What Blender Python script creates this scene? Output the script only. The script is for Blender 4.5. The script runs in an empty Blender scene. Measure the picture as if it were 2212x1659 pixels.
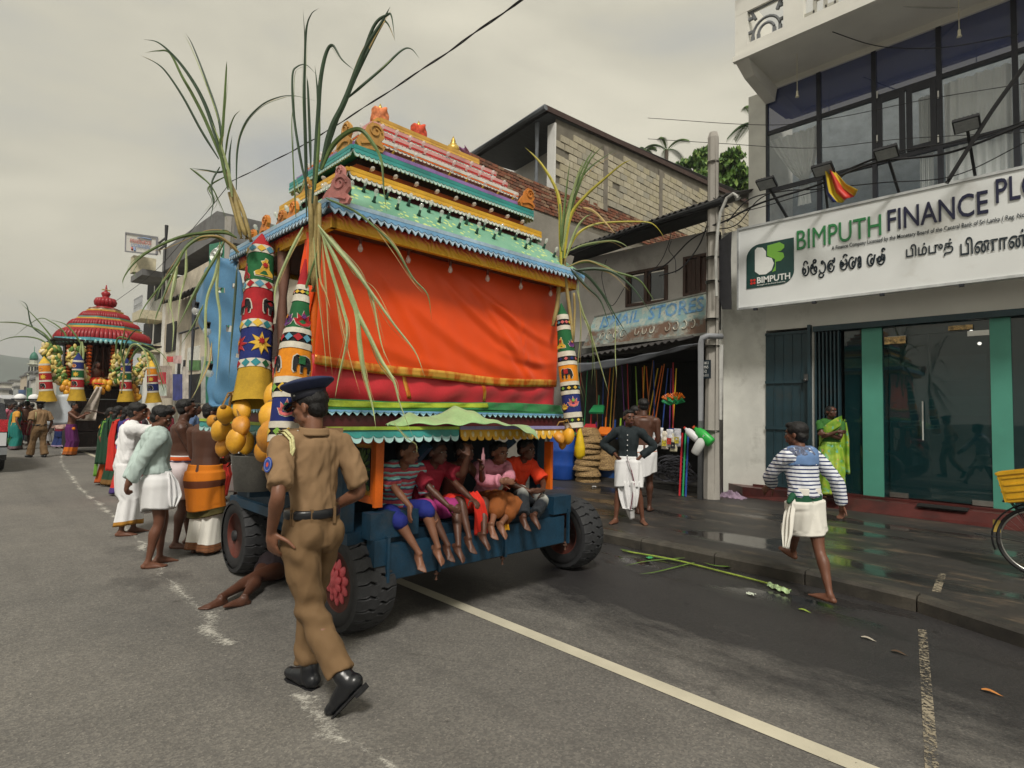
import bpy,bmesh,math,random
import numpy as np
from mathutils import Vector,Matrix
R_=math.radians
SC=bpy.context.scene
COL=SC.collection
RND=random.Random(7)
F_,CX_,CY_,CH_=1240.0,1106.0,829.5,1.6
def _basis():
 y,p,r=R_(44.2),R_(2.9),R_(1.15)
 f0=Vector((-math.cos(y),math.sin(y),0));r0=Vector((math.sin(y),math.cos(y),0));u0=Vector((0,0,1))
 f=f0*math.cos(p)+u0*math.sin(p);u=u0*math.cos(p)-f0*math.sin(p)
 return f,r0*math.cos(r)+u*math.sin(r),u*math.cos(r)-r0*math.sin(r)
CF,CR,CU=_basis()
CO=Vector((0,0,CH_))
cam_d=bpy.data.cameras.new('camera');cam=bpy.data.objects.new('camera',cam_d);COL.objects.link(cam)
cam_d.sensor_width=36;cam_d.lens=F_/2212*36;cam_d.clip_start=0.05;cam_d.clip_end=3000
cam.matrix_world=Matrix(((CR.x,CU.x,-CF.x,0),(CR.y,CU.y,-CF.y,0),(CR.z,CU.z,-CF.z,CH_),(0,0,0,1)))
SC.camera=cam
def ray(x,y):return CF+CR*((x-CX_)/F_)-CU*((y-CY_)/F_)
def at(x,y,axis,val):
 """the point of the plane axis=val that the survey sees in direction x, y"""
 d=ray(x,y);i='xyz'.index(axis);return CO+d*((val-CO[i])/d[i])
world=bpy.data.worlds.new('World');SC.world=world;world.use_nodes=True
nt=world.node_tree;nt.nodes.clear()
def wn(t,**k):
 n=nt.nodes.new(t)
 for a,b in k.items():setattr(n,a,b)
 return n
SUN_EL,SUN_AZ=50.0,-42.0
sky=wn('ShaderNodeTexSky',sky_type='NISHITA',sun_disc=False,sun_elevation=R_(SUN_EL),sun_rotation=R_(90-SUN_AZ),air_density=1.5,dust_density=6.0)
skym=wn('ShaderNodeMixRGB',blend_type='MULTIPLY');skym.inputs[0].default_value=1;skym.inputs[2].default_value=(0.075,0.075,0.075,1)
tc=wn('ShaderNodeTexCoord');mp=wn('ShaderNodeMapping');mp.inputs['Scale'].default_value=(1.1,1.1,3.4);mp.inputs['Location'].default_value=(3.1,1.7,.4)
nz=wn('ShaderNodeTexNoise');nz.inputs['Scale'].default_value=1.25;nz.inputs['Detail'].default_value=7;nz.inputs['Roughness'].default_value=.52;nz.inputs['Distortion'].default_value=.35
cr=wn('ShaderNodeValToRGB')
cr.color_ramp.elements[0].position=.34;cr.color_ramp.elements[0].color=(.38,.385,.37,1)
cr.color_ramp.elements[1].position=.64;cr.color_ramp.elements[1].color=(.64,.60,.48,1)
e=cr.color_ramp.elements.new(.5);e.color=(.52,.49,.395,1)
mx=wn('ShaderNodeMixRGB');mx.inputs[0].default_value=.93
bg=wn('ShaderNodeBackground');bg.inputs['Strength'].default_value=.62
out=wn('ShaderNodeOutputWorld')
L=nt.links.new
L(tc.outputs['Generated'],mp.inputs[0]);L(mp.outputs[0],nz.inputs['Vector']);L(nz.outputs['Fac'],cr.inputs[0])
L(sky.outputs[0],skym.inputs[1]);L(skym.outputs[0],mx.inputs[1]);L(cr.outputs[0],mx.inputs[2]);L(mx.outputs[0],bg.inputs[0]);L(bg.outputs[0],out.inputs[0])
sd=bpy.data.lights.new('sun','SUN');sun=bpy.data.objects.new('sun',sd);COL.objects.link(sun)
sd.energy=1.5;sd.angle=R_(11);sd.color=(1,.95,.86)
sv=Vector((math.cos(R_(SUN_EL))*math.cos(R_(SUN_AZ)),math.cos(R_(SUN_EL))*math.sin(R_(SUN_AZ)),math.sin(R_(SUN_EL))))
sun.rotation_euler=sv.to_track_quat('Z','Y').to_euler()
SC.view_settings.view_transform='Standard';SC.view_settings.look='None';SC.view_settings.gamma=1;SC.view_settings.exposure=1.0
SC.view_settings.use_curve_mapping=False
MATS={}
def srgb(r,g,b):
 f=lambda c:(c/255/12.92) if c/255<=.04045 else ((c/255+.055)/1.055)**2.4
 return (f(r),f(g),f(b))
def newmat(name):
 m=bpy.data.materials.new(name);m.use_nodes=True
 t=m.node_tree;b=t.nodes['Principled BSDF']
 return m,t,b
def nd(t,typ,ins=None,**k):
 n=t.nodes.new(typ)
 for a,b in k.items():setattr(n,a,b)
 for a,b in (ins or {}).items():
  if isinstance(b,bpy.types.NodeSocket):t.links.new(b,n.inputs[a])
  else:n.inputs[a].default_value=b
 return n
def ramp(t,fac,stops,interp='LINEAR'):
 r=t.nodes.new('ShaderNodeValToRGB');r.color_ramp.interpolation=interp
 el=r.color_ramp.elements
 while len(el)<len(stops):el.new(.5)
 for e_,(p,c) in zip(el,sorted(stops,key=lambda s:s[0])):
  e_.position=p;e_.color=(*c,1) if len(c)==3 else c
 t.links.new(fac,r.inputs[0]);return r.outputs[0]
def mixc(t,fac,a,b,mode='MIX'):
 n=t.nodes.new('ShaderNodeMixRGB');n.blend_type=mode
 for i,v in ((0,fac),(1,a),(2,b)):
  if isinstance(v,bpy.types.NodeSocket):t.links.new(v,n.inputs[i])
  else:n.inputs[i].default_value=v if i==0 else (*v[:3],1)
 return n.outputs[0]
def bump(t,b,h,strength=.3,dist=.01):
 n=nd(t,'ShaderNodeBump',{'Strength':strength,'Distance':dist,'Height':h});t.links.new(n.outputs[0],b.inputs['Normal'])
def noise(t,vec,scale,detail=4,rough=.55,dist=0):
 return nd(t,'ShaderNodeTexNoise',{'Vector':vec,'Scale':scale,'Detail':detail,'Roughness':rough,'Distortion':dist}).outputs['Fac']
def M(name,rgb,rough=.7,var=.18,scale=6,bmp=.15,metal=0,spec=.4,dirt=0,dirtc=(.05,.045,.04),fine=60,stretch=(1,1,1),sheen=0,coat=0,sss=0):
 """general painted / cloth / skin surface: two scales of tone noise, optional grime, fine relief"""
 if name in MATS:return MATS[name]
 m,t,b=newmat(name)
 co=nd(t,'ShaderNodeTexCoord').outputs['Object']
 if stretch!=(1,1,1):co=nd(t,'ShaderNodeMapping',{'Vector':co,'Scale':stretch}).outputs[0]
 n1=noise(t,co,scale,5)
 lo=tuple(c*(1-var*1.2) for c in rgb);hi=tuple(min(1,c*(1+var*1.0)) for c in rgb)
 c=ramp(t,n1,[(.28,lo),(.72,hi)])
 n2=noise(t,co,fine,3)
 c=mixc(t,.35*var,c,ramp(t,n2,[(.35,(0,0,0)),(.65,(1,1,1))]),'OVERLAY')
 if dirt:
  n3=noise(t,co,scale*.45,8,.68)
  c=mixc(t,ramp(t,n3,[(.62-.28*dirt,(0,0,0)),(.80-.12*dirt,(1,1,1))]),c,dirtc)
 t.links.new(c,b.inputs['Base Color'])
 b.inputs['Roughness'].default_value=rough;b.inputs['Metallic'].default_value=metal
 b.inputs['Specular IOR Level'].default_value=spec
 if sheen:b.inputs['Sheen Weight'].default_value=sheen
 if coat:b.inputs['Coat Weight'].default_value=coat
 if bmp:bump(t,b,n2,bmp,.004)
 MATS[name]=m;return m
def glass(name,tint=(.6,.7,.75),rough=.02,alpha=.35,ior=1.5):
 if name in MATS:return MATS[name]
 m,t,b=newmat(name)
 b.inputs['Base Color'].default_value=(*tint,1);b.inputs['Roughness'].default_value=rough
 b.inputs['Alpha'].default_value=alpha;b.inputs['Specular IOR Level'].default_value=.9;b.inputs['IOR'].default_value=ior
 MATS[name]=m;return m
PM={}
def tagit(o,label=None,cat=None,group=None,kind=None):
 if label:o['label']=label
 if cat:o['category']=cat
 if group:o['group']=group
 if kind:o['kind']=kind
 return o
def empty(name,loc=(0,0,0),rz=0,label=None,cat=None,group=None,parent=None,kind=None):
 o=bpy.data.objects.new(name,None);COL.objects.link(o)
 o.location=loc;o.rotation_euler=(0,0,rz);o.empty_display_size=.1
 m=Matrix.Translation(loc)@Matrix.Rotation(rz,4,'Z')
 if parent:o.parent=parent;m=PM[parent]@m
 PM[o]=m
 return tagit(o,label,cat,group,kind)
def frame(d,up=Vector((0,0,1))):
 d=Vector(d).normalized()
 if abs(d.dot(up))>.97:up=Vector((0,1,0))
 x=d.cross(up).normalized();return x,x.cross(d).normalized(),d
class MB:
 def __init__(s):s.v=[];s.f=[];s.m=[];s.mi=0
 def add(s,v,f,mi=None):
  o=len(s.v);s.v+=[tuple(p) for p in v];s.f+=[tuple(i+o for i in q) for q in f];s.m+=[s.mi if mi is None else mi]*len(f);return s
 def box(s,c,d,M_=None,mi=None):
  x,y,z=(k/2 for k in d);P=[Vector(((i&1)*2-1,(i>>1&1)*2-1,(i>>2&1)*2-1)) for i in range(8)]
  P=[Vector((p.x*x,p.y*y,p.z*z)) for p in P]
  if M_ is not None:P=[M_@p for p in P]
  c=Vector(c);return s.add([p+c for p in P],[(0,2,3,1),(4,5,7,6),(0,1,5,4),(2,6,7,3),(0,4,6,2),(1,3,7,5)],mi)
 def span(s,a,b,mi=None):
  a=Vector(a);b=Vector(b);return s.box((a+b)/2,tuple(abs(k) for k in (b-a)),mi=mi)
 def bar(s,a,b,w,h=None,up=Vector((0,0,1)),mi=None):
  a=Vector(a);b=Vector(b);x,y,z=frame(b-a,up);h=w if h is None else h
  m=Matrix((x,y,z)).transposed();return s.box((a+b)/2,(w,h,(b-a).length),m,mi)
 def tube(s,pts,r,n=8,cap=True,mi=None,closed=False,sq=1.0,up=Vector((0,0,1))):
  pts=[Vector(p) for p in pts];k=len(pts);r=[r]*k if not hasattr(r,'__len__') else list(r)
  V=[];px=None
  for i,p in enumerate(pts):
   d=(pts[(i+1)%k]-pts[i-1]) if closed else (pts[min(i+1,k-1)]-pts[max(i-1,0)])
   if d.length<1e-9:d=Vector((0,0,1))
   x,y,z=frame(d,up)
   if px is not None:
    x2=px-z*px.dot(z)
    if x2.length>1e-5:x=x2.normalized();y=z.cross(x)
   px=x
   V+=[p+x*(math.cos(2*math.pi*j/n)*r[i])+y*(math.sin(2*math.pi*j/n)*r[i]*sq) for j in range(n)]
  Fc=[(i*n+j,i*n+(j+1)%n,(i+1)*n+(j+1)%n,(i+1)*n+j) for i in range(k-1) for j in range(n)]
  if closed:Fc+=[((k-1)*n+j,(k-1)*n+(j+1)%n,(j+1)%n,j) for j in range(n)]
  elif cap:Fc+=[tuple(range(n-1,-1,-1)),tuple((k-1)*n+j for j in range(n))]
  return s.add(V,Fc,mi)
 def caps(s,a,b,ra,rb,n=12,mi=None,sq=1.0,up=Vector((0,0,1))):
  """tapered capsule"""
  a=Vector(a);b=Vector(b);d=(b-a);d=d.normalized() if d.length>1e-6 else Vector((0,0,1));P=[];Q=[]
  for t_ in (90,60,30):P.append(a-d*ra*math.sin(R_(t_)));Q.append(max(ra*math.cos(R_(t_)),ra*.02))
  P+=[a,b];Q+=[ra,rb]
  for t_ in (30,60,90):P.append(b+d*rb*math.sin(R_(t_)));Q.append(max(rb*math.cos(R_(t_)),rb*.02))
  return s.tube(P,Q,n,True,mi,sq=sq,up=up)
 def cyl(s,a,b,r,n=12,r2=None,mi=None):return s.tube([a,b],[r,r if r2 is None else r2],n,mi=mi)
 def ell(s,c,r,M_=None,nu=16,nv=10,mi=None):
  c=Vector(c);r=r if hasattr(r,'__len__') else (r,r,r);V=[Vector((0,0,r[2]))]
  for i in range(1,nv):
   t_=math.pi*i/nv
   V+=[Vector((r[0]*math.sin(t_)*math.cos(2*math.pi*j/nu),r[1]*math.sin(t_)*math.sin(2*math.pi*j/nu),r[2]*math.cos(t_))) for j in range(nu)]
  V.append(Vector((0,0,-r[2])))
  if M_ is not None:V=[M_@p for p in V]
  Fc=[(0,1+j,1+(j+1)%nu) for j in range(nu)]
  for i in range(nv-2):Fc+=[(1+i*nu+j,1+(i+1)*nu+j,1+(i+1)*nu+(j+1)%nu,1+i*nu+(j+1)%nu) for j in range(nu)]
  e_=len(V)-1;Fc+=[(e_,1+(nv-2)*nu+(j+1)%nu,1+(nv-2)*nu+j) for j in range(nu)]
  return s.add([p+c for p in V],Fc,mi)
 def lathe(s,prof,c=(0,0,0),n=20,M_=None,mi=None,sx=1,sy=1,cap=True):
  c=Vector(c);V=[]
  for (r,z) in prof:
   for j in range(n):
    p=Vector((r*sx*math.cos(2*math.pi*j/n),r*sy*math.sin(2*math.pi*j/n),z))
    V.append((M_@p if M_ is not None else p)+c)
  k=len(prof);Fc=[(i*n+j,i*n+(j+1)%n,(i+1)*n+(j+1)%n,(i+1)*n+j) for i in range(k-1) for j in range(n)]
  if cap:Fc+=[tuple(range(n-1,-1,-1)),tuple((k-1)*n+j for j in range(n))]
  return s.add(V,Fc,mi)
 def prism(s,poly,M_,depth,mi=None):
  """2D polygon (x,y) extruded along +z by depth, then placed with M_"""
  n=len(poly);V=[M_@Vector((p[0],p[1],0)) for p in poly]+[M_@Vector((p[0],p[1],depth)) for p in poly]
  return s.add(V,[tuple(range(n-1,-1,-1)),tuple(range(n,2*n))]+[(i,(i+1)%n,n+(i+1)%n,n+i) for i in range(n)],mi)
 def sheet(s,fn,nu,nv,th=0,mi=None):
  """fn(u,v)->point; optional thickness along the local normal"""
  V=[Vector(fn(i/nu,j/nv)) for i in range(nu+1) for j in range(nv+1)]
  w=nv+1;Fc=[(i*w+j,(i+1)*w+j,(i+1)*w+j+1,i*w+j+1) for i in range(nu) for j in range(nv)]
  if th:
   N=[Vector((0,0,0)) for _ in V]
   for q in Fc:
    n_=(V[q[1]]-V[q[0]]).cross(V[q[3]]-V[q[0]])
    for i in q:N[i]+=n_
   V2=[p-(n_.normalized() if n_.length>0 else n_)*th for p,n_ in zip(V,N)];o=len(V)
   Fc2=[tuple(i+o for i in reversed(q)) for q in Fc]
   rim=[i*w for i in range(nu)]+[nu*w+j for j in range(nv)]+[i*w+nv for i in range(nu,0,-1)]+[j for j in range(nv,0,-1)]
   Fc3=[(rim[(i+1)%len(rim)],rim[i],rim[i]+o,rim[(i+1)%len(rim)]+o) for i in range(len(rim))]
   return s.add(V+V2,Fc+Fc2+Fc3,mi)
  return s.add(V,Fc,mi)
 def ribbon(s,pts,w,up=Vector((0,0,1)),fold=.35,mi=None,side=None):
  """a leaf blade: folded double strip tapering to a tip; w = width list or max width"""
  pts=[Vector(p) for p in pts];k=len(pts);V=[]
  for i,p in enumerate(pts):
   t_=i/(k-1);d=pts[min(i+1,k-1)]-pts[max(i-1,0)]
   x,y,z=frame(d,up if side is None else side)
   ww=(w if not hasattr(w,'__len__') else w[i]);ww=ww*min(1,.45+t_*4)*max(.04,(1-t_**2.2)) if not hasattr(w,'__len__') else ww
   V+=[p-x*ww/2+y*ww*fold*.5,p,p+x*ww/2+y*ww*fold*.5]
  Fc=[]
  for i in range(k-1):
   a=i*3;Fc+=[(a,a+1,a+4,a+3),(a+1,a+2,a+5,a+4)]
  return s.add(V,Fc,mi)
 def obj(s,name,mats,parent=None,smooth=False,world=True,label=None,cat=None,group=None,kind=None,link=True):
  if not s.v:return None
  me=bpy.data.meshes.new(name);v=s.v
  if parent is not None and world:
   inv=PM[parent].inverted();v=[tuple(inv@Vector(p)) for p in v]
  loc=None
  if parent is None:
   a=np.array(v);loc=Vector(((a[:,0].min()+a[:,0].max())/2,(a[:,1].min()+a[:,1].max())/2,a[:,2].min()));v=(a-np.array(loc)).tolist()
  me.from_pydata(v,[],s.f)
  mats=mats if isinstance(mats,(list,tuple)) else [mats]
  for m_ in mats:me.materials.append(m_)
  if len(mats)>1:me.polygons.foreach_set('material_index',[min(i,len(mats)-1) for i in s.m])
  if smooth:me.polygons.foreach_set('use_smooth',[True]*len(me.polygons))
  me.update()
  o=bpy.data.objects.new(name,me)
  if parent is not None:o.parent=parent;PM[o]=PM[parent].copy()
  else:o.location=loc;PM[o]=Matrix.Translation(loc)
  if link:COL.objects.link(o)
  return tagit(o,label,cat,group,kind)
def inst(src,parent,loc=(0,0,0),rot=None,scale=None,name=None):
 """another object sharing src's mesh"""
 o=src.copy();o.parent=parent;o.location=loc
 if rot is not None:o.rotation_euler=rot
 if scale is not None:o.scale=scale if hasattr(scale,'__len__') else (scale,)*3
 for k_ in ('label','category','group'):
  if k_ in o:del o[k_]
 COL.objects.link(o);return o
def copy_tree(o,parent=None):
 c=o.copy();COL.objects.link(c);c.parent=parent
 for ch in [k for k in KIDS.get(o,o.children)]:copy_tree(ch,c)
 return c
KIDS={}
def remesh(mb,vox,it=4,fac=.5,dec=None):
 """union of all shells of mb as one smooth skin -> MB"""
 me=bpy.data.meshes.new('tmp');me.from_pydata(mb.v,[],mb.f);me.update()
 o=bpy.data.objects.new('tmp',me);COL.objects.link(o)
 m=o.modifiers.new('r','REMESH');m.mode='VOXEL';m.voxel_size=vox;m.adaptivity=0
 m=o.modifiers.new('s','SMOOTH');m.factor=fac;m.iterations=it
 if dec:m=o.modifiers.new('d','DECIMATE');m.ratio=dec
 dg=bpy.context.evaluated_depsgraph_get();e_=o.evaluated_get(dg);me2=e_.to_mesh()
 n=len(me2.vertices);co=np.empty(n*3,'f');me2.vertices.foreach_get('co',co);co=co.reshape(-1,3)
 fs=[tuple(p.vertices) for p in me2.polygons]
 e_.to_mesh_clear();bpy.data.objects.remove(o);bpy.data.meshes.remove(me)
 r=MB();r.v=co.tolist();r.f=fs;r.m=[0]*len(fs);return r
def vnormals(mb):
 v=np.array(mb.v);n=np.zeros_like(v)
 q=np.array([f if len(f)==4 else (f[0],f[1],f[2],f[2]) for f in mb.f if len(f) in (3,4)])
 fn=np.cross(v[q[:,2]]-v[q[:,0]],v[q[:,3]]-v[q[:,1]]);tri=q[:,2]==q[:,3]
 fn[tri]=np.cross(v[q[tri,1]]-v[q[tri,0]],v[q[tri,2]]-v[q[tri,0]])
 for k in range(4):np.add.at(n,q[:,k],fn)
 return n/np.maximum(np.linalg.norm(n,axis=1,keepdims=True),1e-9)
def wob(p,s,seed=0):
 """cheap smooth 3D noise in about -1..1, vectorised"""
 r=np.random.RandomState(seed);a=np.zeros(len(p))
 for k in range(5):
  d=r.normal(size=3);d/=np.linalg.norm(d);f=s*(1+.55*k);ph=r.uniform(0,6.28)
  d2=r.normal(size=3)
  a+=np.sin(p@d*f+ph+1.3*np.sin(p@d2*f*.6+ph*2))/(1+.5*k)
 return a/2.6
# ================================================================ ground materials
def asphalt():
 m,t,b=newmat('asphalt')
 co=nd(t,'ShaderNodeTexCoord').outputs['Object']
 sx=nd(t,'ShaderNodeSeparateXYZ',{0:co})
 X,Y=sx.outputs[0],sx.outputs[1]
 big=noise(t,co,.55,6,.6);med=noise(t,co,3.2,6,.65);fin=noise(t,co,95,2,.6)
 c=ramp(t,big,[(.3,(.118,.113,.106)),(.7,(.168,.158,.142))])
 c=mixc(t,.5,c,ramp(t,med,[(.3,(.40,.40,.40)),(.7,(.60,.60,.60))]),'OVERLAY')
 vo=nd(t,'ShaderNodeTexVoronoi',{'Vector':co,'Scale':88});
 ag=ramp(t,vo.outputs['Color'],[(.22,(.36,.36,.37)),(.55,(.5,.5,.5)),(.9,(.72,.71,.69))])
 c=mixc(t,.75,c,ag,'OVERLAY')
 spk=ramp(t,noise(t,co,42,3,.7),[(.62,(0,0,0)),(.70,(1,1,1))]);c=mixc(t,spk,c,(.30,.28,.25))
 drk=ramp(t,noise(t,co,9,5,.7),[(.64,(0,0,0)),(.72,(.7,.7,.7))]);c=mixc(t,drk,c,(.04,.038,.036))
 wv=nd(t,'ShaderNodeVectorMath',{0:co,1:nd(t,'ShaderNodeVectorMath',{0:nd(t,'ShaderNodeTexNoise',{'Vector':co,'Scale':2.5,'Detail':5}).outputs['Color'],'Scale':.5},operation='SCALE').outputs[0]},operation='ADD').outputs[0]
 ck=nd(t,'ShaderNodeTexVoronoi',{'Vector':wv,'Scale':.62},feature='DISTANCE_TO_EDGE').outputs['Distance']
 cm=nd(t,'ShaderNodeMath',{0:ramp(t,ck,[(.004,(1,1,1)),(.012,(0,0,0))]),1:ramp(t,noise(t,co,.8,3),[(.58,(0,0,0)),(.66,(.35,.35,.35))])},operation='MULTIPLY').outputs[0]
 c=mixc(t,cm,c,(.045,.042,.04))
 pt=nd(t,'ShaderNodeTexVoronoi',{'Vector':co,'Scale':1.7});dr_=nd(t,'ShaderNodeMath',{0:pt.outputs['Distance'],1:nd(t,'ShaderNodeMath',{0:med,1:.10},operation='MULTIPLY').outputs[0]},operation='ADD').outputs[0]
 c=mixc(t,ramp(t,dr_,[(.075,(.75,.75,.75)),(.10,(0,0,0))]),c,(.055,.05,.047))
 tr_=noise(t,nd(t,'ShaderNodeMapping',{'Vector':co,'Scale':(.05,1.3,1)}).outputs[0],1.6,4,.6)
 c=mixc(t,ramp(t,tr_,[(.50,(0,0,0)),(.70,(.38,.38,.38))]),c,(.07,.066,.062))
 st=nd(t,'ShaderNodeMapping',{'Vector':co,'Scale':(.7,1.7,1)}).outputs[0]
 e1=noise(t,st,1.6,9,.72)
 yy=nd(t,'ShaderNodeMath',{0:Y,1:nd(t,'ShaderNodeMath',{0:e1,1:2.6},operation='MULTIPLY').outputs[0]},operation='ADD').outputs[0]
 wet=nd(t,'ShaderNodeMapRange',{'Value':yy,'From Min':4.45,'From Max':5.45}).outputs[0]
 def spot(cx,cy,r):
  d=nd(t,'ShaderNodeVectorMath',{0:co,1:(cx,cy,0)},operation='DISTANCE').outputs['Value']
  d=nd(t,'ShaderNodeMath',{0:d,1:nd(t,'ShaderNodeMath',{0:med,1:1.5},operation='MULTIPLY').outputs[0]},operation='ADD').outputs[0]
  return nd(t,'ShaderNodeMapRange',{'Value':d,'From Min':r+.75,'From Max':r+.25}).outputs[0]
 for s_ in ((-7.3,1.75,.55),(-6.2,1.35,.45),(-4.9,3.2,1.3)):  # round darker, smoother patches: two left of the chariot, one centred beneath it
  wet=nd(t,'ShaderNodeMath',{0:wet,1:nd(t,'ShaderNodeMath',{0:spot(*s_),1:.7},operation='MULTIPLY').outputs[0]},operation='MAXIMUM').outputs[0]
 c=mixc(t,wet,c,mixc(t,1,c,(.20,.20,.225),'MULTIPLY'))
 t.links.new(c,b.inputs['Base Color'])
 pud=ramp(t,noise(t,st,1.1,4,.5),[(.50,(0,0,0)),(.56,(1,1,1))])
 near=nd(t,'ShaderNodeMapRange',{'Value':Y,'From Min':5.0,'From Max':5.45}).outputs[0]
 pw=nd(t,'ShaderNodeMath',{0:pud,1:near},operation='MULTIPLY').outputs[0]
 ro=nd(t,'ShaderNodeMapRange',{'Value':wet,'To Min':.82,'To Max':.50}).outputs[0]
 ro=nd(t,'ShaderNodeMapRange',{'Value':pw,'To Min':ro,'To Max':.04}).outputs[0]
 t.links.new(ro,b.inputs['Roughness'])
 bs=nd(t,'ShaderNodeMapRange',{'Value':pw,'To Min':.55,'To Max':.02}).outputs[0]
 h=mixc(t,.5,vo.outputs['Distance'],fin)
 n=nd(t,'ShaderNodeBump',{'Strength':bs,'Distance':.006,'Height':h});t.links.new(n.outputs[0],b.inputs['Normal'])
 return m
def pavement_mat():
 m,t,b=newmat('wet_pavement')
 co=nd(t,'ShaderNodeTexCoord').outputs['Object']
 st=nd(t,'ShaderNodeMapping',{'Vector':co,'Scale':(.55,1.5,1)}).outputs[0]
 n1=noise(t,st,1.2,8,.68);n2=noise(t,co,24,5,.6);n3=noise(t,st,2.6,9,.75)
 c=ramp(t,n1,[(.3,(.020,.019,.019)),(.6,(.040,.036,.033)),(.78,(.075,.062,.050))])
 c=mixc(t,ramp(t,n3,[(.54,(0,0,0)),(.64,(1,1,1))]),c,(.105,.080,.058))
 c=mixc(t,.4,c,ramp(t,n2,[(.3,(.3,.3,.3)),(.7,(.7,.7,.7))]),'OVERLAY')
 t.links.new(c,b.inputs['Base Color'])
 pud=ramp(t,noise(t,st,.95,4,.45),[(.50,(.50,.50,.50)),(.62,(.09,.09,.09))])
 t.links.new(pud,b.inputs['Roughness'])
 bump(t,b,mixc(t,pud,(.5,.5,.5),n2),.35,.006)
 return m
M_ASPH=asphalt();M_PAVE=pavement_mat()
def paint_mat(name,rgb,worn=.5):
 m,t,b=newmat(name)
 co=nd(t,'ShaderNodeTexCoord').outputs['Object']
 n1=noise(t,co,38,6,.7);n2=noise(t,co,2.2,4,.6)
 c=ramp(t,n2,[(.3,tuple(k*.75 for k in rgb)),(.7,rgb)])
 t.links.new(c,b.inputs['Base Color']);b.inputs['Roughness'].default_value=.75
 f=nd(t,'ShaderNodeMath',{0:n1,1:nd(t,'ShaderNodeMath',{0:n2,1:.35},operation='MULTIPLY').outputs[0]},operation='ADD').outputs[0]
 t.links.new(ramp(t,f,[(worn,(0,0,0)),(worn+.06,(1,1,1))]),b.inputs['Alpha'])
 bump(t,b,n1,.3,.003)
 return m
def struct(mb,name,mat_,**k):
 return mb.obj(name,mat_,kind='structure',**k)
mb=MB();mb.add([(-900,-500,-.03),(400,-500,-.03),(400,900,-.03),(-900,900,-.03)],[(0,1,2,3)])
struct(mb,'ground',M('earth',(.10,.09,.07),.9))
mb=MB()
mb.add([(-420,-14,0),(25,-14,0),(25,5.97,0),(-420,5.97,0)],[(0,1,2,3)])
o=struct(mb,'road',M_ASPH)
o.data.transform(Matrix.Translation(o.location));o.location=(0,0,0)
mb=MB()
ky=lambda x:5.98 if x<-1.6 else 5.98-.42*((x+1.6)/1.2)**1.5 if x<.5 else 4.7
xs=[-160,-60,-20]+[-12+.5*i for i in range(26)]+[2,25]
V=[];
for x in xs:V+=[(x,max(ky(x),4.4)+.16,.12),(x,13.5,.12)]
mb.add(V,[(2*i,2*i+2,2*i+3,2*i+1) for i in range(len(xs)-1)])
o=struct(mb,'pavement',M_PAVE);o.data.transform(Matrix.Translation(o.location));o.location=(0,0,0)
kerb=empty('kerb',(-3,5.98,0),kind='structure')
M_KERB=M('kerb_stone',(.085,.075,.06),.55,.35,3,.5,dirt=.9,dirtc=(.02,.02,.02))
x=-14.0
while x<4:
 L_=.92;y0=max(ky(x),4.4);y1=max(ky(x+L_),4.4);mb=MB();j=RND.uniform(-.006,.006)
 P=[]
 for (yy,zz) in ((0,-.02),(0,.10),(.025,.128),(.165,.128),(.165,-.02)):
  P.append((yy+j,zz+j*.6))
 V=[(x+.006,y0+p[0],p[1]) for p in P]+[(x+L_-.006,y1+p[0],p[1]) for p in P];n=5
 mb.add(V,[tuple(range(n)),tuple(range(2*n-1,n-1,-1))]+[(i,(i+1)%n,n+(i+1)%n,n+i)[::-1] for i in range(n)])
 mb.obj('kerb_stone',M_KERB,kerb);x+=L_
mb=MB();mb.span((-160,5.98,-.02),(-14,6.14,.12));mb.obj('kerb_run',M_KERB,kerb)
PW=paint_mat('road_paint',(.60,.56,.44),.46);PW2=paint_mat('worn_road_paint',(.30,.26,.19),.66)
def line(a,b,w,name,mt):
 a=Vector(a);b=Vector(b);d=(b-a).normalized();s=Vector((-d.y,d.x,0))*w/2;k=max(1,int((b-a).length/.6));mb=MB();V=[]
 for i in range(k+1):
  p=a+(b-a)*i/k;V+=[tuple(p-s)[:2]+(.004,),tuple(p+s)[:2]+(.004,)]
 mb.add(V,[(2*i,2*i+2,2*i+3,2*i+1) for i in range(k)]);return struct(mb,name,mt)
line((3,3.07,0),(-7.0,3.10,0),.115,'road_line',PW)
line((-16,3.2,0),(-24.5,3.27,0),.12,'road_line',PW)
line((-.5,2.9,0),(-1.0,5.42,0),.055,'parking_line',PW2)
line((-1.04,6.2,.0),(-1.12,7.0,.0),.06,'parking_line',PW2).location.z=.124
m,t,b=newmat('chalk_powder');co=nd(t,'ShaderNodeTexCoord');ob=co.outputs['Object']
n1=noise(t,ob,30,8,.8);n2=noise(t,ob,2.3,5,.6)
uvx=nd(t,'ShaderNodeSeparateXYZ',{0:nd(t,'ShaderNodeUVMap').outputs[0]}).outputs[1]
edge=nd(t,'ShaderNodeMath',{0:nd(t,'ShaderNodeMath',{0:nd(t,'ShaderNodeMath',{0:uvx,1:.5},operation='SUBTRACT').outputs[0]},operation='ABSOLUTE').outputs[0],1:-1.15},operation='MULTIPLY').outputs[0]
f=nd(t,'ShaderNodeMath',{0:nd(t,'ShaderNodeMath',{0:n1,1:nd(t,'ShaderNodeMath',{0:n2,1:.8},operation='MULTIPLY').outputs[0]},operation='ADD').outputs[0],1:edge},operation='ADD').outputs[0]
t.links.new(ramp(t,f,[(.80,(0,0,0)),(1.0,(.75,.75,.75))]),b.inputs['Alpha'])
b.inputs['Base Color'].default_value=(.62,.60,.54,1);b.inputs['Roughness'].default_value=.9
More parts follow.
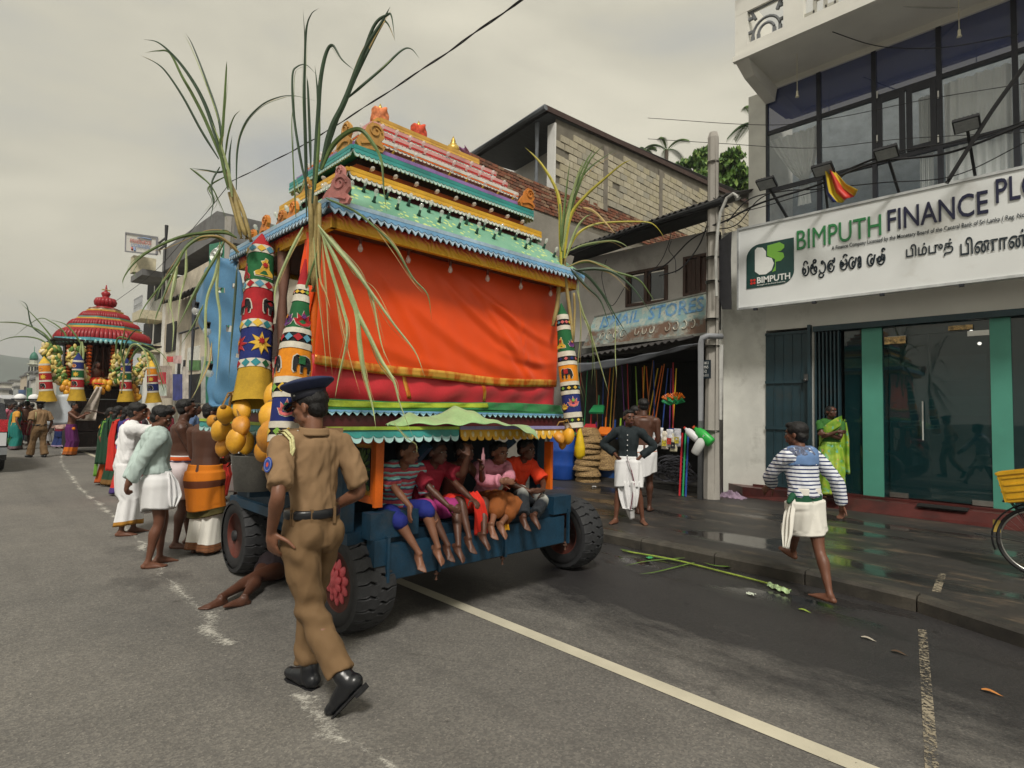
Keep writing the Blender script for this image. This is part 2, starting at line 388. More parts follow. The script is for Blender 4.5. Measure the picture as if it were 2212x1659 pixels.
def trail(P,w):
 mb=MB();V=[];
 P=[Vector((*p,.005)) for p in P];Q=[]
 for i in range(len(P)-1):
  k=max(2,int((P[i+1]-P[i]).length/.3));Q+=[P[i].lerp(P[i+1],j/k) for j in range(k)]
 for i,p in enumerate(Q):
  d=(Q[min(i+1,len(Q)-1)]-Q[max(i-1,0)]).normalized();s=Vector((-d.y,d.x,0))*w*(.7+.5*RND.random())
  V+=[p-s,p+s]
 mb.add(V,[(2*i,2*i+2,2*i+3,2*i+1) for i in range(len(Q)-1)])
 o=mb.obj('chalk_powder',m,kind='stuff')
 uv=o.data.uv_layers.new(name='UVMap');
 for lp in o.data.loops:uv.data[lp.index].uv=(0,lp.vertex_index%2)
trail([(-27,3.0),(-19.8,2.2),(-13.3,1.8),(-10.2,1.75),(-7.95,1.66),(-6.07,1.5),(-5.24,1.48),(-4.39,1.42)],.2)
trail([(-4.9,1.50),(-4.39,1.40),(-3.85,1.45)],.25)
trail([(-3.2,1.44),(-2.82,1.44),(-2.25,1.5),(-1.9,1.55)],.22)
mb=MB()
def hill(u,v):
 x=-950;y=-300+u*900;h=(62*math.exp(-((u-.30)/.22)**2)+46*math.exp(-((u-.62)/.3)**2)+8*math.sin(u*17)+4*math.sin(u*41))
 return (x-v*260+40*math.sin(u*9),y,-2+h*(math.sin(v*math.pi/2))*1.0)
mb.sheet(hill,60,10);struct(mb,'hills',M('hill_forest',(.05,.075,.06),.95,.3,.02))
def littermesh(kind,seed):
 r=random.Random(seed);mb=MB()
 if kind=='leaf':mb.ribbon([(i*.02,.004*math.sin(i),.006+.004*math.sin(i*.9)) for i in range(6)],.03,fold=.3)
 else:mb.sheet(lambda u,v:(u*.07+.01*math.sin(v*9+seed),v*.05,.008+.012*r.random()),5,4,.001)
 return mb
for i,(vx,vy,kind,c,lb) in enumerate([(2000,1318,'film',(.62,.62,.66),'crumpled clear plastic tray lying by the kerb at right'),(1725,1318,'leaf',(.25,.35,.05),'small green leaf lying in the wet gutter'),
  (1860,1378,'leaf',(.4,.36,.3),'pale straw scrap on the dark damp road'),(2120,1492,'leaf',(.5,.2,.05),'orange leaf on the dark road at far right'),(1610,1285,'film',(.55,.6,.5),'torn paper wrapper floating beside the green stalk'),
  (1480,1190,'film',(.6,.6,.58),'white paper scrap by the foot of the kerb'),(1395,1207,'film',(.05,.35,.12),'green plastic scrap beside the rear wheel'),(1278,1052,'film',(.7,.7,.7),'small white paper on the pavement by the baskets'),(1925,1408,'leaf',(.08,.05,.03),'curled dark leaf on the damp road')]):
 p=at(vx,vy,'z',.12 if vy<1160 else 0.0);mb=littermesh(kind,i+3)
 s=1.9 if i==0 else 1.0;mb.v=[(p.x+v[0]*s,p.y+v[1]*s*1.3,p.z+.002+v[2]*s) for v in mb.v]
 mb.obj({'film':'plastic_scrap','leaf':'fallen_leaf'}[kind],M('litter%d'%i,c,.4 if kind=='film' else .7),label=lb,cat={'film':'litter','leaf':'leaf'}[kind])
# ================================================================ finance building (right)
YW=11.1
PLAST=M('old_white_plaster',(.66,.66,.62),.85,.12,2.2,.4,dirt=.35,dirtc=(.26,.25,.22))
PLAST2=M('pale_plaster',(.72,.71,.66),.8,.08,1.2,.2,dirt=.25,dirtc=(.34,.33,.30))
DTEAL=M('dark_teal_paint',(.018,.045,.058),.45,.2,3,.1,dirt=.2)
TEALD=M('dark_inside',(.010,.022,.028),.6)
FRAME=M('dark_window_frame',(.018,.020,.030),.45)
fb=empty('finance_building',(-5,YW,.12),label='white finance office block with tall dark glazed upper windows and green glass shopfront',cat='building')
def wl(vx,vy,y=YW):return at(vx,vy,'y',y)
XL=wl(1562,900).x;XU=wl(1617,300).x
mb=MB()
mb.span((XL,YW,.1),(-4.46,YW+4,5.35));mb.obj('wall',PLAST,fb)
mb=MB();mb.span((XU,YW,5.353),(-4.46,YW+4,8.0));mb.obj('wall',PLAST,fb)
DX0,DX1=wl(1655,800).x,wl(1752,800).x;GX=-3.6
mb=MB();mb.span((-4.46,YW,3.27),(4,YW+.35,5.35));mb.obj('wall',PLAST2,fb)
mb=MB();mb.span((DX1+.01,YW,.1),(GX,YW+.3,3.267));mb.obj('pillar',PLAST,fb)
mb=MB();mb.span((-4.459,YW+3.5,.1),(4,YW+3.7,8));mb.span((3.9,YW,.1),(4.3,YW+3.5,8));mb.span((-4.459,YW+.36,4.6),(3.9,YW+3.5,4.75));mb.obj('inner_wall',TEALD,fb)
dr=MB();dr.span((DX0,YW-.02,.33),(DX1-.03,YW+.03,3.22));door=dr.obj('door',DTEAL,fb)
mb=MB()
for i in range(1,5):xx=DX0+(DX1-DX0)*i/5;mb.span((xx-.008,YW-.035,.36),(xx+.008,YW-.021,3.2))
for zz in (.36,1.42,2.28,3.19):mb.span((DX0,YW-.05,zz-.025),(DX1-.03,YW-.036,zz+.025))
mb.obj('door_rib',DTEAL,door)
mb=MB();mb.span((DX1-.03,YW-.10,.3),(DX1+.02,YW-.001,3.30));mb.obj('door_post',DTEAL,fb)
mb=MB();mb.box((DX1-.05,YW-.09,2.35),(.07,.05,.12));mb.ell((DX1-.06,YW-.12,2.3),.03);mb.obj('padlock',M('steel_dark',(.09,.09,.09),.4,metal=.6),door)
mb=MB();mb.span((GX,YW-.08,3.17),(4,YW+.1,3.266));mb.obj('lintel',DTEAL,fb)
for i in range(7):
 mb=MB();xx=GX+.03+i*.062;mb.bar((xx,YW+.02,.30),(xx,YW+.02,3.16),.022,.12);mb.obj('shutter_leaf',DTEAL,fb)
mb=MB();mb.span((GX+.46,YW+.10,.3),(GX+.72,YW+.16,3.16));mb.obj('shutter_leaf',M('dark_teal_plain',(.014,.038,.048),.4),fb)
GREEN=M('mint_green',(.075,.29,.22),.5,.08,2)
g1,g2=wl(1862,900).x,wl(1906,900).x
for (a,b_) in ((g1,g2),(wl(2140,850).x,wl(2186,850).x),(.35,.7),(1.9,2.3)):
 mb=MB();mb.span((a,YW+.03,.28),(b_,YW+.075,3.165));mb.obj('pillar',GREEN,fb)
mb=MB();mb.span((g2,YW+.8,.3),(g2+.5,YW+.9,3.1));mb.obj('inner_panel',M('mauve_board',(.09,.05,.07),.6),fb)
mb=MB();mb.span((-2.45,YW+1.7,1.72),(-1.30,YW+1.76,2.06));mb.obj('inner_sign',M('mint_dark',(.035,.13,.115),.5),fb)
mb=MB();mb.span((-2.45,YW+1.66,.4),(-.9,YW+1.95,1.35));mb.obj('counter',M('counter_teal',(.015,.05,.055),.4),fb)
mb=MB();mb.span((-2.1,YW+1.3,2.32),(-1.35,YW+1.34,2.75));mb.obj('poster',M('poster_dark',(.03,.08,.10),.4,.9,5),fb)
G1=glass('shop_glass',(.006,.032,.036),.02,.62)
g3,g4=wl(1920,900).x,wl(2142,900).x
for (a,b_) in ((g1-.28,g3-.01),(g4+.01,.3),(.32,2.0),(2.02,3.9)):
 mb=MB();mb.span((a,YW+.08,.3),(b_,YW+.092,3.165));mb.obj('glass_pane',G1,fb)
mb=MB();mb.span((g3,YW+.05,.36),(g4,YW+.062,3.0));gd=mb.obj('glass_door',G1,fb)
mb=MB();mb.span((g3,YW+.05,3.003),(g4,YW+.062,3.165));mb.obj('glass_pane',G1,fb)
ST=M('brushed_steel',(.45,.45,.43),.3,.1,5,0,metal=1)
for (px,pz) in ((g3+.12,.39),(g4-.12,.39),(g3+.12,2.96),(g4-.14,2.96)):
 mb=MB();mb.box((px,YW+.04,pz),(.26,.012,.08));mb.obj('door_patch',ST,gd)
mb=MB();h0=wl(1993,872);mb.cyl((h0.x,YW-.01,1.30),(h0.x,YW-.01,1.92),.014);mb.bar((h0.x,YW-.01,1.36),(h0.x,YW+.05,1.36),.012);mb.bar((h0.x,YW-.01,1.86),(h0.x,YW+.05,1.86),.012);mb.obj('door_handle',M('bright_steel',(.7,.7,.68),.25,.05,4,0,metal=1),gd)
for (sx_,sz_,h_) in ((g3+.10,2.93,.12),(g4-.35,3.06,.07)):mb=MB();mb.box((sx_,YW-.0,sz_),(.30,.006,h_));mb.obj('sticker',M('sticker_print',(.45,.30,.12),.4,.9,14),gd)
m,t,b=newmat('lamp_glow');b.inputs['Emission Color'].default_value=(1,.97,.85,1);b.inputs['Emission Strength'].default_value=4;LAMP=m
for (vx,vy) in ((2098,716),(2116,742),(2146,758)):
 p=at(vx,vy,'y',YW+1.2);mb=MB();mb.ell(p,.028,nu=10,nv=6);mb.obj('ceiling_lamp',LAMP,fb,True)
RED=M('red_cement',(.075,.018,.016),.35,.25,3,.3,dirt=.4,dirtc=(.02,.012,.012))
mb=MB();mb.add([(-4.75,10.72,.121),(-2.9,10.60,.121),(4,10.5,.121),(4,YW+.1,.121),(-5.2,YW,.121),(-4.75,10.72,.30),(-2.9,10.8,.30),(4,10.8,.30),(4,YW+.4,.30),(-5.2,YW+.0,.30)],[(0,1,6,5),(1,2,7,6),(5,6,7,8,9),(4,0,5,9),(2,3,8,7)])
mb.obj('entrance_step',RED,fb)
mb=MB();mb.span((-4.7,YW-.04,.304),(4,YW+.6,.335));mb.obj('threshold',RED,fb)
mb=MB();a=at(1965,1098,'z',.32)
mb.sheet(lambda u,v:(a.x-.02+u*.62,10.70+v*.2,.305+.022-(.1*(v<.25)*(.25-v))),10,4,.02)
mb.obj('door_mat',M('black_mat',(.008,.008,.008),.95,.2,60,.8),label='black rubber mat lying before the glass door',cat='door mat')
GL2=glass('blue_dark_glass',(.025,.045,.17),.03,.90,1.9);GL3=glass('clear_pane',(.10,.16,.24),.03,.18,1.9)
WX=[wl(v,300).x for v in (1652,1768,1888,2030,2196)];WX+=[WX[-1]+.98,WX[-1]+1.96]
ZW=[wl(1655,484).z,wl(1657,412).z,wl(1655,288).z,wl(1650,184).z-.02]
mb=MB();mb.span((-4.46,YW+.002,7.98),(4,YW+.4,8.3));mb.obj('wall',PLAST2,fb)
wf=MB()
for xx in WX:wf.bar((xx,YW+.05,ZW[0]-.4),(xx,YW+.05,ZW[3]),.07,.08)
for zz in ZW[1:3]:wf.span((WX[0],YW+.02,zz-.035),(WX[-1],YW+.088,zz+.035))
wf.span((WX[0],YW+.01,ZW[3]-.03),(WX[-1],YW+.093,ZW[3]+.04));wf.span((WX[0]-.04,YW+.005,5.0),(WX[0]+.05,YW+.11,ZW[3]))
win=wf.obj('window',FRAME,fb)
for i in range(6):
 for k in range(3):
  z0=ZW[k]-(.4 if k==0 else 0);mb=MB();tl=RND.uniform(-.004,.004)
  mb.span((WX[i]+.036,YW+.045+tl,z0+.036),(WX[i+1]-.036,YW+.053+tl,ZW[k+1]-.036));mb.obj('pane',GL2 if k==2 else GL3,win)
for (a,b_) in ((WX[2]+.04,(WX[2]+WX[3])/2-.01),((WX[2]+WX[3])/2+.01,WX[3]-.04)):
 mb=MB()
 for s_ in (a+.04,b_-.04):mb.span((s_-.04,YW-.0,ZW[1]+.045),(s_+.04,YW+.04,ZW[2]-.045))
 mb.span((a+.081,YW+.001,ZW[1]+.045),(b_-.081,YW+.039,ZW[1]+.12));mb.span((a+.081,YW+.001,ZW[2]-.12),(b_-.081,YW+.039,ZW[2]-.045));mb.obj('casement',FRAME,win)
for vx in (1895,2027):
 for vy in (205,300):
  p=wl(vx,vy);mb=MB();mb.box((p.x,YW-.012,p.z),(.02,.012,.12));mb.obj('hinge',M('white_metal',(.7,.7,.68),.4),win)
CURT=M('white_curtain',(.86,.88,.86),.9,.08,3,.1)
def curtain(x0,x1,z0,z1,fn=None):
 mb=MB()
 def f(u,v):
  xx=x0+(x1-x0)*u;zz=z1+(z0-z1)*v
  if fn:xx=fn(u,v)
  return (xx,YW+.11+.03*math.sin(u*46+v*1.5)+.015*math.sin(u*19),zz)
 mb.sheet(f,70,14);mb.obj('curtain',CURT,fb,True)
curtain(WX[3]+.05,WX[4]-.05,ZW[0]-.3,ZW[2]-.1);curtain(WX[2]+.62,WX[3]-.1,ZW[0]-.3,ZW[2]-.2);curtain(WX[4]+.05,WX[5],ZW[0]-.3,ZW[2]-.1)
def tie(u,v):
 w=.78*(1-.80*min(1,v/.62)**1.3)+.12 if v<.62 else .16+.25*(v-.62)
 cx=WX[0]+.50+.18*min(1,v/.62);return cx+(u-.5)*w
curtain(0,0,ZW[0]+.25,ZW[2]-.12,tie)
mb=MB();mb.span((WX[0],YW+1.4,4.8),(4,YW+1.5,8));mb.obj('inner_wall',M('room_grey',(.30,.34,.36),.8),fb)
YB=9.8;ZB=wl(1648,184).z
bx0=at(1588,100,'y',YB).x
BP=lambda vx,vy:at(vx,vy,'y',YB)
zs0=BP(1588,124).z;zs1=BP(1612,112).z
mb=MB();mb.span((bx0,YB,zs0),(4,YW+.0,zs0+.16));mb.span((bx0-.03,YB-.04,zs0-.10),(4,YB+.05,zs0-.001));mb.obj('balcony_slab',PLAST2,fb)
mb=MB();mb.span((bx0+.02,YB+.06,ZB-.0),(4,YW-.001,zs0-.0015)) if ZB<zs0 else None
mb.obj('soffit',PLAST,fb)
gz0=BP(1614,110).z;gz1=BP(1614,24).z
mb=MB();gx=[BP(1614,60).x,BP(1692,60).x,BP(1735,20).x,BP(1828,20).x,BP(1900,20).x,BP(1990,20).x]
mb.span((bx0,YB,zs0+.161),(4,YB+.14,gz0));mb.span((bx0,YB,gz1),(4,YB+.14,gz1+.4))
ed=[bx0]+gx+[4]
for i in range(0,len(ed),2):
 if i+1<len(ed):mb.span((ed[i],YB+.002,gz0),(ed[i+1],YB+.138,gz1))
mb.span((bx0,YB+.14,zs0+.161),(bx0+.14,YW,gz1+.4));mb.obj('parapet',PLAST2,fb)
def grille(x0,x1,fancy,mt):
 mb=MB();cx=(x0+x1)/2;w=x1-x0;y=YB+.07
 if fancy:
  for r_ in (.38,.22):
   mb.tube([(cx+math.cos(R_(a_))*w*r_,y,gz0+.25+math.sin(R_(a_))*w*r_*1.1) for a_ in range(0,181,15)],.026,5)
   for s_ in (-1,1):mb.bar((cx+s_*w*r_,y,gz0),(cx+s_*w*r_,y,gz0+.26),.05)
  for s_ in (-1,1):
   for k in range(3):mb.bar((cx+s_*w*.38,y,gz0+.1+k*.25),(cx+s_*w*.5,y,gz0+.1+k*.25),.045)
   mb.bar((cx+s_*w*.30,y,gz0+.55),(cx+s_*w*.5,y,gz0+.83),.05)
  mb.bar((x0,y,gz0+.74),(x1,y,gz0+.74),.045)
 else:
  for k in range(1,4):mb.bar((x0+w*k/4,y,gz0),(x0+w*k/4,y,gz1),.05)
  for k in range(4):mb.bar((x0+w*k/4,y,gz0+.2+.2*(k%2)),(x0+w*(k+1)/4,y,gz0+.2+.2*(k%2)),.05);mb.bar((x0+w*k/4,y,gz0+.62),(x0+w*(k+1)/4,y,gz0+.62),.04)
 mb.obj('balcony_grille',mt,fb)
grille(gx[0],gx[1],True,M('grey_concrete_grille',(.16,.17,.18),.8));grille(gx[2],gx[3],False,M('pale_grille',(.42,.41,.36),.8));grille(gx[4],gx[5],False,M('pale_grille',(.42,.41,.36),.8))
mb=MB();mb.add([(bx0,YB+.02,zs0-.1),(bx0+.24,YB+.02,zs0-.1),(bx0+.24,YW,zs0-.1),(bx0,YW,zs0-.1),(bx0+.02,YB+.35,zs0-.26),(bx0+.20,YB+.35,zs0-.26),(bx0+.20,YW,zs0-.36),(bx0+.02,YW,zs0-.36)],[(0,3,2,1),(4,5,6,7),(0,1,5,4),(1,2,6,5),(2,3,7,6),(3,0,4,7)]);mb.obj('bracket',PLAST2,fb)
SOCK=M('cream_socket',(.6,.56,.42),.4)
for (vx,vy,vt) in ((1722,200,120),(2072,68,-10)):
 p=at(vx,vy,'y',10.3);mb=MB();mb.cyl((p.x,10.3,p.z),(p.x,10.3,zs0-.1),.006,5);mb.lathe([(.004,.12),(.018,.1),(.02,.03),(.034,.0)],(p.x,10.3,p.z-.08),10)
 mb.obj('lamp_socket',SOCK,label='small cream bulb socket on a dark cord under the balcony, %s'%('over the left window' if vx<1800 else 'over the right window'),cat='light fitting',group='bulb sockets hanging under the balcony')
YS=10.45
sg=empty('shop_sign',(-4.6,YS,4),label='long white lit-box sign reading BIMPUTH FINANCE PLC in green and navy',cat='sign')
SP=lambda vx,vy,y=YS:at(vx,vy,'y',y)
sz0,sz1=SP(1600,667).z,SP(1591,497).z;sx0=SP(1594,580).x
SIGNW=M('sign_white',(.74,.76,.76),.35,.05,1.2,.0,dirt=.12,dirtc=(.55,.54,.5))
def cc(p):return(p.x,p.z)
mb=MB();mb.span((sx0,YS,sz0),(2.6,YS+.22,sz1));mb.obj('sign_face',SIGNW,sg)
mb=MB();mb.span((sx0-.012,YS-.02,sz0-.02),(2.6,YS-.003,sz0+.02));mb.span((sx0-.012,YS-.02,sz1-.02),(2.6,YS-.003,sz1+.02));mb.span((sx0-.012,YS-.02,sz0+.021),(sx0+.02,YS-.003,sz1-.021));mb.obj('sign_trim',M('alu_edge',(.55,.57,.58),.35,metal=.4),sg)
mb=MB()
for i in range(5):mb.span((sx0+.3+i*1.0,YS+.22,sz0+.2),(sx0+.36+i*1.0,YW,sz0+.26));mb.span((sx0+.3+i*1.0,YS-.03,sz0-.06),(sx0+.36+i*1.0,YS+.03,sz0-.021));
mb.obj('bracket',FRAME,sg)
NAVY=M('navy_letter',(.012,.014,.05),.4,.05);GRN=M('green_letter',(.03,.22,.07),.4,.05);DGR=M('logo_dark_green',(.012,.055,.05),.4,.1);LGR=M('logo_lime',(.20,.48,.06),.4,.05);WHT=M('print_white',(.78,.80,.78),.4,.03);REDP=M('print_red',(.6,.03,.02),.4,.03);BLK=M('print_black',(.01,.02,.03),.5,.03)
def text(s,x,y,z,size,mt,parent,width=None,depth=.008,rot=(R_(90),0,0),name='lettering',bold=0,font=None,height=None):
 cu=bpy.data.curves.new('t','FONT');cu.body=s;cu.size=size;cu.extrude=depth;cu.offset=bold;cu.resolution_u=3
 if font:cu.font=font
 o=bpy.data.objects.new('t',cu);COL.objects.link(o);dg=bpy.context.evaluated_depsgraph_get()
 me=bpy.data.meshes.new_from_object(o.evaluated_get(dg));bpy.data.objects.remove(o)
 v=np.array([p.co[:] for p in me.vertices]);w=v[:,0].max()-v[:,0].min();v[:,0]-=v[:,0].min()
 if width:v[:,0]*=width/w
 if height:v[:,1]=(v[:,1]-v[:,1].min())*height/(v[:,1].max()-v[:,1].min())
 from mathutils import Euler
 E=Euler(rot).to_matrix();r=MB();r.v=[tuple(E@Vector(p)+Vector((x,y,z))) for p in v];r.f=[tuple(p.vertices) for p in me.polygons];r.m=[0]*len(r.f)
 return r.obj(name,mt,parent)
def txt(s,v0,v1,h,mt,parent,y=YS,**k):
 a=at(*v0,'y',y);b_=at(*v1,'y',y);return text(s,a.x,y-.012,a.z,1,mt,parent,width=b_.x-a.x,height=h,**k)
txt('BIMPUTH',(1722,541),(1904,497),.34,GRN,sg,bold=0);txt('FINANCE',(1918,500),(2135,446),.34,NAVY,sg,bold=.006);txt('PLC',(2152,440),(2245,416),.35,NAVY,sg,bold=.006)
txt('A Finance Company Licensed by the Monetary Board of the Central Bank of Sri Lanka ( Reg. No. 046 )',(1797,543),(2248,464),.085,BLK,sg,depth=.002,bold=.004)
TAM=bpy.utils.system_resource('DATAFILES')+'/fonts/NotoSansTamil-VariableFont_wdth,wght.woff2'
try:TF=bpy.data.fonts.load(TAM)
except Exception:TF=None
txt('\u0baa\u0bbf\u0bae\u0bcd\u0baa\u0bc1\u0ba4\u0bcd',(1958,566),(2060,548),.26,BLK,sg,font=TF,bold=.01,depth=.002)
txt('\u0baa\u0bbf\u0ba3\u0bbe\u0ba9\u0bcd\u0bb8\u0bcd',(2075,553),(2262,515),.26,BLK,sg,font=TF,bold=.01,depth=.002)
def arc(cx,cy,rx,ry,a0,a1,k=12):return[(cx+rx*math.cos(R_(a0+(a1-a0)*i/k)),cy+ry*math.sin(R_(a0+(a1-a0)*i/k))) for i in range(k+1)]
GL={
'ba':[arc(.5,.42,.42,.40,140,400),arc(.32,.36,.18,.17,0,360),arc(.5,.84,.25,.22,0,200)],
'ma':[arc(.5,.42,.44,.40,100,330),arc(.72,.40,.17,.17,0,360),arc(.26,.60,.14,.14,0,360),arc(.60,.95,.18,.12,0,360)],
'pu':[arc(.5,.42,.42,.40,200,460),arc(.5,.78,.12,.1,0,300),arc(.35,-.12,.3,.16,120,380)],
'ta':[arc(.5,.42,.42,.40,60,360),arc(.5,.42,.2,.19,0,280),arc(.85,.85,.12,.2,180,400)],
'fa':[arc(.5,.42,.44,.40,130,420),[(.12,.42),(.9,.42)],arc(.30,.42,.16,.16,0,360),arc(.7,.95,.22,.12,0,220)],
'na':[arc(.42,.42,.38,.40,50,330),arc(.62,.34,.18,.18,0,360),[(.8,.34),(.95,.75)]],
'ae':[arc(.2,.6,.15,.18,0,360),arc(.2,.2,.15,.18,0,360),[(.36,.6),(.36,.05)]],
'sa':[arc(.5,.42,.44,.40,170,400),arc(.34,.40,.17,.17,0,360),arc(.72,.52,.14,.2,90,360),arc(.8,.95,.15,.12,0,250)]}
a0=SP(1733,597);a1=SP(1914,562);wd=a1.x-a0.x;seq=['ba','ma','pu','ta',None,'fa','na','ae','na','sa']
mb=MB();cw=wd/9.4;xx=a0.x
for g_ in seq:
 if g_ is None:xx+=cw*.45;continue
 for st_ in GL[g_]:mb.tube([(xx+p[0]*cw*.88,YS-.008,a0.z+p[1]*.24) for p in st_],.013,4)
 xx+=cw
mb.obj('lettering',BLK,sg)
l0=SP(1613,627);l1=SP(1713,512);lw=.84;lh=.80;lx,lz=l0.x,l0.z+.02
FR=Matrix(((1,0,0,lx),(0,0,1,YS-.010),(0,1,0,lz),(0,0,0,1)))
def logo_poly():
 P=[(0,0)]+[(lw-.22+.22*math.cos(R_(a)),.22+.22*math.sin(R_(a))) for a in range(-90,1,15)]+[(lw,lh)]+[(.24+.24*math.cos(R_(a)),lh-.24+.24*math.sin(R_(a))) for a in range(90,181,15)]
 return P
mb=MB();mb.prism(logo_poly(),FR,.006);mb.obj('logo_board',DGR,sg)
def blob(cx,cy,rx,ry,lobes,k=28,extra=None):
 return arc(cx,cy,rx,ry,0,360,k)[:-1]
FR2=FR@Matrix.Translation((0,0,-.008))
mb=MB()
mb.prism([(.16,.30),(.16,.70),(.20,.74),(.30,.72),(.36,.64),(.36,.54),(.46,.50),(.50,.40),(.46,.28),(.36,.22),(.24,.23)],FR2,.006);mb.obj('logo_shape',WHT,sg)
mb=MB();mb.prism([(.38,.555),(.385,.74),(.60,.76),(.68,.70),(.68,.645),(.62,.60),(.55,.60),(.66,.56),(.68,.48),(.62,.42),(.53,.42),(.53,.26),(.47,.24),(.52,.34),(.52,.47)],FR2,.006);mb.obj('logo_shape',LGR,sg)
mb=MB()
for cx in (.095,.150):
 for cy in (.09,.145):mb.prism(blob(cx,cy,.024,.024,0,10),FR2,.006)
mb.obj('logo_dot',REDP,sg)
text('BIMPUTH',lx+.20,YS-.02,lz+.07,1,WHT,sg,width=.58,height=.115,bold=.02,depth=.003)
text('Strength of the Rural Economy',lx+.20,YS-.02,lz+.022,1,WHT,sg,width=.5,height=.03,depth=.002)
DM=M('black_metal',(.012,.013,.016),.5,.2,8,.1)
for i,(hx,hy,bx_,by_,lb) in enumerate([(1656,396,1698,476,'black floodlight on leaning arm above the green logo'),(1778,366,1783,396,'black floodlight holding the draped flag'),(1915,330,1940,415,'black floodlight tilted back above the word FINANCE'),(2088,268,2105,382,'black floodlight on tall arm, rightmost over the sign')]):
 f=at(hx,hy,'y',YS-.65);g=at(bx_,by_,'y',YS-.02)
 rt=empty('floodlight',tuple(g),label=lb,cat='floodlight',group='floodlights above the finance sign')
 mb=MB();gz=Vector((g.x,YS+.1,sz1+.01));mb.bar(gz,f,.035);mb.obj('arm',DM,rt)
 mb=MB();E=Matrix.Rotation(R_(-28),3,'X');mb.box(f,(.30,.22,.05),E);
 for k in range(6):mb.box(f+E@Vector((-.12+k*.048,0,.045)),(.008,.18,.04),E)
 mb.box(f+E@Vector((0,0,.07)),(.12,.08,.05),E);mb.obj('lamp_housing',DM,rt)
 mb=MB();mb.box(f+E@Vector((0,0,-.03)),(.26,.18,.008),E);mb.obj('lamp_glass',M('grey_lens',(.3,.32,.33),.2),rt)
fm,t,b=newmat('flag_bands');u=nd(t,'ShaderNodeUVMap').outputs[0];ux=nd(t,'ShaderNodeSeparateXYZ',{0:u}).outputs[0]
t.links.new(ramp(t,ux,[(0,(.015,.02,.12)),(.2,(.6,.45,.02)),(.48,(.55,.03,.02)),(.8,(.62,.42,.02))],'CONSTANT'),b.inputs['Base Color'])
p0=at(1783,360,'y',YS-.62)
mb=MB()
def flg(u,v):
 w=.10+.28*v;dx=.12*v+.28*max(0,v-.72);dz=-.58*v+(.10*u*v);return(p0.x+dx+(u-.35)*w,p0.y+.05*math.sin(u*14+v*3)+.1*v,p0.z+dz-.06*math.sin(u*3.1)*v)
mb.sheet(flg,16,14,.003);o=mb.obj('flag',fm,label='drooping yellow red and blue flag hanging on the floodlight',cat='flag',smooth=True)
uv=o.data.uv_layers.new(name='UVMap')
for lp in o.data.loops:
 k=lp.vertex_index%(17*15);uv.data[lp.index].uv=((k//15)/16,(k%15)/14)
# ================================================================ old shop
YI=10.75
iw=empty('old_shop_house',(-7,YI,.12),label='old two-storey shop with black gutter, brown shuttered windows and open dark front',cat='building')
IP=lambda vx,vy,y=YI:at(vx,vy,'y',y)
ixl=IP(1235,600).x;ixr=-5.35
WHP=M('stained_white_wall',(.44,.42,.40),.9,.12,1.6,.35,dirt=.35,dirtc=(.17,.15,.13))
zt0,zt1=IP(1235,545).z,IP(1528,444).z
mb=MB();wz=lambda x:zt0+(zt1-zt0)*(x-ixl)/(ixr-ixl)
W1=(IP(1352,620).x,IP(1443,620).x,IP(1352,664).z,IP(1443,572).z);W2=(IP(1476,600).x,IP(1545,600).x,W1[2]+.06,IP(1476,556).z)
zb=3.35
for (a,b_,c,d) in ((ixl,W1[0],zb,5.35),(W1[0],W1[1],zb,W1[2]),(W1[0],W1[1],W1[3],5.35),(W1[1],W2[0],zb,5.35),(W2[0],W2[1],zb,W2[2]),(W2[0],W2[1],W2[3],5.35),(W2[1],ixr,zb,5.35)):
 mb.span((a,YI,c),(b_,YI+.25,d))
mb.obj('wall',WHP,iw)
mb=MB();mb.span((-10.6,YI+.02,.12),(ixl-.0,YI+5,5.2));mb.obj('wall',M('grey_render',(.21,.20,.18),.9,.2,1.5,.4,dirt=.7,dirtc=(.06,.055,.05)),iw)
BRN=M('brown_wood',(.055,.028,.02),.6,.3,4,.2,stretch=(6,6,1))
for (a,b_,c,d) in (W1,W2):
 mb=MB();t_=.06
 mb.span((a,YI-.02,c),(a+t_,YI+.1,d));mb.span((b_-t_,YI-.02,c),(b_,YI+.1,d));mb.span((a+t_,YI-.02,c),(b_-t_,YI+.1,c+t_));mb.span((a+t_,YI-.02,d-t_),(b_-t_,YI+.1,d));mb.span(((a+b_)/2-.03,YI-.015,c+t_),((a+b_)/2+.03,YI+.09,d-t_))
 w_=mb.obj('window',BRN,iw)
 for k in range(2):
  x0=a+t_ if k==0 else (a+b_)/2+.03;x1=(a+b_)/2-.03 if k==0 else b_-t_
  if (a,b_)==W1[:2]:
   mb=MB();mb.span((x0+.05,YI+.05,c+.1),(x1-.05,YI+.06,d-.1));mb.obj('pane',glass('grey_old_glass',(.05,.06,.065),.15,.95),w_)
   for q_ in (x0,x1-.048):mb=MB();mb.span((q_,YI+.02,c+t_),(q_+.048,YI+.07,d-t_));mb.obj('casement',BRN,w_)
  else:
   mb=MB();mb.span((x0,YI+.03,c+t_),(x1,YI+.06,d-t_))
   for q in range(3):mb.span((x0+.03+q*.1,YI+.022,c+.1),(x0+.10+q*.1,YI+.029,d-.1))
   mb.obj('shutter',BRN,w_)
CORR=M('dark_corrugated',(.045,.042,.042),.8,.3,2,.4,dirt=.5)
YG=YI-.75
gl,gr=at(1235,545,'y',YG),at(1533,442,'y',YG)
def corr(p0,p1,back,rise,pitch,amp,mt,parent,name='roof',th=.012):
 n=int((p1-p0).length/pitch*6);mb=MB()
 def f(u,v):p=p0.lerp(p1,u);return(p.x,p.y+v*back,p.z+v*rise+amp*math.sin(u*n/6*2*math.pi))
 mb.sheet(f,n,4,th);return mb.obj(name,mt,parent,True)
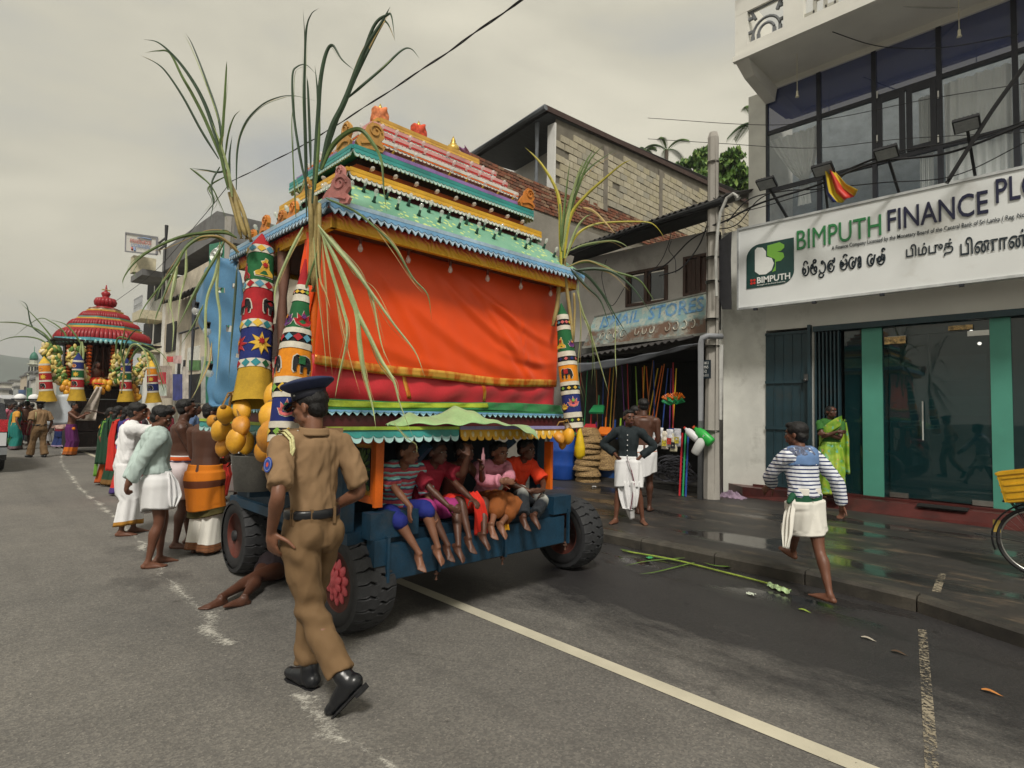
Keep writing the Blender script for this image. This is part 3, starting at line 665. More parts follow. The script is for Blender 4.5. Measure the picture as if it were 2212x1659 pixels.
corr(gl+Vector((-.1,-.08,.06)),gr+Vector((.35,-.08,.08)),2.6,.95,.13,.025,CORR,iw)
mb=MB();mb.tube([gl+Vector((-.1,-.1,-.03)),gr+Vector((.3,-.1,-.03))],.075,10,sq=1);mb.obj('gutter',M('black_gutter',(.018,.019,.022),.4,.2),iw)
mb=MB()
for k in range(7):q=gl.lerp(gr,(k+.3)/7);mb.bar(q+Vector((0,-.19,-.02)),q+Vector((0,0,.1)),.02);
mb.obj('gutter_clip',DM,iw)
mb=MB();mb.bar(gl+Vector((0,.05,-.06)),gr+Vector((0.3,.05,-.06)),.20,.03);mb.add([gl+Vector((0,.1,-.05)),gr+Vector((.3,.1,-.05)),Vector((ixr,YI,gr.z-.02)),Vector((ixl,YI,gl.z-.02))],[(0,1,2,3)]);mb.obj('eave_board',M('black_board',(.012,.012,.013),.8),iw)
mb=MB();mb.span((ixl,YI+.01,3.0),(ixr,YI+.24,zb-.001));mb.obj('beam',M('grimy_beam',(.10,.10,.095),.9,.3,2,.3,dirt=.6),iw)
a0_=at(1240,768,'y',YI-.15);a1_=at(1514,722,'y',YI-.15)
corr(Vector((a0_.x,YI-1.0,a0_.z-.22)),Vector((a1_.x,YI-1.0,a1_.z-.20)),.95,.22,.15,.025,CORR,iw,'awning')
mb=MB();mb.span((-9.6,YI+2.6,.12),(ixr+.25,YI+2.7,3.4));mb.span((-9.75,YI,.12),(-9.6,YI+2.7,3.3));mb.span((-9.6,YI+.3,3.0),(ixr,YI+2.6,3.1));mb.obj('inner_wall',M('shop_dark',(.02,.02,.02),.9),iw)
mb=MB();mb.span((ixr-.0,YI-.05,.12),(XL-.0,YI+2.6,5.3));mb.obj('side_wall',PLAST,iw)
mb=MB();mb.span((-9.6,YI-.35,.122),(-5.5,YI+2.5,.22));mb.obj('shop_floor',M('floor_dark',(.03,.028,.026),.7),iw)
ns=empty('shop_name_board',(-7,YI-.2,3.4),label='peeling blue and rusty tin name board with faded letters over the open shop',cat='sign')
m,t,b=newmat('peeling_blue');co=nd(t,'ShaderNodeTexCoord').outputs['Object']
n1=noise(t,co,5,9,.72);n2=noise(t,co,2.1,7,.7)
c=ramp(t,n1,[(.30,(.16,.30,.32)),(.48,(.22,.33,.33)),(.58,(.40,.42,.36)),(.66,(.16,.17,.16))])
zc=nd(t,'ShaderNodeSeparateXYZ',{0:co}).outputs[2]
lowm=nd(t,'ShaderNodeMapRange',{'Value':zc,'From Min':.45,'From Max':.1}).outputs[0]
rm=nd(t,'ShaderNodeMath',{0:nd(t,'ShaderNodeMath',{0:n2,1:.30},operation='ADD').outputs[0],1:lowm},operation='MULTIPLY').outputs[0]
c=mixc(t,ramp(t,rm,[(.66,(0,0,0)),(.86,(1,1,1))]),c,(.13,.075,.05));t.links.new(c,b.inputs['Base Color']);b.inputs['Roughness'].default_value=.7;bump(t,b,n1,.4,.01)
NB=m
A_=at(1284,686,'y',YI-.1);B_=at(1527,634,'y',YI-.1);C_=at(1527,719,'y',YI-.35);D_=at(1259,749,'y',YI-.35)
mb=MB();mb.add([D_,C_,B_,A_,D_+Vector((0,.4,0)),C_+Vector((.0,.4,0)),B_+Vector((0,.1,0)),A_+Vector((0,.1,0))],[(0,1,2,3),(4,7,6,5),(0,3,7,4),(3,2,6,7),(0,4,5,1),(1,5,6,2)]);mb.obj('board',NB,ns)
mb=MB();mb.bar(D_+Vector((0,-.01,-.02)),C_+Vector((0,-.01,-.02)),.05);mb.bar(A_+Vector((0,.0,.02)),B_+Vector((0,0,.02)),.03);mb.obj('board_edge',M('grey_tin',(.22,.22,.2),.6,.3),ns)
LB=M('faded_blue_letter',(.10,.24,.42),.6,.4,9,dirt=.5,dirtc=(.3,.33,.3));LW=M('faded_cream_letter',(.5,.48,.40),.7,.4,9,dirt=.5,dirtc=(.18,.12,.09))
def boardtext(s,u0,u1,v0,v1,mt):
 cu=bpy.data.curves.new('t','FONT');cu.body=s;cu.size=1;cu.offset=.02;cu.resolution_u=2;o=bpy.data.objects.new('t',cu);COL.objects.link(o)
 me=bpy.data.meshes.new_from_object(o.evaluated_get(bpy.context.evaluated_depsgraph_get()));bpy.data.objects.remove(o)
 v=np.array([p.co[:] for p in me.vertices]);v[:,0]-=v[:,0].min();v[:,0]/=v[:,0].max();v[:,1]-=v[:,1].min();v[:,1]/=v[:,1].max();r=MB()
 for p in v:
  uu=u0+(u1-u0)*p[0];vv=v0+(v1-v0)*p[1];q=D_.lerp(C_,uu).lerp(A_.lerp(B_,uu),vv);r.v.append(tuple(q+Vector((0,-.012,0))))
 r.f=[tuple(p.vertices) for p in me.polygons];r.m=[0]*len(r.f);r.obj('lettering',mt,ns)
boardtext('ISMAIL  STORES',.10,.98,.56,.95,LB)
for i in range(13):
 if i in (4,8):continue
 u=.14+i*.062;q=lambda a_,b2:D_.lerp(C_,a_).lerp(A_.lerp(B_,a_),b2)+Vector((0,-.02,0));mb=MB() if i==0 else mb
 pts=arc(.5,.5,.5,.5,20*i,20*i+260,8);mb.tube([q(u+p[0]*.035,.17+p[1]*.22) for p in pts],.012,4)
mb.obj('lettering',LW,ns)
mb=MB();p0=at(1236,797,'y',YI-1.05);p1=at(1508,752,'y',YI-.95)
def tp(u,v):
 p=p0.lerp(p1,u);return(p.x,p.y-.03*math.sin(u*9)+v*.05,p.z+.10-.20*v*(1-.8*u)-.05*math.sin(u*math.pi)+.012*math.sin(u*23+v*4))
mb.sheet(tp,36,5,.004);mb.obj('tarpaulin',M('grey_tarp',(.13,.14,.16),.5,.2,3),smooth=True,label='grey plastic tarpaulin strung under the tin awning',cat='tarpaulin')
# ================================================================ concrete pole and pipes
PB=at(1537,1077,'z',.12)
pl=empty('utility_pole',tuple(PB),label='tapering concrete utility pole with metal straps beside the old shop',cat='utility pole')
top=at(1541,287,'y',PB.y);r0,r1=.155,.105
CON=M('pole_concrete',(.36,.34,.31),.9,.15,2.5,.4,dirt=.25,dirtc=(.2,.18,.15),stretch=(1,1,.5))
mb=MB();mb.tube([PB,PB+(top-PB)*.985,top],[r0,r1,r1*.7],8);mb.obj('shaft',CON,pl)
for k,z_ in enumerate((6.35,5.0,4.55,4.1,3.4,2.9,1.35)):
 q=PB.lerp(top,(z_-.12)/(top.z-.12));rr=r0+(r1-r0)*(z_-.12)/(top.z-.12)+.006;mb=MB();mb.cyl(q-Vector((0,0,.014)),q+Vector((0,0,.014)),rr,12);mb.obj('strap',ST,pl)
q=PB.lerp(top,.345);mb=MB();mb.box(q+Vector((-.03,-.15,0)),(.15,.03,.34));pt=mb.obj('number_plate',BLK,pl)
for i,s_ in enumerate(('HK1','MN5','52','B-111')):text(s_,q.x-.09,q.y-.172,q.z+.09-i*.075,1,WHT,pt,width=.10 if len(s_)>2 else .07,height=.05,depth=.001)
PIPE=M('grey_pipe',(.25,.26,.28),.5,.1)
p=at(1513,1078,'z',.12);pt_=at(1513,742,'y',p.y)
mb=MB();mb.tube([(p.x,p.y,.12),(p.x,p.y,pt_.z),(p.x+.03,p.y,pt_.z+.10),(p.x+.12,p.y+.02,pt_.z+.13),(p.x+.25,p.y+.3,pt_.z+.14)],.055,10);mb.obj('drain_pipe',PIPE,label='grey plastic downpipe bending over at the shop edge',cat='pipe',smooth=True)
p=at(1556,1070,'z',.12);mb=MB();pt_=at(1556,745,'y',p.y);mb.cyl((p.x,p.y,.12),(p.x,p.y,pt_.z),.055,10)
mb.obj('drain_pipe',M('pale_pipe',(.42,.42,.4),.5,.1,dirt=.3),label='pale thin upright pipe right of the concrete pole',cat='pipe',smooth=True)
P=[at(x,y,'y',PB.y-.14) for x,y in ((1548,640),(1546,560),(1550,500),(1556,460),(1570,428),(1584,418),(1592,424))]
mb=MB();mb.tube(P,.028,8);mb.tube([P[-1],P[-1]+Vector((.02,0,-.05))],[.05,.055],8);mb.obj('bent_conduit',M('pale_pipe',(.42,.42,.4),.5),label='pale bent cable conduit curving over beside the pole top',cat='pipe')
mb=MB();c0=[at(x,y,'y',PB.y+.05) for x,y in ((1553,520),(1580,500),(1578,560),(1580,668),(1560,668),(1552,640))];mb.add(c0+[q+Vector((0,.02,0)) for q in c0],[tuple(range(6)),tuple(range(11,5,-1))]+[(i,i+6,(i+1)%6+6,(i+1)%6) for i in range(6)])
mb.obj('black_sheeting',M('black_plastic',(.02,.02,.024),.6,.3,6,.4),label='torn black plastic sheet hanging behind the pole',cat='plastic sheet')
# ================================================================ block house behind
bh=empty('block_house',(-12,14,0),label='tall unplastered cement-block house with tin roof behind the old shop',cat='building')
XB=-11.0
BPX=lambda vx,vy:at(vx,vy,'x',XB)
TLc=BPX(1200,256);TRc=BPX(1530,402);
roofz=lambda y:TLc.z+(TRc.z-TLc.z)*(y-TLc.y)/(TRc.y-TLc.y)
y0=TLc.y;BW,BHh=.40,.215
redz=BPX(1199,410).z
mats_b=[M('cement_block_%d'%i,c,.9,.12,5,.5,dirt=.15,dirtc=(.2,.18,.13)) for i,c in enumerate([(.42,.38,.28),(.38,.345,.26),(.46,.42,.32),(.34,.32,.26),(.40,.36,.25)])]
srcs=[]
for m_ in mats_b:
 mb=MB();mb.box((0,0,0),(.05,BW-.025,BHh-.025));o=mb.obj('cement_block',m_,bh,world=False,link=False);srcs.append(o)
mb=MB();mb.add([(XB,y0,0),(XB,26,0),(XB,26,roofz(26)),(XB,y0,roofz(y0))],[(0,1,2,3)]);mb.add([(XB-5,y0,0),(XB,y0,0),(XB,y0,redz),(XB-5,y0,redz)],[(0,1,2,3)])
mb.obj('wall',M('mortar',(.17,.155,.125),.95,.2,3,.4),bh)
cands=[];row=0;z=redz+.1
r_=random.Random(5)
while z<roofz(26):
 y=y0+(.2 if row%2 else 0)+.2
 while y<25.5:
  if z+BHh/2<roofz(y)-.25 and z>redz+.06*(y-y0)-.05 and not (15.2<y%50<0):cands.append((y,z))
  y+=BW
 z+=BHh;row+=1
def seen(y,z):
 d=Vector((XB,y,z))-CO;k=d.dot(CF);return CX_+F_*d.dot(CR)/k,CY_-F_*d.dot(CU)/k
cands=[c for c in cands if (lambda q:1195<q[0]<1650 and q[1]<700)(seen(*c))]
cands.sort(key=lambda c:c[0])
rest=MB()
for i,(y,z) in enumerate(cands):
 if r_.random()<.02:continue
 pos=Vector((XB+.012+r_.uniform(-.012,.012),y+r_.uniform(-.006,.006),z+r_.uniform(-.004,.004)))
 if i<298:
  o=inst(srcs[r_.choice([0,0,1,1,2,3,4])],bh,pos-PM[bh].translation)
 else:rest.box(pos,(.05,BW-.025,BHh-.025),mi=r_.randrange(5))
rest.obj('cement_blocks',mats_b,bh,kind='stuff')
rb=MB();
for row in range(9):
 z=redz-.05-row*.088;y=y0-3.5+(.1 if row%2 else 0)
 while y<22:
  zz=z+.055*max(0,y-y0)+.02*math.sin(y)
  rb.box((XB+.015+r_.uniform(-.012,.012),y,zz),(.05,.205,.07),mi=r_.choice([0,0,1,2]));y+=.225
rb.obj('red_bricks',[M('red_brick_a',(.22,.085,.05),.9,.25,6,.4),M('red_brick_b',(.15,.075,.05),.9,.25,6,.4),M('red_brick_c',(.27,.17,.11),.9,.25,6,.4)],bh,kind='stuff')
mb=MB();mb.add([(XB-.01,y0-3.6,0),(XB-.01,y0,0),(XB-.01,y0,redz),(XB-.01,y0-3.6,redz-.1)],[(0,1,2,3)]);mb.add([(XB-.01,y0-3.6,0),(XB-2,y0-3.6,0),(XB-2,y0-3.6,redz-.1),(XB-.01,y0-3.6,redz-.1)],[(0,1,2,3)]);mb.obj('wall',M('rough_grey_render',(.25,.235,.205),.95,.2,.8,.5,dirt=.5,dirtc=(.12,.11,.09)),bh)
mb=MB();mb.span((XB+.0,y0-3.58,0),(XB+.06,22,redz-.88));mb.obj('render_coat',M('rough_grey_render',(.25,.235,.205),.95),bh)
for yy in (y0+2.3,y0+5.6,y0+10.5):mb=MB();mb.span((XB+.02,yy,redz),(XB+.052,yy+.22,roofz(yy)-.2));mb.obj('tie_column',M('cast_column',(.20,.18,.15),.9,.25,3,.5),bh)
mb=MB();WT=Vector((XB,y0,0));mb.span((XB-.25,y0-.06,redz-.1),(XB+.04,y0+.0,roofz(y0)-.15));mb.obj('corner_post',M('white_wall',(.66,.66,.64),.8,.05),bh)
mb=MB();mb.span((XB-5,y0+1.4,redz-.1),(XB-.2,y0+1.5,roofz(y0)));mb.obj('white_wall',M('white_wall',(.66,.66,.64),.8,.05),bh)
mb=MB();mb.span((XB-1.6,y0+1.36,redz-.1),(XB-.4,y0+1.398,redz+.9));mb.obj('window',BRN,bh)
e0=BPX(1198,256)+Vector((.1,-.5,.1));e1=Vector((XB-5.2,e0.y,e0.z-.3))
e1=at(1022,334,'y',e0.y)
TIN=M('tin_roof',(.09,.09,.095),.6,.2,2)
mb=MB();n_=60
def rf(u,v):p=e1.lerp(e0,u);dz=(roofz(26)-roofz(y0)+.2)*v;return(p.x,p.y+v*(26-y0),p.z+dz+.03*math.sin(u*160))
mb.sheet(rf,160,3,.02);mb.obj('roof',TIN,bh,True)
mb=MB();mb.tube([e1+Vector((-.1,-.05,-.03)),e0+Vector((.05,-.05,-.03))],.09,8);gt=mb.obj('gutter',M('blue_grey_gutter',(.14,.155,.175),.5),bh)
mb=MB();q=e0+Vector((-.15,.05,-.1));mb.cyl((XB-.45,y0-.3,redz-.4),(XB-.45,y0-.3,e0.z-.1),.07,8);mb.obj('drain_pipe',M('blue_grey_gutter',(.14,.155,.175),.5),bh)
mb=MB();mb.bar(e0+Vector((-.02,0,0)),Vector((XB+.08,26,roofz(26)+.02)),.06,.16);mb.obj('verge_board',M('rust_brown',(.06,.035,.03),.7),bh)
mb=MB();mb.add([e1+Vector((0,.1,-.12)),e0+Vector((0,.1,-.12)),e0+Vector((0,1.9,.05)),e1+Vector((0,1.9,.05))],[(0,1,2,3)]);mb.obj('eave_soffit',M('grey_boards',(.08,.09,.10),.7,.2,3,stretch=(8,1,1)),bh)
# ================================================================ festival chariot (near)
XC,YC=-4.6,3.15
ch=empty('festival_chariot',(-4.6,3.15,0),label='tall painted wooden festival chariot draped in orange cloth with tiered temple roof',cat='chariot')
def P_(name,c,rough=.5,var=.16,**k):
 k.setdefault('dirt',.32);k.setdefault('dirtc',tuple(v*.45+.02 for v in c));return M(name,c,rough,var,**k)
BLU=P_('cart_blue',(.008,.038,.072),.5,.3,dirt=.25,dirtc=(.05,.055,.06),bmp=.3)
YEL=P_('paint_yellow',(.66,.36,.03),.45);GLD=P_('paint_gold',(.62,.36,.07),.45);TEA=P_('paint_teal',(.04,.28,.26),.45);WTR=P_('paint_white',(.66,.66,.60),.5)
SKY=P_('paint_sky',(.16,.36,.58),.5);ORG=P_('paint_orange',(.68,.13,.008),.45);RDD=P_('paint_red',(.50,.025,.02),.5);PNK=P_('paint_pink',(.64,.32,.31),.5);MAR=P_('paint_maroon',(.09,.012,.016),.5)
GRNP=P_('roof_green',(.17,.40,.26),.6,.16,scale=2.5,dirt=.2,dirtc=(.25,.38,.3));PUR=P_('paint_purple',(.30,.17,.42),.5);CRM=P_('paint_cream',(.72,.54,.34),.55);LBL=P_('paint_pale_blue',(.40,.55,.68),.5);TSHADE=P_('tier_shade',(.03,.022,.028),.8);MDK=P_('socket_maroon',(.14,.03,.015),.45);GDK=P_('socket_green',(.008,.05,.03),.3);YDK=P_('socket_yellow',(.35,.22,.02),.4);BDK=P_('socket_blue',(.02,.06,.18),.4)
def rectring(mb,hx,hy,z0,z1,hx2=None,hy2=None,mi=None,xc=XC,yc=YC):
 hx2=hx if hx2 is None else hx2;hy2=hy if hy2 is None else hy2
 a=[(xc+s*hx,yc+t_*hy,z0) for s,t_ in ((1,-1),(1,1),(-1,1),(-1,-1))];b_=[(xc+s*hx2,yc+t_*hy2,z1) for s,t_ in ((1,-1),(1,1),(-1,1),(-1,-1))]
 mb.add(a+b_,[(i,(i+1)%4,4+(i+1)%4,4+i) for i in range(4)]+[(3,2,1,0),(4,5,6,7)],mi)
def scal(mb,a,b,n,top,drop,nrm,th=.012,pointed=False,mi=None,off=0.0):
 """board between a and b (top edge), height top, with n scallops hanging a further drop"""
 a=Vector(a);b=Vector(b);d=(b-a);Lg=d.length;d.normalize();up=Vector((0,0,1));nrm=Vector(nrm).normalized();dn=(-up+nrm*.25).normalized()
 w=Lg/n;low=[];k=2 if pointed else 6
 for i in range(n):
  for j in range(k):
   x=w*i+w*j/k;y=drop*(1-abs(2*j/k-1)) if pointed else drop*math.sqrt(max(0,1-(2*j/k-1)**2))
   low.append((x,top+y))
 low.append((Lg,top));q=lambda p,o:a+d*p[0]+dn*p[1]+nrm*(o+off)
 V=[];
 for p in low:V+=[q((p[0],0),th),q(p,th),q((p[0],0),0),q(p,0)]
 Fc=[]
 for i in range(len(low)-1):
  e=4*i;Fc+=[(e,e+1,e+5,e+4),(e+2,e+6,e+7,e+3),(e+1,e+3,e+7,e+5),(e,e+4,e+6,e+2)]
 mb.add(V,Fc,mi)
SIDES=[((1,-1),(1,1),(1,0,0)),((-1,-1),(1,-1),(0,-1,0)),((-1,1),(-1,-1),(-1,0,0)),((1,1),(-1,1),(0,1,0))]
def trimring(hx,hy,z,top,drop,n_per_m,m_band,m_tip,parent=ch,pointed=False,name='scalloped_trim',xc=XC,yc=YC,line=None):
 for a,b_,nr in SIDES:
  p=Vector((xc+a[0]*hx,yc+a[1]*hy,z));q=Vector((xc+b_[0]*hx,yc+b_[1]*hy,z));n=max(3,int((q-p).length*n_per_m))
  mb=MB();scal(mb,p,q,n,top,drop,nr,pointed=pointed);scal(mb,p,q,n,top*.72,drop*.42,nr,.004,pointed,1,off=.013)
  if line:mb.bar(p+Vector(nr)*.01+Vector((0,0,.008)),q+Vector(nr)*.01+Vector((0,0,.008)),.022,.03,mi=2)
  mb.obj(name,[m_tip,m_band]+([line] if line else []),parent)
hx,hy=.905,1.33
mb=MB()
for a,b_,nr in SIDES:
 p=Vector((XC+a[0]*hx,YC+a[1]*hy,2.915));q=Vector((XC+b_[0]*hx,YC+b_[1]*hy,2.915));mb.bar(p-Vector(nr)*.02,q-Vector(nr)*.02,.04,.105)
def fascia():
 m,t,b=newmat('fascia_scroll');co=nd(t,'ShaderNodeTexCoord').outputs['Object'];s=nd(t,'ShaderNodeSeparateXYZ',{0:co})
 z=s.outputs[2];h=nd(t,'ShaderNodeMath',{0:s.outputs[0],1:s.outputs[1]},operation='ADD').outputs[0]
 w=nd(t,'ShaderNodeTexWave',{'Vector':co,'Scale':9.0,'Distortion':9.0,'Detail':1.0,'Detail Scale':1.2},bands_direction='DIAGONAL').outputs['Fac']
 sh=nd(t,'ShaderNodeMath',{0:nd(t,'ShaderNodeMath',{0:w,1:.022},operation='MULTIPLY').outputs[0],1:z},operation='ADD').outputs[0]
 c=ramp(t,nd(t,'ShaderNodeMapRange',{'Value':sh,'From Min':2.87,'From Max':2.985}).outputs[0],[(.36,(.75,.38,.012)),(.62,(.74,.22,.04)),(.85,(.55,.03,.02))])
 t.links.new(c,b.inputs['Base Color']);b.inputs['Roughness'].default_value=.45;bump(t,b,w,.5,.012);return m
FAS=fascia();FAS2=FAS
mb.obj('fascia_board',FAS,ch)
trimring(hx+.045,hy+.045,3.02,.045,.045,17,SKY,LBL,pointed=True,line=LBL)
mb=MB();rectring(mb,hx+.04,hy+.04,3.022,3.045);mb.obj('eave_ledge',LBL,ch)
mb=MB();rectring(mb,hx-.045,hy-.045,2.90,2.99);mb.obj('ceiling',P_('ceiling_orange',(.12,.03,.015),.7),ch)
def leafspray():
 m,t,b=newmat('roof_green_leaves');co=nd(t,'ShaderNodeTexCoord').outputs['Object']
 mp_=nd(t,'ShaderNodeMapping',{'Vector':co,'Scale':(5.2,5.2,5.2),'Rotation':(.6,.5,.3)}).outputs[0]
 v=nd(t,'ShaderNodeTexVoronoi',{'Vector':mp_,'Scale':3.4});n=noise(t,co,2.0,2,.4)
 sp=nd(t,'ShaderNodeMath',{0:ramp(t,v.outputs['Distance'],[(.30,(1,1,1)),(.36,(0,0,0))]),1:ramp(t,n,[(.50,(0,0,0)),(.54,(1,1,1))])},operation='MULTIPLY').outputs[0]
 base=ramp(t,noise(t,co,3,5),[(.3,(.12,.33,.22)),(.7,(.22,.45,.32))]);c=mixc(t,sp,base,(.55,.66,.22))
 t.links.new(c,b.inputs['Base Color']);b.inputs['Roughness'].default_value=.5;bump(t,b,noise(t,co,9,5),.2,.01);return m
mb=MB();rectring(mb,.935,1.36,3.046,3.33,.62,1.06);mb.obj('roof_slope',leafspray(),ch)
mb=MB();rectring(mb,.60,1.04,3.331,3.40);mb.obj('roof_band',MAR,ch)
trimring(.63,1.07,3.43,.045,.032,22,YEL,WTR,line=YEL)
mb=MB();rectring(mb,.62,1.06,3.432,3.445);mb.obj('roof_ledge',YEL,ch)
mb=MB();rectring(mb,.53,.97,3.446,3.56,.50,.94);mb.obj('roof_band',P_('burnt_orange',(.42,.10,.03),.55),ch)
mb=MB();rectring(mb,.485,.925,3.561,3.615);mb.obj('roof_band',TSHADE,ch)  # dark paint stands in for the shade under the teal trim
trimring(.57,1.01,3.645,.045,.032,24,TEA,P_('pale_teal',(.40,.58,.52),.5),line=TEA)
mb=MB();rectring(mb,.56,1.00,3.648,3.66);mb.obj('roof_ledge',TEA,ch)
trimring(.525,.965,3.70,.03,.025,22,PUR,P_('lilac',(.55,.48,.62),.5),line=PUR)
def scrollmat(name,ca,cb):
 m,t,b=newmat(name);co=nd(t,'ShaderNodeTexCoord').outputs['Object']
 w=nd(t,'ShaderNodeTexWave',{'Vector':co,'Scale':5.0,'Distortion':12.0,'Detail':1.0,'Detail Scale':1.0},wave_type='RINGS').outputs['Fac']
 t.links.new(ramp(t,w,[(.2,ca),(.75,cb)]),b.inputs['Base Color']);b.inputs['Roughness'].default_value=.5;bump(t,b,w,.8,.02);return m
CRS=scrollmat('cream_scroll',(.60,.38,.24),(.76,.66,.50));PKS=scrollmat('pink_scroll',(.60,.32,.30),(.74,.64,.58))
steps=[(.515,.955,3.672,.43,.855,3.80,CRS),(.425,.845,3.815,.36,.765,3.90,PKS),(.35,.75,3.915,.29,.67,4.00,PKS),(.28,.655,4.01,.225,.585,4.09,P_('shadow_plum',(.10,.04,.06),.6))]
for i,(a,b_,c,d,e_,f,mt) in enumerate(steps):
 mb=MB();rectring(mb,a,b_,c,f,d,e_);mb.obj('roof_slope',mt,ch)
 if i<3:
  trimring(d+.035,e_+.035,f+.028,.022,.022,24,[ORG,RDD,RDD][i],[WTR,PNK,WTR][i],line=[WTR,PNK,PNK][i]);mb=MB();rectring(mb,d+.03,e_+.03,f+.002,f+.014);mb.obj('roof_ledge',[PNK,WTR,PNK][i],ch)
trimring(.205,.575,4.155,.035,.028,26,GLD,P_('pale_gold',(.68,.55,.28),.45),line=GLD)
mb=MB();rectring(mb,.20,.57,4.10,4.16);rectring(mb,.185,.555,4.1601,4.185,mi=0);mb.obj('ridge_board',GLD,ch)
m,t,b=newmat('bulb_glass');b.inputs['Base Color'].default_value=(.85,.85,.82,1);b.inputs['Roughness'].default_value=.05;b.inputs['Alpha'].default_value=.38;b.inputs['Specular IOR Level'].default_value=.9;BULB=m
s_mb=MB();s_mb.lathe([(.020,0),(.022,.01),(.015,.02),(.013,.055),(.010,.06)],n=8)
b_mb=MB();b_mb.lathe([(.008,.058),(.012,.07),(.021,.09),(.023,.105),(.017,.122),(.004,.13)],n=8)
SRC={}
for k_,m_ in (('m',MDK),('g',GDK),('y',YDK),('b',BDK)):SRC[k_]=s_mb.obj('bulb_socket',m_,ch,world=False,link=False,smooth=True)
SRCB=b_mb.obj('light_bulb',BULB,ch,world=False,link=False,smooth=True)
def bulb(p,nr,k_,parent=ch,s=.8):
 q=Vector(nr).to_track_quat('Z','Y').to_euler();base=PM[parent].inverted()@Vector(p)
 o=inst(SRC[k_],parent,base,q,s);c=inst(SRCB,o)
def bulbrow(hx_,hy_,z,n,k_,tilt,sides=(0,1),off=.5):
 for si in sides:
  a,b_,nr=SIDES[si];p=Vector((XC+a[0]*hx_,YC+a[1]*hy_,z));q=Vector((XC+b_[0]*hx_,YC+b_[1]*hy_,z))
  nn=n if si==0 else max(2,int(n*hx_/hy_))
  for i in range(nn):
   if RND.random()<.06:continue
   bulb(p.lerp(q,(i+off)/nn)+Vector((0,0,RND.uniform(-.004,.004))),Vector(nr)*(1)+Vector((RND.uniform(-.06,.06),RND.uniform(-.06,.06),tilt)),k_)
bulbrow(.80,1.225,3.17,12,'g',1.9,off=.35);bulbrow(.69,1.12,3.27,11,'g',1.9,off=.7)
bulbrow(.515,.955,3.50,9,'m',.25);bulbrow(.47,.90,3.745,9,'y',.9);bulbrow(.39,.80,3.862,10,'m',1.0);bulbrow(.315,.71,3.962,10,'b',1.1)
for i in range(6):
 p=Vector((XC+hx-.10,YC-1.05+i*.42,2.88));bulb(p,(0,0,-1),'m',s=.9)
def makara(c,nrm,s,mt,name='scroll_ornament',parent=ch):
 n_=Vector(nrm).normalized();x=n_.cross(Vector((0,0,1))).normalized();fr=Matrix(((x.x,0,n_.x,c[0]),(x.y,0,n_.y,c[1]),(x.z,1,n_.z,c[2]),(0,0,0,1)))
 P=[(-.10,-.09),(.10,-.10),(.13,-.06),(.11,-.02),(.08,.02),(.05,.04),(.04,.09),(.0,.13),(-.06,.13),(-.10,.09),(-.11,.03),(-.08,-.01),(-.12,-.05)]
 mb=MB();mb.prism([(p[0]*s,p[1]*s) for p in P],fr,.03)
 mb.tube([fr@Vector(((.0-.055*math.cos(R_(a))*(1-a/700))*s-.03*s,(.06+.055*math.sin(R_(a))*(1-a/700))*s,.035)) for a in range(0,480,30)],.008,5)
 mb.tube([fr@Vector((x_*s,y_*s,.035)) for x_,y_ in ((-.09,-.06),(0,-.04),(.09,-.07))],.009,5)
 return mb.obj(name,mt,parent)
OCH=P_('ochre_carving',(.50,.27,.07),.55,.25,dirt=.3,dirtc=(.2,.1,.04));PNC=P_('pink_carving',(.55,.22,.20),.55,.25)
makara((XC+.56,YC-.86,3.76),(1,-.1,.3),1.0,OCH);makara((XC+.40,YC-.98,3.77),(0,-1,.3),.95,OCH);makara((XC+.56,YC+.92,3.76),(1,0,.3),.9,P_('orange_carving',(.62,.22,.04),.5))
makara((XC+.93,YC-1.30,3.10),(.5,-1,0),.95,PNC);makara((XC+.60,YC-1.12,3.33),(0,-1,.2),.8,PNC);makara((XC-.2,YC-1.02,3.5),(0,-1,.2),.8,OCH)
for i,q in enumerate(((537,545),(600,500),(625,480),(565,520))):
 p=at(*q,'y',1.80);makara((p.x,1.84,3.07+.02*i),(0,-1,0),.75,P_('orange_carving',(.62,.16,.04),.5))
for i,yy in enumerate((2.70,3.13,3.56)):
 rt=empty('pot_finial',(XC,yy,4.185),parent=None,label=['brass pot finial wrapped in orange and blue cloth, left on the ridge','brass pot finial wrapped in red and green rags, middle of the ridge','bare brass pot finial with purple cloth flapping, right on the ridge'][i],cat='finial',group='pot finials along the chariot ridge')
 mb=MB();mb.lathe([(.03,0),(.055,.015),(.03,.035),(.02,.05),(.055,.075),(.068,.11),(.058,.145),(.03,.165),(.035,.175),(.018,.185),(.026,.20),(.014,.225),(.003,.25)],(XC,yy,4.185),14);mb.obj('pot',P_('brass',(.60,.42,.10),.35,metal=.5),rt,True)
 cs=[(.62,.20,.08),(.55,.07,.03),(.30,.16,.32)][i];mb=MB()
 def wrap(u,v):
  a=u*6.28*(1 if i<2 else .45)+1.0;r=.068+.007*math.sin(5*a+v*7)+.012*v;return(XC+r*math.cos(a)-(0 if i<2 else -.0),yy+r*math.sin(a)+(0 if i<2 else .07+.10*v),4.185+.19-.14*v+.012*math.sin(a*3))
 mb.sheet(wrap,26,7,.004);mb.obj('cloth_wrap',M('rag%d'%i,cs,.8,.5,14,.5),rt,True)
 mb=MB();mb.tube([(XC+.07*math.cos(a/3),yy+.07*math.sin(a/3),4.185+.06+.012*a) for a in range(9)],.014,5);mb.obj('ribbon',M('ribbon%d'%i,[(.15,.38,.6),(.2,.4,.1),(.6,.4,.3)][i],.7),rt)
WXc,WYc=.63,1.31
DKI=P_('interior_shade',(.018,.014,.016),.8)
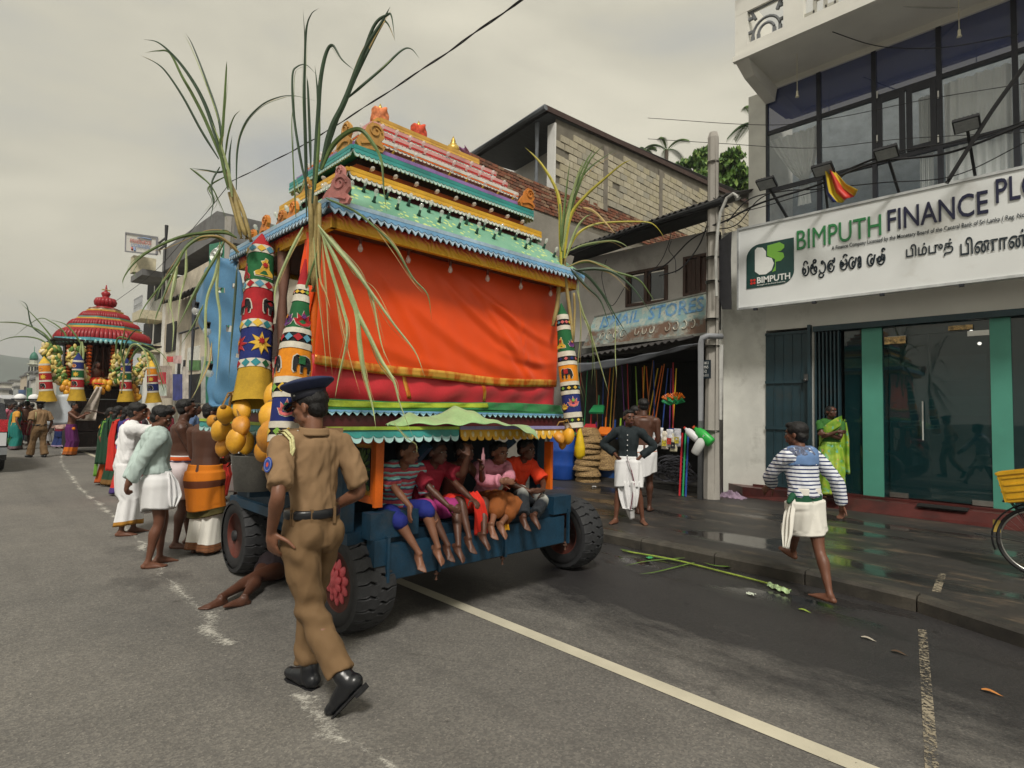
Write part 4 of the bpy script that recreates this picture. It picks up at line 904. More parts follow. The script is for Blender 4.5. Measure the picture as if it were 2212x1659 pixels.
mb=MB();mb.span((XC-.6,YC-.9,1.55),(XC+WXc-.08,YC+1.27,2.88));mb.obj('shade_block',DKI,ch)  # solid dark block stands in for the shade of the open interior
for sx in (-1,0,1):
 for sy in (-1,1):
  c=Vector((XC+sx*(WXc-.05),YC+sy*(WYc-.03),0));mb=MB();mb.lathe([(.05,1.56),(.05,1.7),(.035,1.74),(.045,1.9),(.03,2.1),(.045,2.3),(.03,2.5),(.05,2.7),(.055,2.89)],(c.x,c.y,0),10)
  mb.obj('post',ORG if sx==1 else P_('carved_brown',(.20,.10,.07),.6),ch,True)
CLX=XC+WXc+.02
def cloth_fold(y,z):
 """swags: long soft diagonal pulls running down to the right, plus small crumple"""
 d=0
 for (y0_,z0_,y1_,z1_,sag,amp,wd) in ((2.95,2.75,4.35,2.05,.10,.030,.05),(3.15,2.82,4.42,2.30,.06,.024,.04),(2.5,2.55,4.3,1.93,.14,.022,.06),(3.3,2.75,4.1,1.92,.02,.026,.045),(3.45,2.6,3.95,2.35,-.06,.022,.035),(1.9,2.3,3.4,1.95,.10,.014,.05),(3.9,2.7,4.0,2.0,.02,.016,.05),(2.2,2.8,2.9,1.9,-.08,.014,.06),(3.6,2.2,4.4,2.12,.05,.02,.035)):
  t_=(y-y0_)/(y1_-y0_)
  if -.1<t_<1.1:
   zc_=z0_+(z1_-z0_)*t_-sag*4*t_*(1-t_);e_=(z-zc_)/wd;d+=amp*(math.exp(-e_*e_)-.6*math.exp(-(e_+1.6)**2))*math.sin(math.pi*min(1,max(0,(t_+.1)/1.2)))
 return d
def ocl(u,v):
 y=YC-WYc+.0+u*2*WYc;zb_=1.92-.035*math.sin(u*3.1)-.05*u-.008*math.sin(u*11);z=2.90+(zb_-2.90)*v
 d=.62*cloth_fold(y,z)*min(1,v*4+.1)+.01*math.sin(y*7+z*3)+.004*math.sin(y*31+z*17)*v
 return (CLX+d+.02+.018*math.sin(v*math.pi),y,z)
mb=MB();mb.sheet(ocl,120,70,.004)
SAT=M('orange_satin',(.86,.075,.002),.42,.08,2.5,.2,spec=.4,sheen=.15,fine=110)
mb.obj('orange_curtain',SAT,ch,True)
def gold(u,v):p=Vector(ocl(u,1-.075+v*.07));return(p.x+.005,p.y,p.z)
m,t,b=newmat('zari_gold');co=nd(t,'ShaderNodeTexCoord').outputs['Object'];n1=noise(t,nd(t,'ShaderNodeMapping',{'Vector':co,'Scale':(1,7,3)}).outputs[0],2,3)
t.links.new(ramp(t,n1,[(.4,(.62,.12,.01)),(.6,(.80,.42,.07))]),b.inputs['Base Color']);b.inputs['Roughness'].default_value=.35;b.inputs['Metallic'].default_value=.35;ZARI=m
mb=MB();mb.sheet(gold,100,3,.003);mb.obj('gold_border',ZARI,ch,True)
def redc(u,v):
 y=YC-WYc+u*2*WYc;z=2.0-.02*u+(1.665-2.0-.02*math.sin(u*4))*v;s_=math.sin(v*9+u*5+.8*math.sin(u*13));return(CLX-.035+.03*math.sin(v*math.pi)+.008*s_*(.4+v)+.006*math.sin(u*47+v*6),y,z)
mb=MB();mb.sheet(redc,110,26,.004);mb.obj('red_curtain',M('red_satin',(.58,.018,.03),.45,.12,2.5,.25,sheen=.3),ch,True)
for u0 in (.28,.60):
 mb=MB();mb.sheet(lambda u,v:tuple(Vector(redc(u0+.015*u+.03*v,v*.8+.02))+Vector((.006,0,0))),3,10,.002);mb.obj('gold_stripe',ZARI,ch,True)
GSAT=M('green_satin',(.02,.17,.05),.45,.15,3,.2,sheen=.2);LGS=M('lime_satin',(.30,.40,.03),.45,.2,8,.3)
def grc(u,v):y=YC-WYc-.03+u*(2*WYc+.10);return(CLX+.025+.03*v+.010*math.sin(u*41+v*4)+.008*math.sin(u*90),y,1.685-.075*v-.012*math.sin(u*6+v))
mb=MB();mb.sheet(grc,110,8,.004);mb.obj('green_border',GSAT,ch,True)
mb=MB();mb.sheet(lambda u,v:tuple(Vector(grc(u*.62,.12+v*.6))+Vector((.008,0,0))),90,5,.003);mb.obj('lime_border',LGS,ch,True)
mb=MB();mb.sheet(lambda u,v:(CLX-.02-u*.16+.01*math.sin(v*20),YC-WYc-.02+.02*math.sin(u*9+v*6),2.9-1.1*v),12,40,.004);mb.obj('orange_curtain',SAT,ch,True)
DX=.95
mb=MB();rectring(mb,DX-.08,1.36,1.44,1.565);mb.obj('plinth',MAR,ch)
trimring(DX-.07,1.37,1.60,.012,.030,16,SKY,P_('ice_blue',(.42,.68,.80),.5),pointed=True)
mb=MB();rectring(mb,DX-.06,1.38,1.601,1.615);mb.obj('plinth_ledge',GSAT,ch)
VXp=-3.47;vy0,vy1=1.72,4.03
ym=at(989,945,'x',VXp).y
mb=MB();mb.span((-6.0,vy0,1.445),(VXp,vy1,1.475));mb.obj('canopy_board',P_('canopy_green',(.10,.30,.15),.5),ch)
mb=MB();scal(mb,(VXp,vy0,1.475),(VXp,ym-.01,1.475),13,.055,.045,(1,0,0));scal(mb,(VXp,vy0,1.475),(VXp,ym-.01,1.475),13,.045,.018,(1,0,0),.004,mi=1,off=.013);mb.bar((VXp+.015,vy0,1.478),(VXp+.015,ym-.01,1.478),.03,.022,mi=2);mb.obj('teal_valance',[P_('pale_aqua',(.42,.66,.64),.5),TEA,P_('lime_edge',(.35,.50,.05),.5)],ch)
mb=MB();scal(mb,(-6.0,vy0,1.475),(VXp,vy0,1.475),16,.055,.045,(0,-1,0));scal(mb,(-6.0,vy0,1.475),(VXp,vy0,1.475),16,.045,.018,(0,-1,0),.004,mi=1,off=.013);mb.bar((-6.0,vy0-.015,1.478),(VXp,vy0-.015,1.478),.03,.022,mi=2);mb.obj('teal_valance',[P_('pale_aqua',(.42,.66,.64),.5),TEA,P_('lime_edge',(.35,.50,.05),.5)],ch)
n=15;mb=MB();scal(mb,(VXp,ym+.01,1.475),(VXp,vy1,1.475),n,.060,.040,(1,0,0));mb.bar((VXp+.015,ym,1.478),(VXp+.015,vy1,1.478),.03,.026,mi=2)
for i in range(n):
 y=ym+.01+(vy1-ym-.01)*(i+.5)/n;mb.ell((VXp+.022,y,1.424),(.010,.016,.028),nu=8,nv=6,mi=1)
mb.obj('gold_valance',[YEL,P_('pale_gold',(.68,.55,.28),.45),P_('lavender',(.30,.28,.52),.5)],ch)
G0=at(838,914,'x',-3.55);G1=at(1148,935,'x',-3.42)
pr=[0,.02,.055,.075,.06,.045,.06,.10,.125,.115,.08,.05,.03,.02,.01,0,-.01]
def lf(u,v):
 i=u*(len(pr)-1);k=min(int(i),len(pr)-2);h=pr[k]+(pr[k+1]-pr[k])*(i-k);p=G0.lerp(G1,u);sl=max(0,u-.72)*1.1
 w=math.sin(min(1,max(.0,u*3+.1))*math.pi/2)*math.sin(min(1,(1-u)*3+.12)*math.pi/2)
 return (p.x-.16*w+v*.30*w+.06*v*u,p.y,1.495+h*(1-.85*v**1.6)*1.15+.008*math.sin(u*40+v*9)-(v**2)*sl*.36)
mb=MB();mb.sheet(lf,60,14,.004);mb.obj('green_cloth',M('pale_green_silk',(.30,.50,.22),.5,.2,4,.2,sheen=.3),smooth=True,label='pale green cloth lying rumpled on the valance board above the boys',cat='cloth')
BX=-3.52
mb=MB();mb.span((-6.0,2.0,.66),(-3.66,4.05,.74));mb.obj('deck',BLU,ch)
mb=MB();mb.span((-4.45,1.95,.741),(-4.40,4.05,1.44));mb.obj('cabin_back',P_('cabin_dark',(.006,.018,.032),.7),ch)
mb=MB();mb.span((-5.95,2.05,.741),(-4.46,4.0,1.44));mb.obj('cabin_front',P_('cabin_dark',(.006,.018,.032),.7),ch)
bl=at(833,1254,'x',BX);brr=at(1218,1171,'x',BX)
mb=MB();mb.span((BX-.12,bl.y,.41),(BX,brr.y,.655));mb.obj('rear_beam',BLU,ch)
mb=MB();mb.span((BX-.11,bl.y+.05,.656),(BX-.05,brr.y-.02,.735));mb.obj('riser',P_('cart_blue_dark',(.005,.022,.042),.5),ch)
mb=MB();mb.span((BX-.14,bl.y-.12,.70),(BX-.02,bl.y+.28,.88));mb.obj('corner_block',BLU,ch)
mb=MB();mb.span((BX-.10,bl.y-.10,.52),(BX+.005,bl.y+.0-.005,.699));mb.obj('corner_block',BLU,ch)
mb=MB();mb.span((BX-.12,brr.y-.16,.68),(BX+.01,brr.y+.08,.84));mb.obj('corner_block',BLU,ch)
for k,vx in enumerate((836,947,1089,1224)):
 y=at(vx,1200,'x',BX).y;mb=MB();mb.bar((BX+.012,y,.40),(BX+.012,y,.72),.022);mb.obj('strap_bar',BLU,ch)
 mb=MB();mb.cyl((BX-.02,y,.33),(BX-.02,y,.405),.011,6);mb.cyl((BX-.02,y,.375),(BX-.02,y,.40),.024,6);mb.obj('bolt',P_('rusty_bolt',(.12,.06,.04),.7),ch)
for (yy) in (2.35,3.95):
 mb=MB();mb.span((-6.1,yy-.09,.46),(BX-.13,yy+.09,.70));mb.obj('side_beam',BLU,ch)
for xx in (-3.9,-5.87):
 mb=MB();mb.span((xx-.07,2.3,.30),(xx+.07,4.6,.43));mb.obj('axle',P_('axle_black',(.015,.015,.018),.6),ch)
for (a,b_) in (((860,1035),(925,962)),((1040,1010),(1110,950))):
 p=at(*a,'x',-3.85);q=at(*b_,'x',-3.62);mb=MB();mb.bar(p,q,.085,.06);mb.obj('strut',BLU,ch)
for yy in (2.02,4.0):
 mb=MB();mb.span((-3.80,yy-.05,.741),(-3.70,yy+.05,1.444));mb.obj('cabin_post',BLU,ch)
mb=MB();q=at(1192,1015,'x',-3.58);mb.span((-3.66,q.y-.02,.90),(-3.58,q.y+.015,1.34));mb.obj('side_panel',ORG,ch)
pr_=at(817,1030,'x',-3.60);py=pr_.y-.01;px1=-3.60;px0=-4.12;pz0,pz1=.93,1.40
print('panel y',py)
mb=MB();mb.span((px1-.03,py-.012,pz0-.02),(px1,py+.052,pz1));mb.obj('panel_edge',ORG,ch)
mb=MB();mb.span((px0,py+.02,pz0),(px1-.032,py+.05,pz1));sp_=mb.obj('side_panel',YEL,ch)
mb=MB()
for (a,b_,c,d) in ((px0,px1-.033,pz0,pz0+.05),(px0,px1-.033,pz1-.05,pz1),(px1-.08,px1-.033,pz0+.051,pz1-.051),(px0,px0+.05,pz0+.051,pz1-.051)):mb.span((a,py-.005,c),(b_,py+.019,d))
mb.obj('panel_frame',ORG,sp_)
mb=MB();mb.span((px1-.33,py+.008,pz0+.09),(px1-.115,py+.0195,pz1-.08));mb.obj('panel_board',P_('board_green',(.006,.03,.03),.5),sp_)
LGC=P_('leaf_carving',(.10,.19,.05),.5,.25)
cxp,czp=px1-.22,(pz0+pz1)/2+.005
for i in range(16):
 a=i*math.pi/8;r_1=.04;r_2=.085 if i%2 else .10;sx_,sz_=math.cos(a),math.sin(a)*1.45
 mb=MB();E=Matrix.Rotation(-a+math.pi/2,3,'Y');mb.ell((cxp+sx_*.068,py+.006,czp+sz_*.075),(.014,.007,.045),E,8,6);mb.obj('carved_petal',LGC,sp_,True)
mb=MB();mb.ell((cxp,py+.004,czp),(.022,.01,.03),nu=10,nv=6);mb.obj('carved_centre',LGC,sp_,True)
for (sx_,sz_) in ((-1,-1),(1,-1),(1,1),(-1,1)):
 mb=MB();mb.ell((cxp+sx_*.085,py+.006,czp+sz_*.135),(.018,.007,.026),Matrix.Rotation(sx_*sz_*.7,3,'Y'),8,6);mb.obj('carved_petal',LGC,sp_,True)
TYR=M('tyre_rubber',(.030,.031,.034),.68,.3,9,.5,dirt=.5,dirtc=(.075,.07,.065));TYR2=M('tyre_side',(.020,.020,.022),.7,.3,8,.4,dirt=.3,dirtc=(.06,.055,.05))
RUST=M('rusty_red_rim',(.16,.035,.022),.7,.35,5,.4,dirt=.6,dirtc=(.05,.025,.02));PKF=M('pink_lotus',(.62,.10,.12),.5,.25,7,.3,dirt=.35,dirtc=(.30,.05,.05))
WR,WW=.365,.30
Ry=Matrix.Rotation(R_(90),4,'X')
def wheel(cx,cy,face,steer=0.0):
 rt=empty('wheel',(cx,cy,WR),steer,parent=None);rt.parent=ch;rt.location=(cx-XC,cy-YC,WR);PM[rt]=Matrix.Translation((cx,cy,WR))@Matrix.Rotation(steer,4,'Z')
 w2=WW/2;R3=Ry.to_3x3()
 mb=MB();mb.lathe([(.20,-w2*.8),(.225,-w2*.98),(.28,-w2),(.318,-w2*.94),(.333,-w2*.75),(.336,0),(.333,w2*.75),(.318,w2*.94),(.28,w2),(.225,w2*.98),(.20,w2*.8)],n=48,M_=R3,cap=False);mb.obj('tyre',TYR2,rt,True,world=False)
 mb=MB();mb.lathe([(.22,-w2*.86),(.205,-w2*.9),(.195,-w2*.55),(.185,-w2*.5),(.10,-w2*.42),(.09,-w2*.3),(.05,-w2*.30)],n=40,M_=R3);mb.lathe([(.05,w2*.30),(.09,w2*.3),(.10,w2*.42),(.185,w2*.5),(.195,w2*.55),(.205,w2*.9),(.22,w2*.86)],n=40,M_=R3);mb.obj('rim',RUST,rt,True,world=False)
 NL=24;lug=None
 for side in (1,-1):
  for i in range(NL):
   if lug is None:
    P=[(.155,-.043),(.155,.041),(.10,.043),(.065,.026),(.03,.043),(-.012,.036),(-.024,.0),(-.012,-.040),(.03,-.036),(.065,-.052),(.10,-.041)]
    mb=MB();V=[]
    for zz,sc in ((0,1.05),(.024,.98),(.030,.88)):
     for (a,s) in P:
      drop=.020 if a>.14 else .004 if a>.09 else 0
      V.append((s*sc,-(.065+(a-.065)*sc)+0,WR-.031+zz-drop*(1 if zz else 1.5)))
    k=len(P);Fc=[(j,(j+1)%k,k+(j+1)%k,k+j) for j in range(k)]+[(k+j,k+(j+1)%k,2*k+(j+1)%k,2*k+j) for j in range(k)]+[tuple(2*k+j for j in range(k))]
    mb.add(V,Fc);lug=mb.obj('tread_lug',TYR,rt,world=False,link=False)
   a=2*math.pi*(i+(.5 if side<0 else 0))/NL
   inst(lug,rt,(0,0,0),(Matrix.Rotation(a,4,'Y')@(Matrix.Identity(4) if side>0 else Matrix.Rotation(math.pi,4,'Z'))).to_euler())
 if face=='lotus':
  rt['label']='thick treaded wheel with a pink carved lotus over its hub'
  for ring,(n,rr,ll,ww,off) in enumerate(((14,.150,.080,.040,.02),(11,.100,.070,.038,.04),(8,.05,.055,.032,.06))):
   src=None
   for i in range(n):
    a=2*math.pi*i/n+ring*.2
    if src is None:mb=MB();mb.ell((0,-w2*.6-off,rr),(ww,.012,ll),nu=8,nv=6);src=mb.obj('petal',PKF,rt,True,world=False,link=False)
    inst(src,rt,(0,0,0),(0,a,0))
  mb=MB();mb.lathe([(.212,w2*.55),(.208,w2*.70),(.05,w2*.95),(.03,w2*1.15)],n=24,M_=R3);mb.obj('hub_cover',PKF,rt,True,world=False)
 else:
  mb=MB();mb.lathe([(.03,w2*1.05),(.05,w2*1.0),(.055,w2*.3)],n=16,M_=R3) if face=='hub' else None
  mb.lathe([(.045,0),(.05,w2*.75),(.03,w2*.8)],n=16,M_=R3);mb.obj('hub',P_('axle_black',(.015,.015,.018),.6),rt,True,world=False)
  src=None
  for i in range(8):
   if src is None:mb=MB();mb.cyl((0,-w2*.40,.135),(0,-w2*.62,.135),.013,6);src=mb.obj('wheel_nut',P_('rusty_bolt',(.12,.06,.04),.7),rt,world=False,link=False)
   inst(src,rt,(0,0,0),(0,i*math.pi/4,0))
wheel(-3.86,2.17,'lotus');wheel(-5.87,2.15,'hub');wheel(-3.95,4.72,'plain');wheel(-5.87,4.72,'plain')
ELE=[(-.5,-.5),(-.36,-.5),(-.34,-.12),(-.12,-.16),(-.08,-.5),(.06,-.5),(.08,-.1),(.2,-.04),(.26,-.3),(.22,-.44),(.34,-.5),(.42,-.38),(.44,.05),(.42,.3),(.26,.44),(.08,.36),(-.2,.42),(-.44,.32),(-.55,.05),(-.6,-.3),(-.53,-.3)]
STAR=[(math.cos(i*math.pi/8)*(.5 if i%2==0 else .24),math.sin(i*math.pi/8)*(.5 if i%2==0 else .24)) for i in range(16)]
BIRD=[(-.4,-.5),(.42,-.5),(.46,-.3),(.22,-.15),(.12,.12),(.2,.3),(.05,.36),(-.0,.5),(-.14,.44),(-.12,.3),(-.2,.2),(-.22,-.1),(-.4,-.3)]
LOT=[(0,-.45),(.32,-.35),(.5,0),(.3,-.02),(.34,.3),(.12,.12),(0,.48),(-.12,.12),(-.34,.3),(-.3,-.02),(-.5,0),(-.32,-.35)]
FEL={k:M('felt_'+k,c,.85,.18,9,.5) for k,c in dict(red=(.36,.012,.018),green=(.012,.11,.035),blue=(.012,.022,.14),white=(.60,.56,.47),yellow=(.66,.42,.05),mustard=(.42,.26,.02),black=(.012,.012,.014),orange=(.70,.24,.01),teal=(.03,.22,.25),purple=(.12,.03,.16),sky=(.10,.30,.42),lime=(.20,.38,.06),rose=(.55,.12,.12)).items()}
def hanging(top,bottom,prof,bands,motifs,label,diam,n=28,group='embroidered cloth tubes hanging from the chariots'):
 """prof: list of (t,r) t=0 top..1 bottom; bands: (t0,t1,colour); motifs: (poly,t,theta,size,colour[,inner])"""
 top=Vector(top);bottom=Vector(bottom);ax=bottom-top;rt=empty('cloth_hanging',tuple(bottom),label=label,cat='cloth hanging',group=group)
 dz=ax.normalized();xx=Vector((0,0,1)).cross(CF).normalized();xx=(xx-dz*xx.dot(dz)).normalized();yy=dz.cross(xx)
 if yy.dot(CO-top)<0:yy=-yy
 def rad(t_):
  for (t0,r0),(t1,r1) in zip(prof,prof[1:]):
   if t0<=t_<=t1:return r0+(r1-r0)*(t_-t0)/(t1-t0)
  return prof[-1][1]
 def pt(t_,th,off=0):
  r=rad(t_)*(1+.035*math.sin(th*4+t_*5)+.02*math.sin(th*9+2))+off;return top+ax*t_+xx*(math.sin(th)*r)+yy*(math.cos(th)*r)
 for (t0,t1,c) in bands:
  mb=MB();k=max(1,int((t1-t0)*16));fl=.004 if c=='white' else 0
  V=[];
  for i in range(k+1):V+=[pt(t0+(t1-t0)*i/k,2*math.pi*j/n,fl) for j in range(n)]
  mb.add(V,[(i*n+j,(i+1)*n+j,(i+1)*n+(j+1)%n,i*n+(j+1)%n) for i in range(k) for j in range(n)])
  mb.obj('cloth_band',FEL[c],rt,True)
 ln=ax.length
 def patch(poly,t_,th,s,c,off):
  rr=max(rad(t_),.02);mb=MB();V=[pt(t_,th,off+.003)]
  dense=[]
  for i in range(len(poly)):
   a,b_=poly[i],poly[(i+1)%len(poly)];dense+=[a,((a[0]+b_[0])/2,(a[1]+b_[1])/2)]
  V+=[pt(t_-p[1]*s/ln,th+p[0]*s/rr,off+.001) for p in dense]
  k=len(dense);mb.add(V,[tuple(range(1,k+1))]);mb.obj('applique',c if not isinstance(c,str) else FEL[c],rt)
 for mo in motifs:
  poly,t_,th,s,c=mo[:5]
  if len(mo)>5:patch([(p[0]*1.12,p[1]*1.12) for p in poly],t_,th,s,mo[5],.003)
  patch(poly,t_,th,s,c,.007)
  if len(mo)>6:patch([(p[0]*.35,p[1]*.4) for p in (STAR if poly is not ELE else [(-.5,-.5),(.5,-.5),(.5,.6),(-.5,.6)])],t_-.012,th,s,mo[6],.012)
 for (t_,cols,s) in diam:
  k=10
  for j in range(k):
   th=2*math.pi*j/k+.2
   if math.cos(th)<-.5:continue
   patch([(0,-.5),(.5,0),(0,.5),(-.5,0)],t_,th,min(s,rad(t_)*.62),cols[j%len(cols)],.008)
 return rt
tp_=at(566,505,'y',1.74);bt_=at(547,873,'y',1.60)
L1=(bt_-tp_).length
hanging(tp_,bt_,[(0,.006),(.11,.100),(.50,.110),(.80,.113),(.84,.118),(1,.148)],
 [(0,.105,'red'),(.105,.155,'white'),(.155,.325,'green'),(.325,.37,'white'),(.37,.555,'red'),(.555,.60,'white'),(.60,.775,'blue'),(.775,.82,'white'),(.82,1,'mustard')],
 [(BIRD,.245,-.75,.15,'yellow','white','red'),(BIRD,.26,.9,.14,'red','rose'),(ELE,.47,.72,.13,'black','white','red'),(ELE,.47,-1.25,.13,'black','white'),(STAR,.69,-.72,.17,'yellow','mustard','red'),(STAR,.69,.9,.15,'red','rose','orange')],
 'cloth tube with red cone top, blue star band and mustard skirt, at the chariot corner',[(.13,['sky','yellow','green','red'],.07),(.348,['red','sky','lime','yellow'],.07),(.578,['teal','yellow','lime','red'],.07),(.798,['teal','red','green'],.065)])
tp_=at(660,560,'x',-3.56);bt_=at(612,1010,'x',-3.42)
hanging(tp_,bt_,[(0,.006),(.14,.036),(.20,.046),(.42,.088),(.52,.098),(.78,.102),(1,.10)],
 [(0,.14,'red'),(.14,.165,'white'),(.165,.19,'black'),(.19,.225,'white'),(.225,.36,'green'),(.36,.385,'white'),(.385,.43,'black'),(.43,.46,'white'),(.46,.595,'orange'),(.595,.625,'white'),(.625,.665,'black'),(.665,.69,'white'),(.69,.80,'blue'),(.80,.83,'white'),(.83,.86,'black'),(.86,.89,'white'),(.89,1,'orange')],
 [(LOT,.315,-.75,.11,'red','white','purple'),(LOT,.315,.8,.10,'purple','white','orange'),(ELE,.53,-.8,.115,'black','white','green'),(ELE,.53,1.15,.11,'black','white','red'),(LOT,.74,-.2,.11,'rose','white','green')],
 'tapering cloth tube with green flower band and orange elephant band, behind the officer',[(.178,['yellow','red','lime'],.03),(.407,['sky','red','lime','yellow'],.065),(.645,['yellow','lime','sky','red'],.06),(.845,['lime','yellow'],.05)])
tp_=at(1212,655,'x',-3.58);bt_=at(1240,925,'x',-3.42)
hanging(tp_,bt_,[(0,.004),(.10,.05),(.5,.088),(1,.085)],
 [(0,.10,'green'),(.10,.14,'white'),(.14,.19,'black'),(.19,.225,'white'),(.225,.40,'green'),(.40,.44,'white'),(.44,.48,'black'),(.48,.51,'white'),(.51,.64,'orange'),(.64,.67,'white'),(.67,.71,'black'),(.71,.74,'white'),(.74,.88,'blue'),(.88,.92,'white'),(.92,.96,'black'),(.96,1,'white')],
 [(BIRD,.33,.7,.10,'yellow','white','red'),(LOT,.34,-.8,.08,'purple','white','orange'),(ELE,.575,.35,.10,'black','white','red'),(LOT,.80,-.1,.10,'rose','white','lime'),(LOT,.83,.9,.07,'yellow','rose')],
 'narrow cloth tube with black elephant on orange, at the right end of the orange curtain',[(.165,['rose','sky','yellow'],.035),(.46,['rose','blue','yellow','lime'],.035),(.69,['yellow','lime','sky'],.035),(.94,['lime','yellow'],.03)])
COC=[M('king_coconut',(.74,.37,.02),.5,.16,5,.2,dirt=.35,dirtc=(.20,.07,.015),spec=.6),M('king_coconut_dark',(.66,.28,.02),.5,.2,5,.2,dirt=.6,dirtc=(.14,.04,.015),spec=.6)]
def cocomesh(seed):
 r=random.Random(seed);mb=MB();prof=[(0.012,-.54),(.11,-.49),(.25,-.36),(.335,-.15),(.345,.06),(.285,.28),(.16,.43),(.05,.50)]
 n=18;V=[]
 for (rr,z) in prof:
  for j in range(n):
   a=2*math.pi*j/n;q=rr*(1+.075*math.cos(3*a+r.random()*.1));V.append((q*math.cos(a),q*math.sin(a),z))
 mb.add(V,[(i*n+j,i*n+(j+1)%n,(i+1)*n+(j+1)%n,(i+1)*n+j) for i in range(len(prof)-1) for j in range(n)]+[tuple(range(n-1,-1,-1)),tuple((len(prof)-1)*n+j for j in range(n))])
 mb.lathe([(.10,.44),(.13,.47),(.06,.55),(.03,.62)],n=8,mi=1);return mb
STEM=M('dry_stem',(.30,.17,.05),.8,.3)
def bunch(pts,label,s0=1.0,group='bunches of orange king coconuts',seed=1):
 """pts: (position, size, tilt vector)"""
 c=sum((p[0] for p in pts),Vector())/len(pts);zmin=min(p[0].z for p in pts)-.1
 rt=empty('coconut_bunch',(c.x,c.y,zmin),label=label,cat='coconuts',group=group)
 topz=max(p[0].z for p in pts)+.13;knot=Vector((c.x,c.y,topz));stem=MB()
 for i,(p,s,d) in enumerate(pts):
  r=random.Random(seed*50+i);src=cocomesh(seed*10+i);q=Vector(d).normalized().to_track_quat('Z','Y').to_matrix();mb=MB();mb.v=[tuple(q@Vector(v)*s*s0+p) for v in src.v];mb.f=src.f;mb.m=src.m
  mb.obj('coconut',[COC[0 if r.random()<.72 else 1],STEM],rt,True)
  e_=p+q@Vector((0,0,.58*s*s0));stem.tube([e_,e_.lerp(knot,.5)+Vector((0,0,.04)),knot],.007,4)
 stem.obj('stalk',STEM,rt);return rt
def cc2(cx_,cy_):return((750+cx_/2.552)/1.852,(1500+cy_/2.552)/1.852)
def bp(cx_,cy_,x,s,d):return(at(*cc2(cx_,cy_),'y',x+.42),s*.84,d)
r__=random.Random(3)
bunch([bp(385,400,1.05,.21,(.5,-.3,.5)),bp(560,355,1.10,.215,(-.5,0,.8)),bp(262,470,1.14,.17,(1,0,.3)),bp(345,565,1.08,.255,(.8,0,.55)),bp(552,515,1.05,.21,(-.9,.2,.7)),bp(500,665,1.02,.225,(.2,.1,1)),bp(370,730,1.12,.20,(.3,.1,.9)),bp(600,690,1.22,.22,(-.3,.1,1))],'big bunch of orange coconuts left of the steel bucket, beside the orange sarong',seed=1)
bunch([bp(885,215,1.17,.245,(0,.1,1)),bp(850,420,1.12,.245,(-.3,.1,1)),bp(945,385,1.02,.14,(0,0,1)),bp(845,620,1.05,.27,(.4,.1,.9)),bp(812,760,1.16,.26,(.9,.2,.6)),bp(900,500,1.25,.2,(0,0,1))],'string of orange coconuts hanging just left of the officer, over the bucket',seed=2)
pr5=lambda cx_,cy_:((1200+cx_*.6027)/1.852,(1500+cy_*.6027)/1.852)
bunch([(at(*pr5(1718,415),'x',-3.42),.13,(-.6,0,.6)),(at(*pr5(1785,405),'x',-3.40),.155,(.2,0,1)),(at(*pr5(1745,455),'x',-3.50),.11,(.2,0,1))],'small cluster of yellow coconuts under the right cloth tube',seed=3)
q=at(*pr5(1857,460),'x',-3.35);mb=MB();mb.lathe([(.01,.16),(.018,.12),(.035,.05),(.052,-.03),(.05,-.10),(.02,-.135)],tuple(q),12)
a_=np.array(mb.v);nrm_=wob(a_,55,2)*.006;mb.v=(a_+np.outer(nrm_,[1,.3,.2])).tolist();mb.obj('yellow_bag',M('yellow_plastic',(.62,.42,.01),.4,.2,10,.4),smooth=True,label='yellow plastic bag hanging under the right cloth tube',cat='bag')
a=at(*cc2(690,1170),'y',1.72);b_=at(*cc2(690,820),'y',1.72);rb_=.62*(at(*cc2(838,820),'y',1.72)-at(*cc2(542,820),'y',1.72)).length/2
bk=empty('steel_bucket',tuple(a),label='stainless steel bucket hanging under the coconuts by the front wheel',cat='bucket')
h_=b_.z-a.z;mb=MB();mb.lathe([(rb_*.80,0),(rb_*.98,h_),(rb_*1.03,h_+.008),(rb_*.95,h_+.006),(rb_*.78,.01)],tuple(a),28);mb.obj('pail',M('dull_steel',(.30,.30,.29),.38,.2,6,.1,metal=.85),bk,True)
mb=MB();mb.tube([(a.x-rb_,a.y,a.z+h_)]+[(a.x-rb_*math.cos(R_(k)),a.y+.02,a.z+h_+.20*math.sin(R_(k))) for k in range(20,180,20)]+[(a.x+rb_,a.y,a.z+h_)],.005,5);mb.obj('handle',ST,bk)
mb=MB();mb.bar((a.x,2.0,a.z-.04),(a.x,a.y-.05,a.z-.03),.05);mb.obj('bucket_strut',BLU,ch)
mb=MB();mb.bar((a.x+.12,a.y-.05,b_.z-.05),(a.x+.45,2.0,a.z-.05),.025);mb.obj('wooden_stick',STEM,ch)
def seen3(p):d=p-CO;k=d.dot(CF);return CX_+F_*d.dot(CR)/k,CY_-F_*d.dot(CU)/k
m_bs=M('blue_plastic_sheet',(.085,.22,.38),.5,.12,3,.25)
bsr=MB()
prof_l=[(503,563),(478,572),(455,590),(447,625),(441,660),(444,700),(462,730),(478,760),(486,800),(484,840),(492,872),(506,880)]
prof_r=[(515,563),(524,572),(528,590),(528,640),(528,690),(527,720),(525,760),(524,800),(522,840),(520,868),(517,879)]
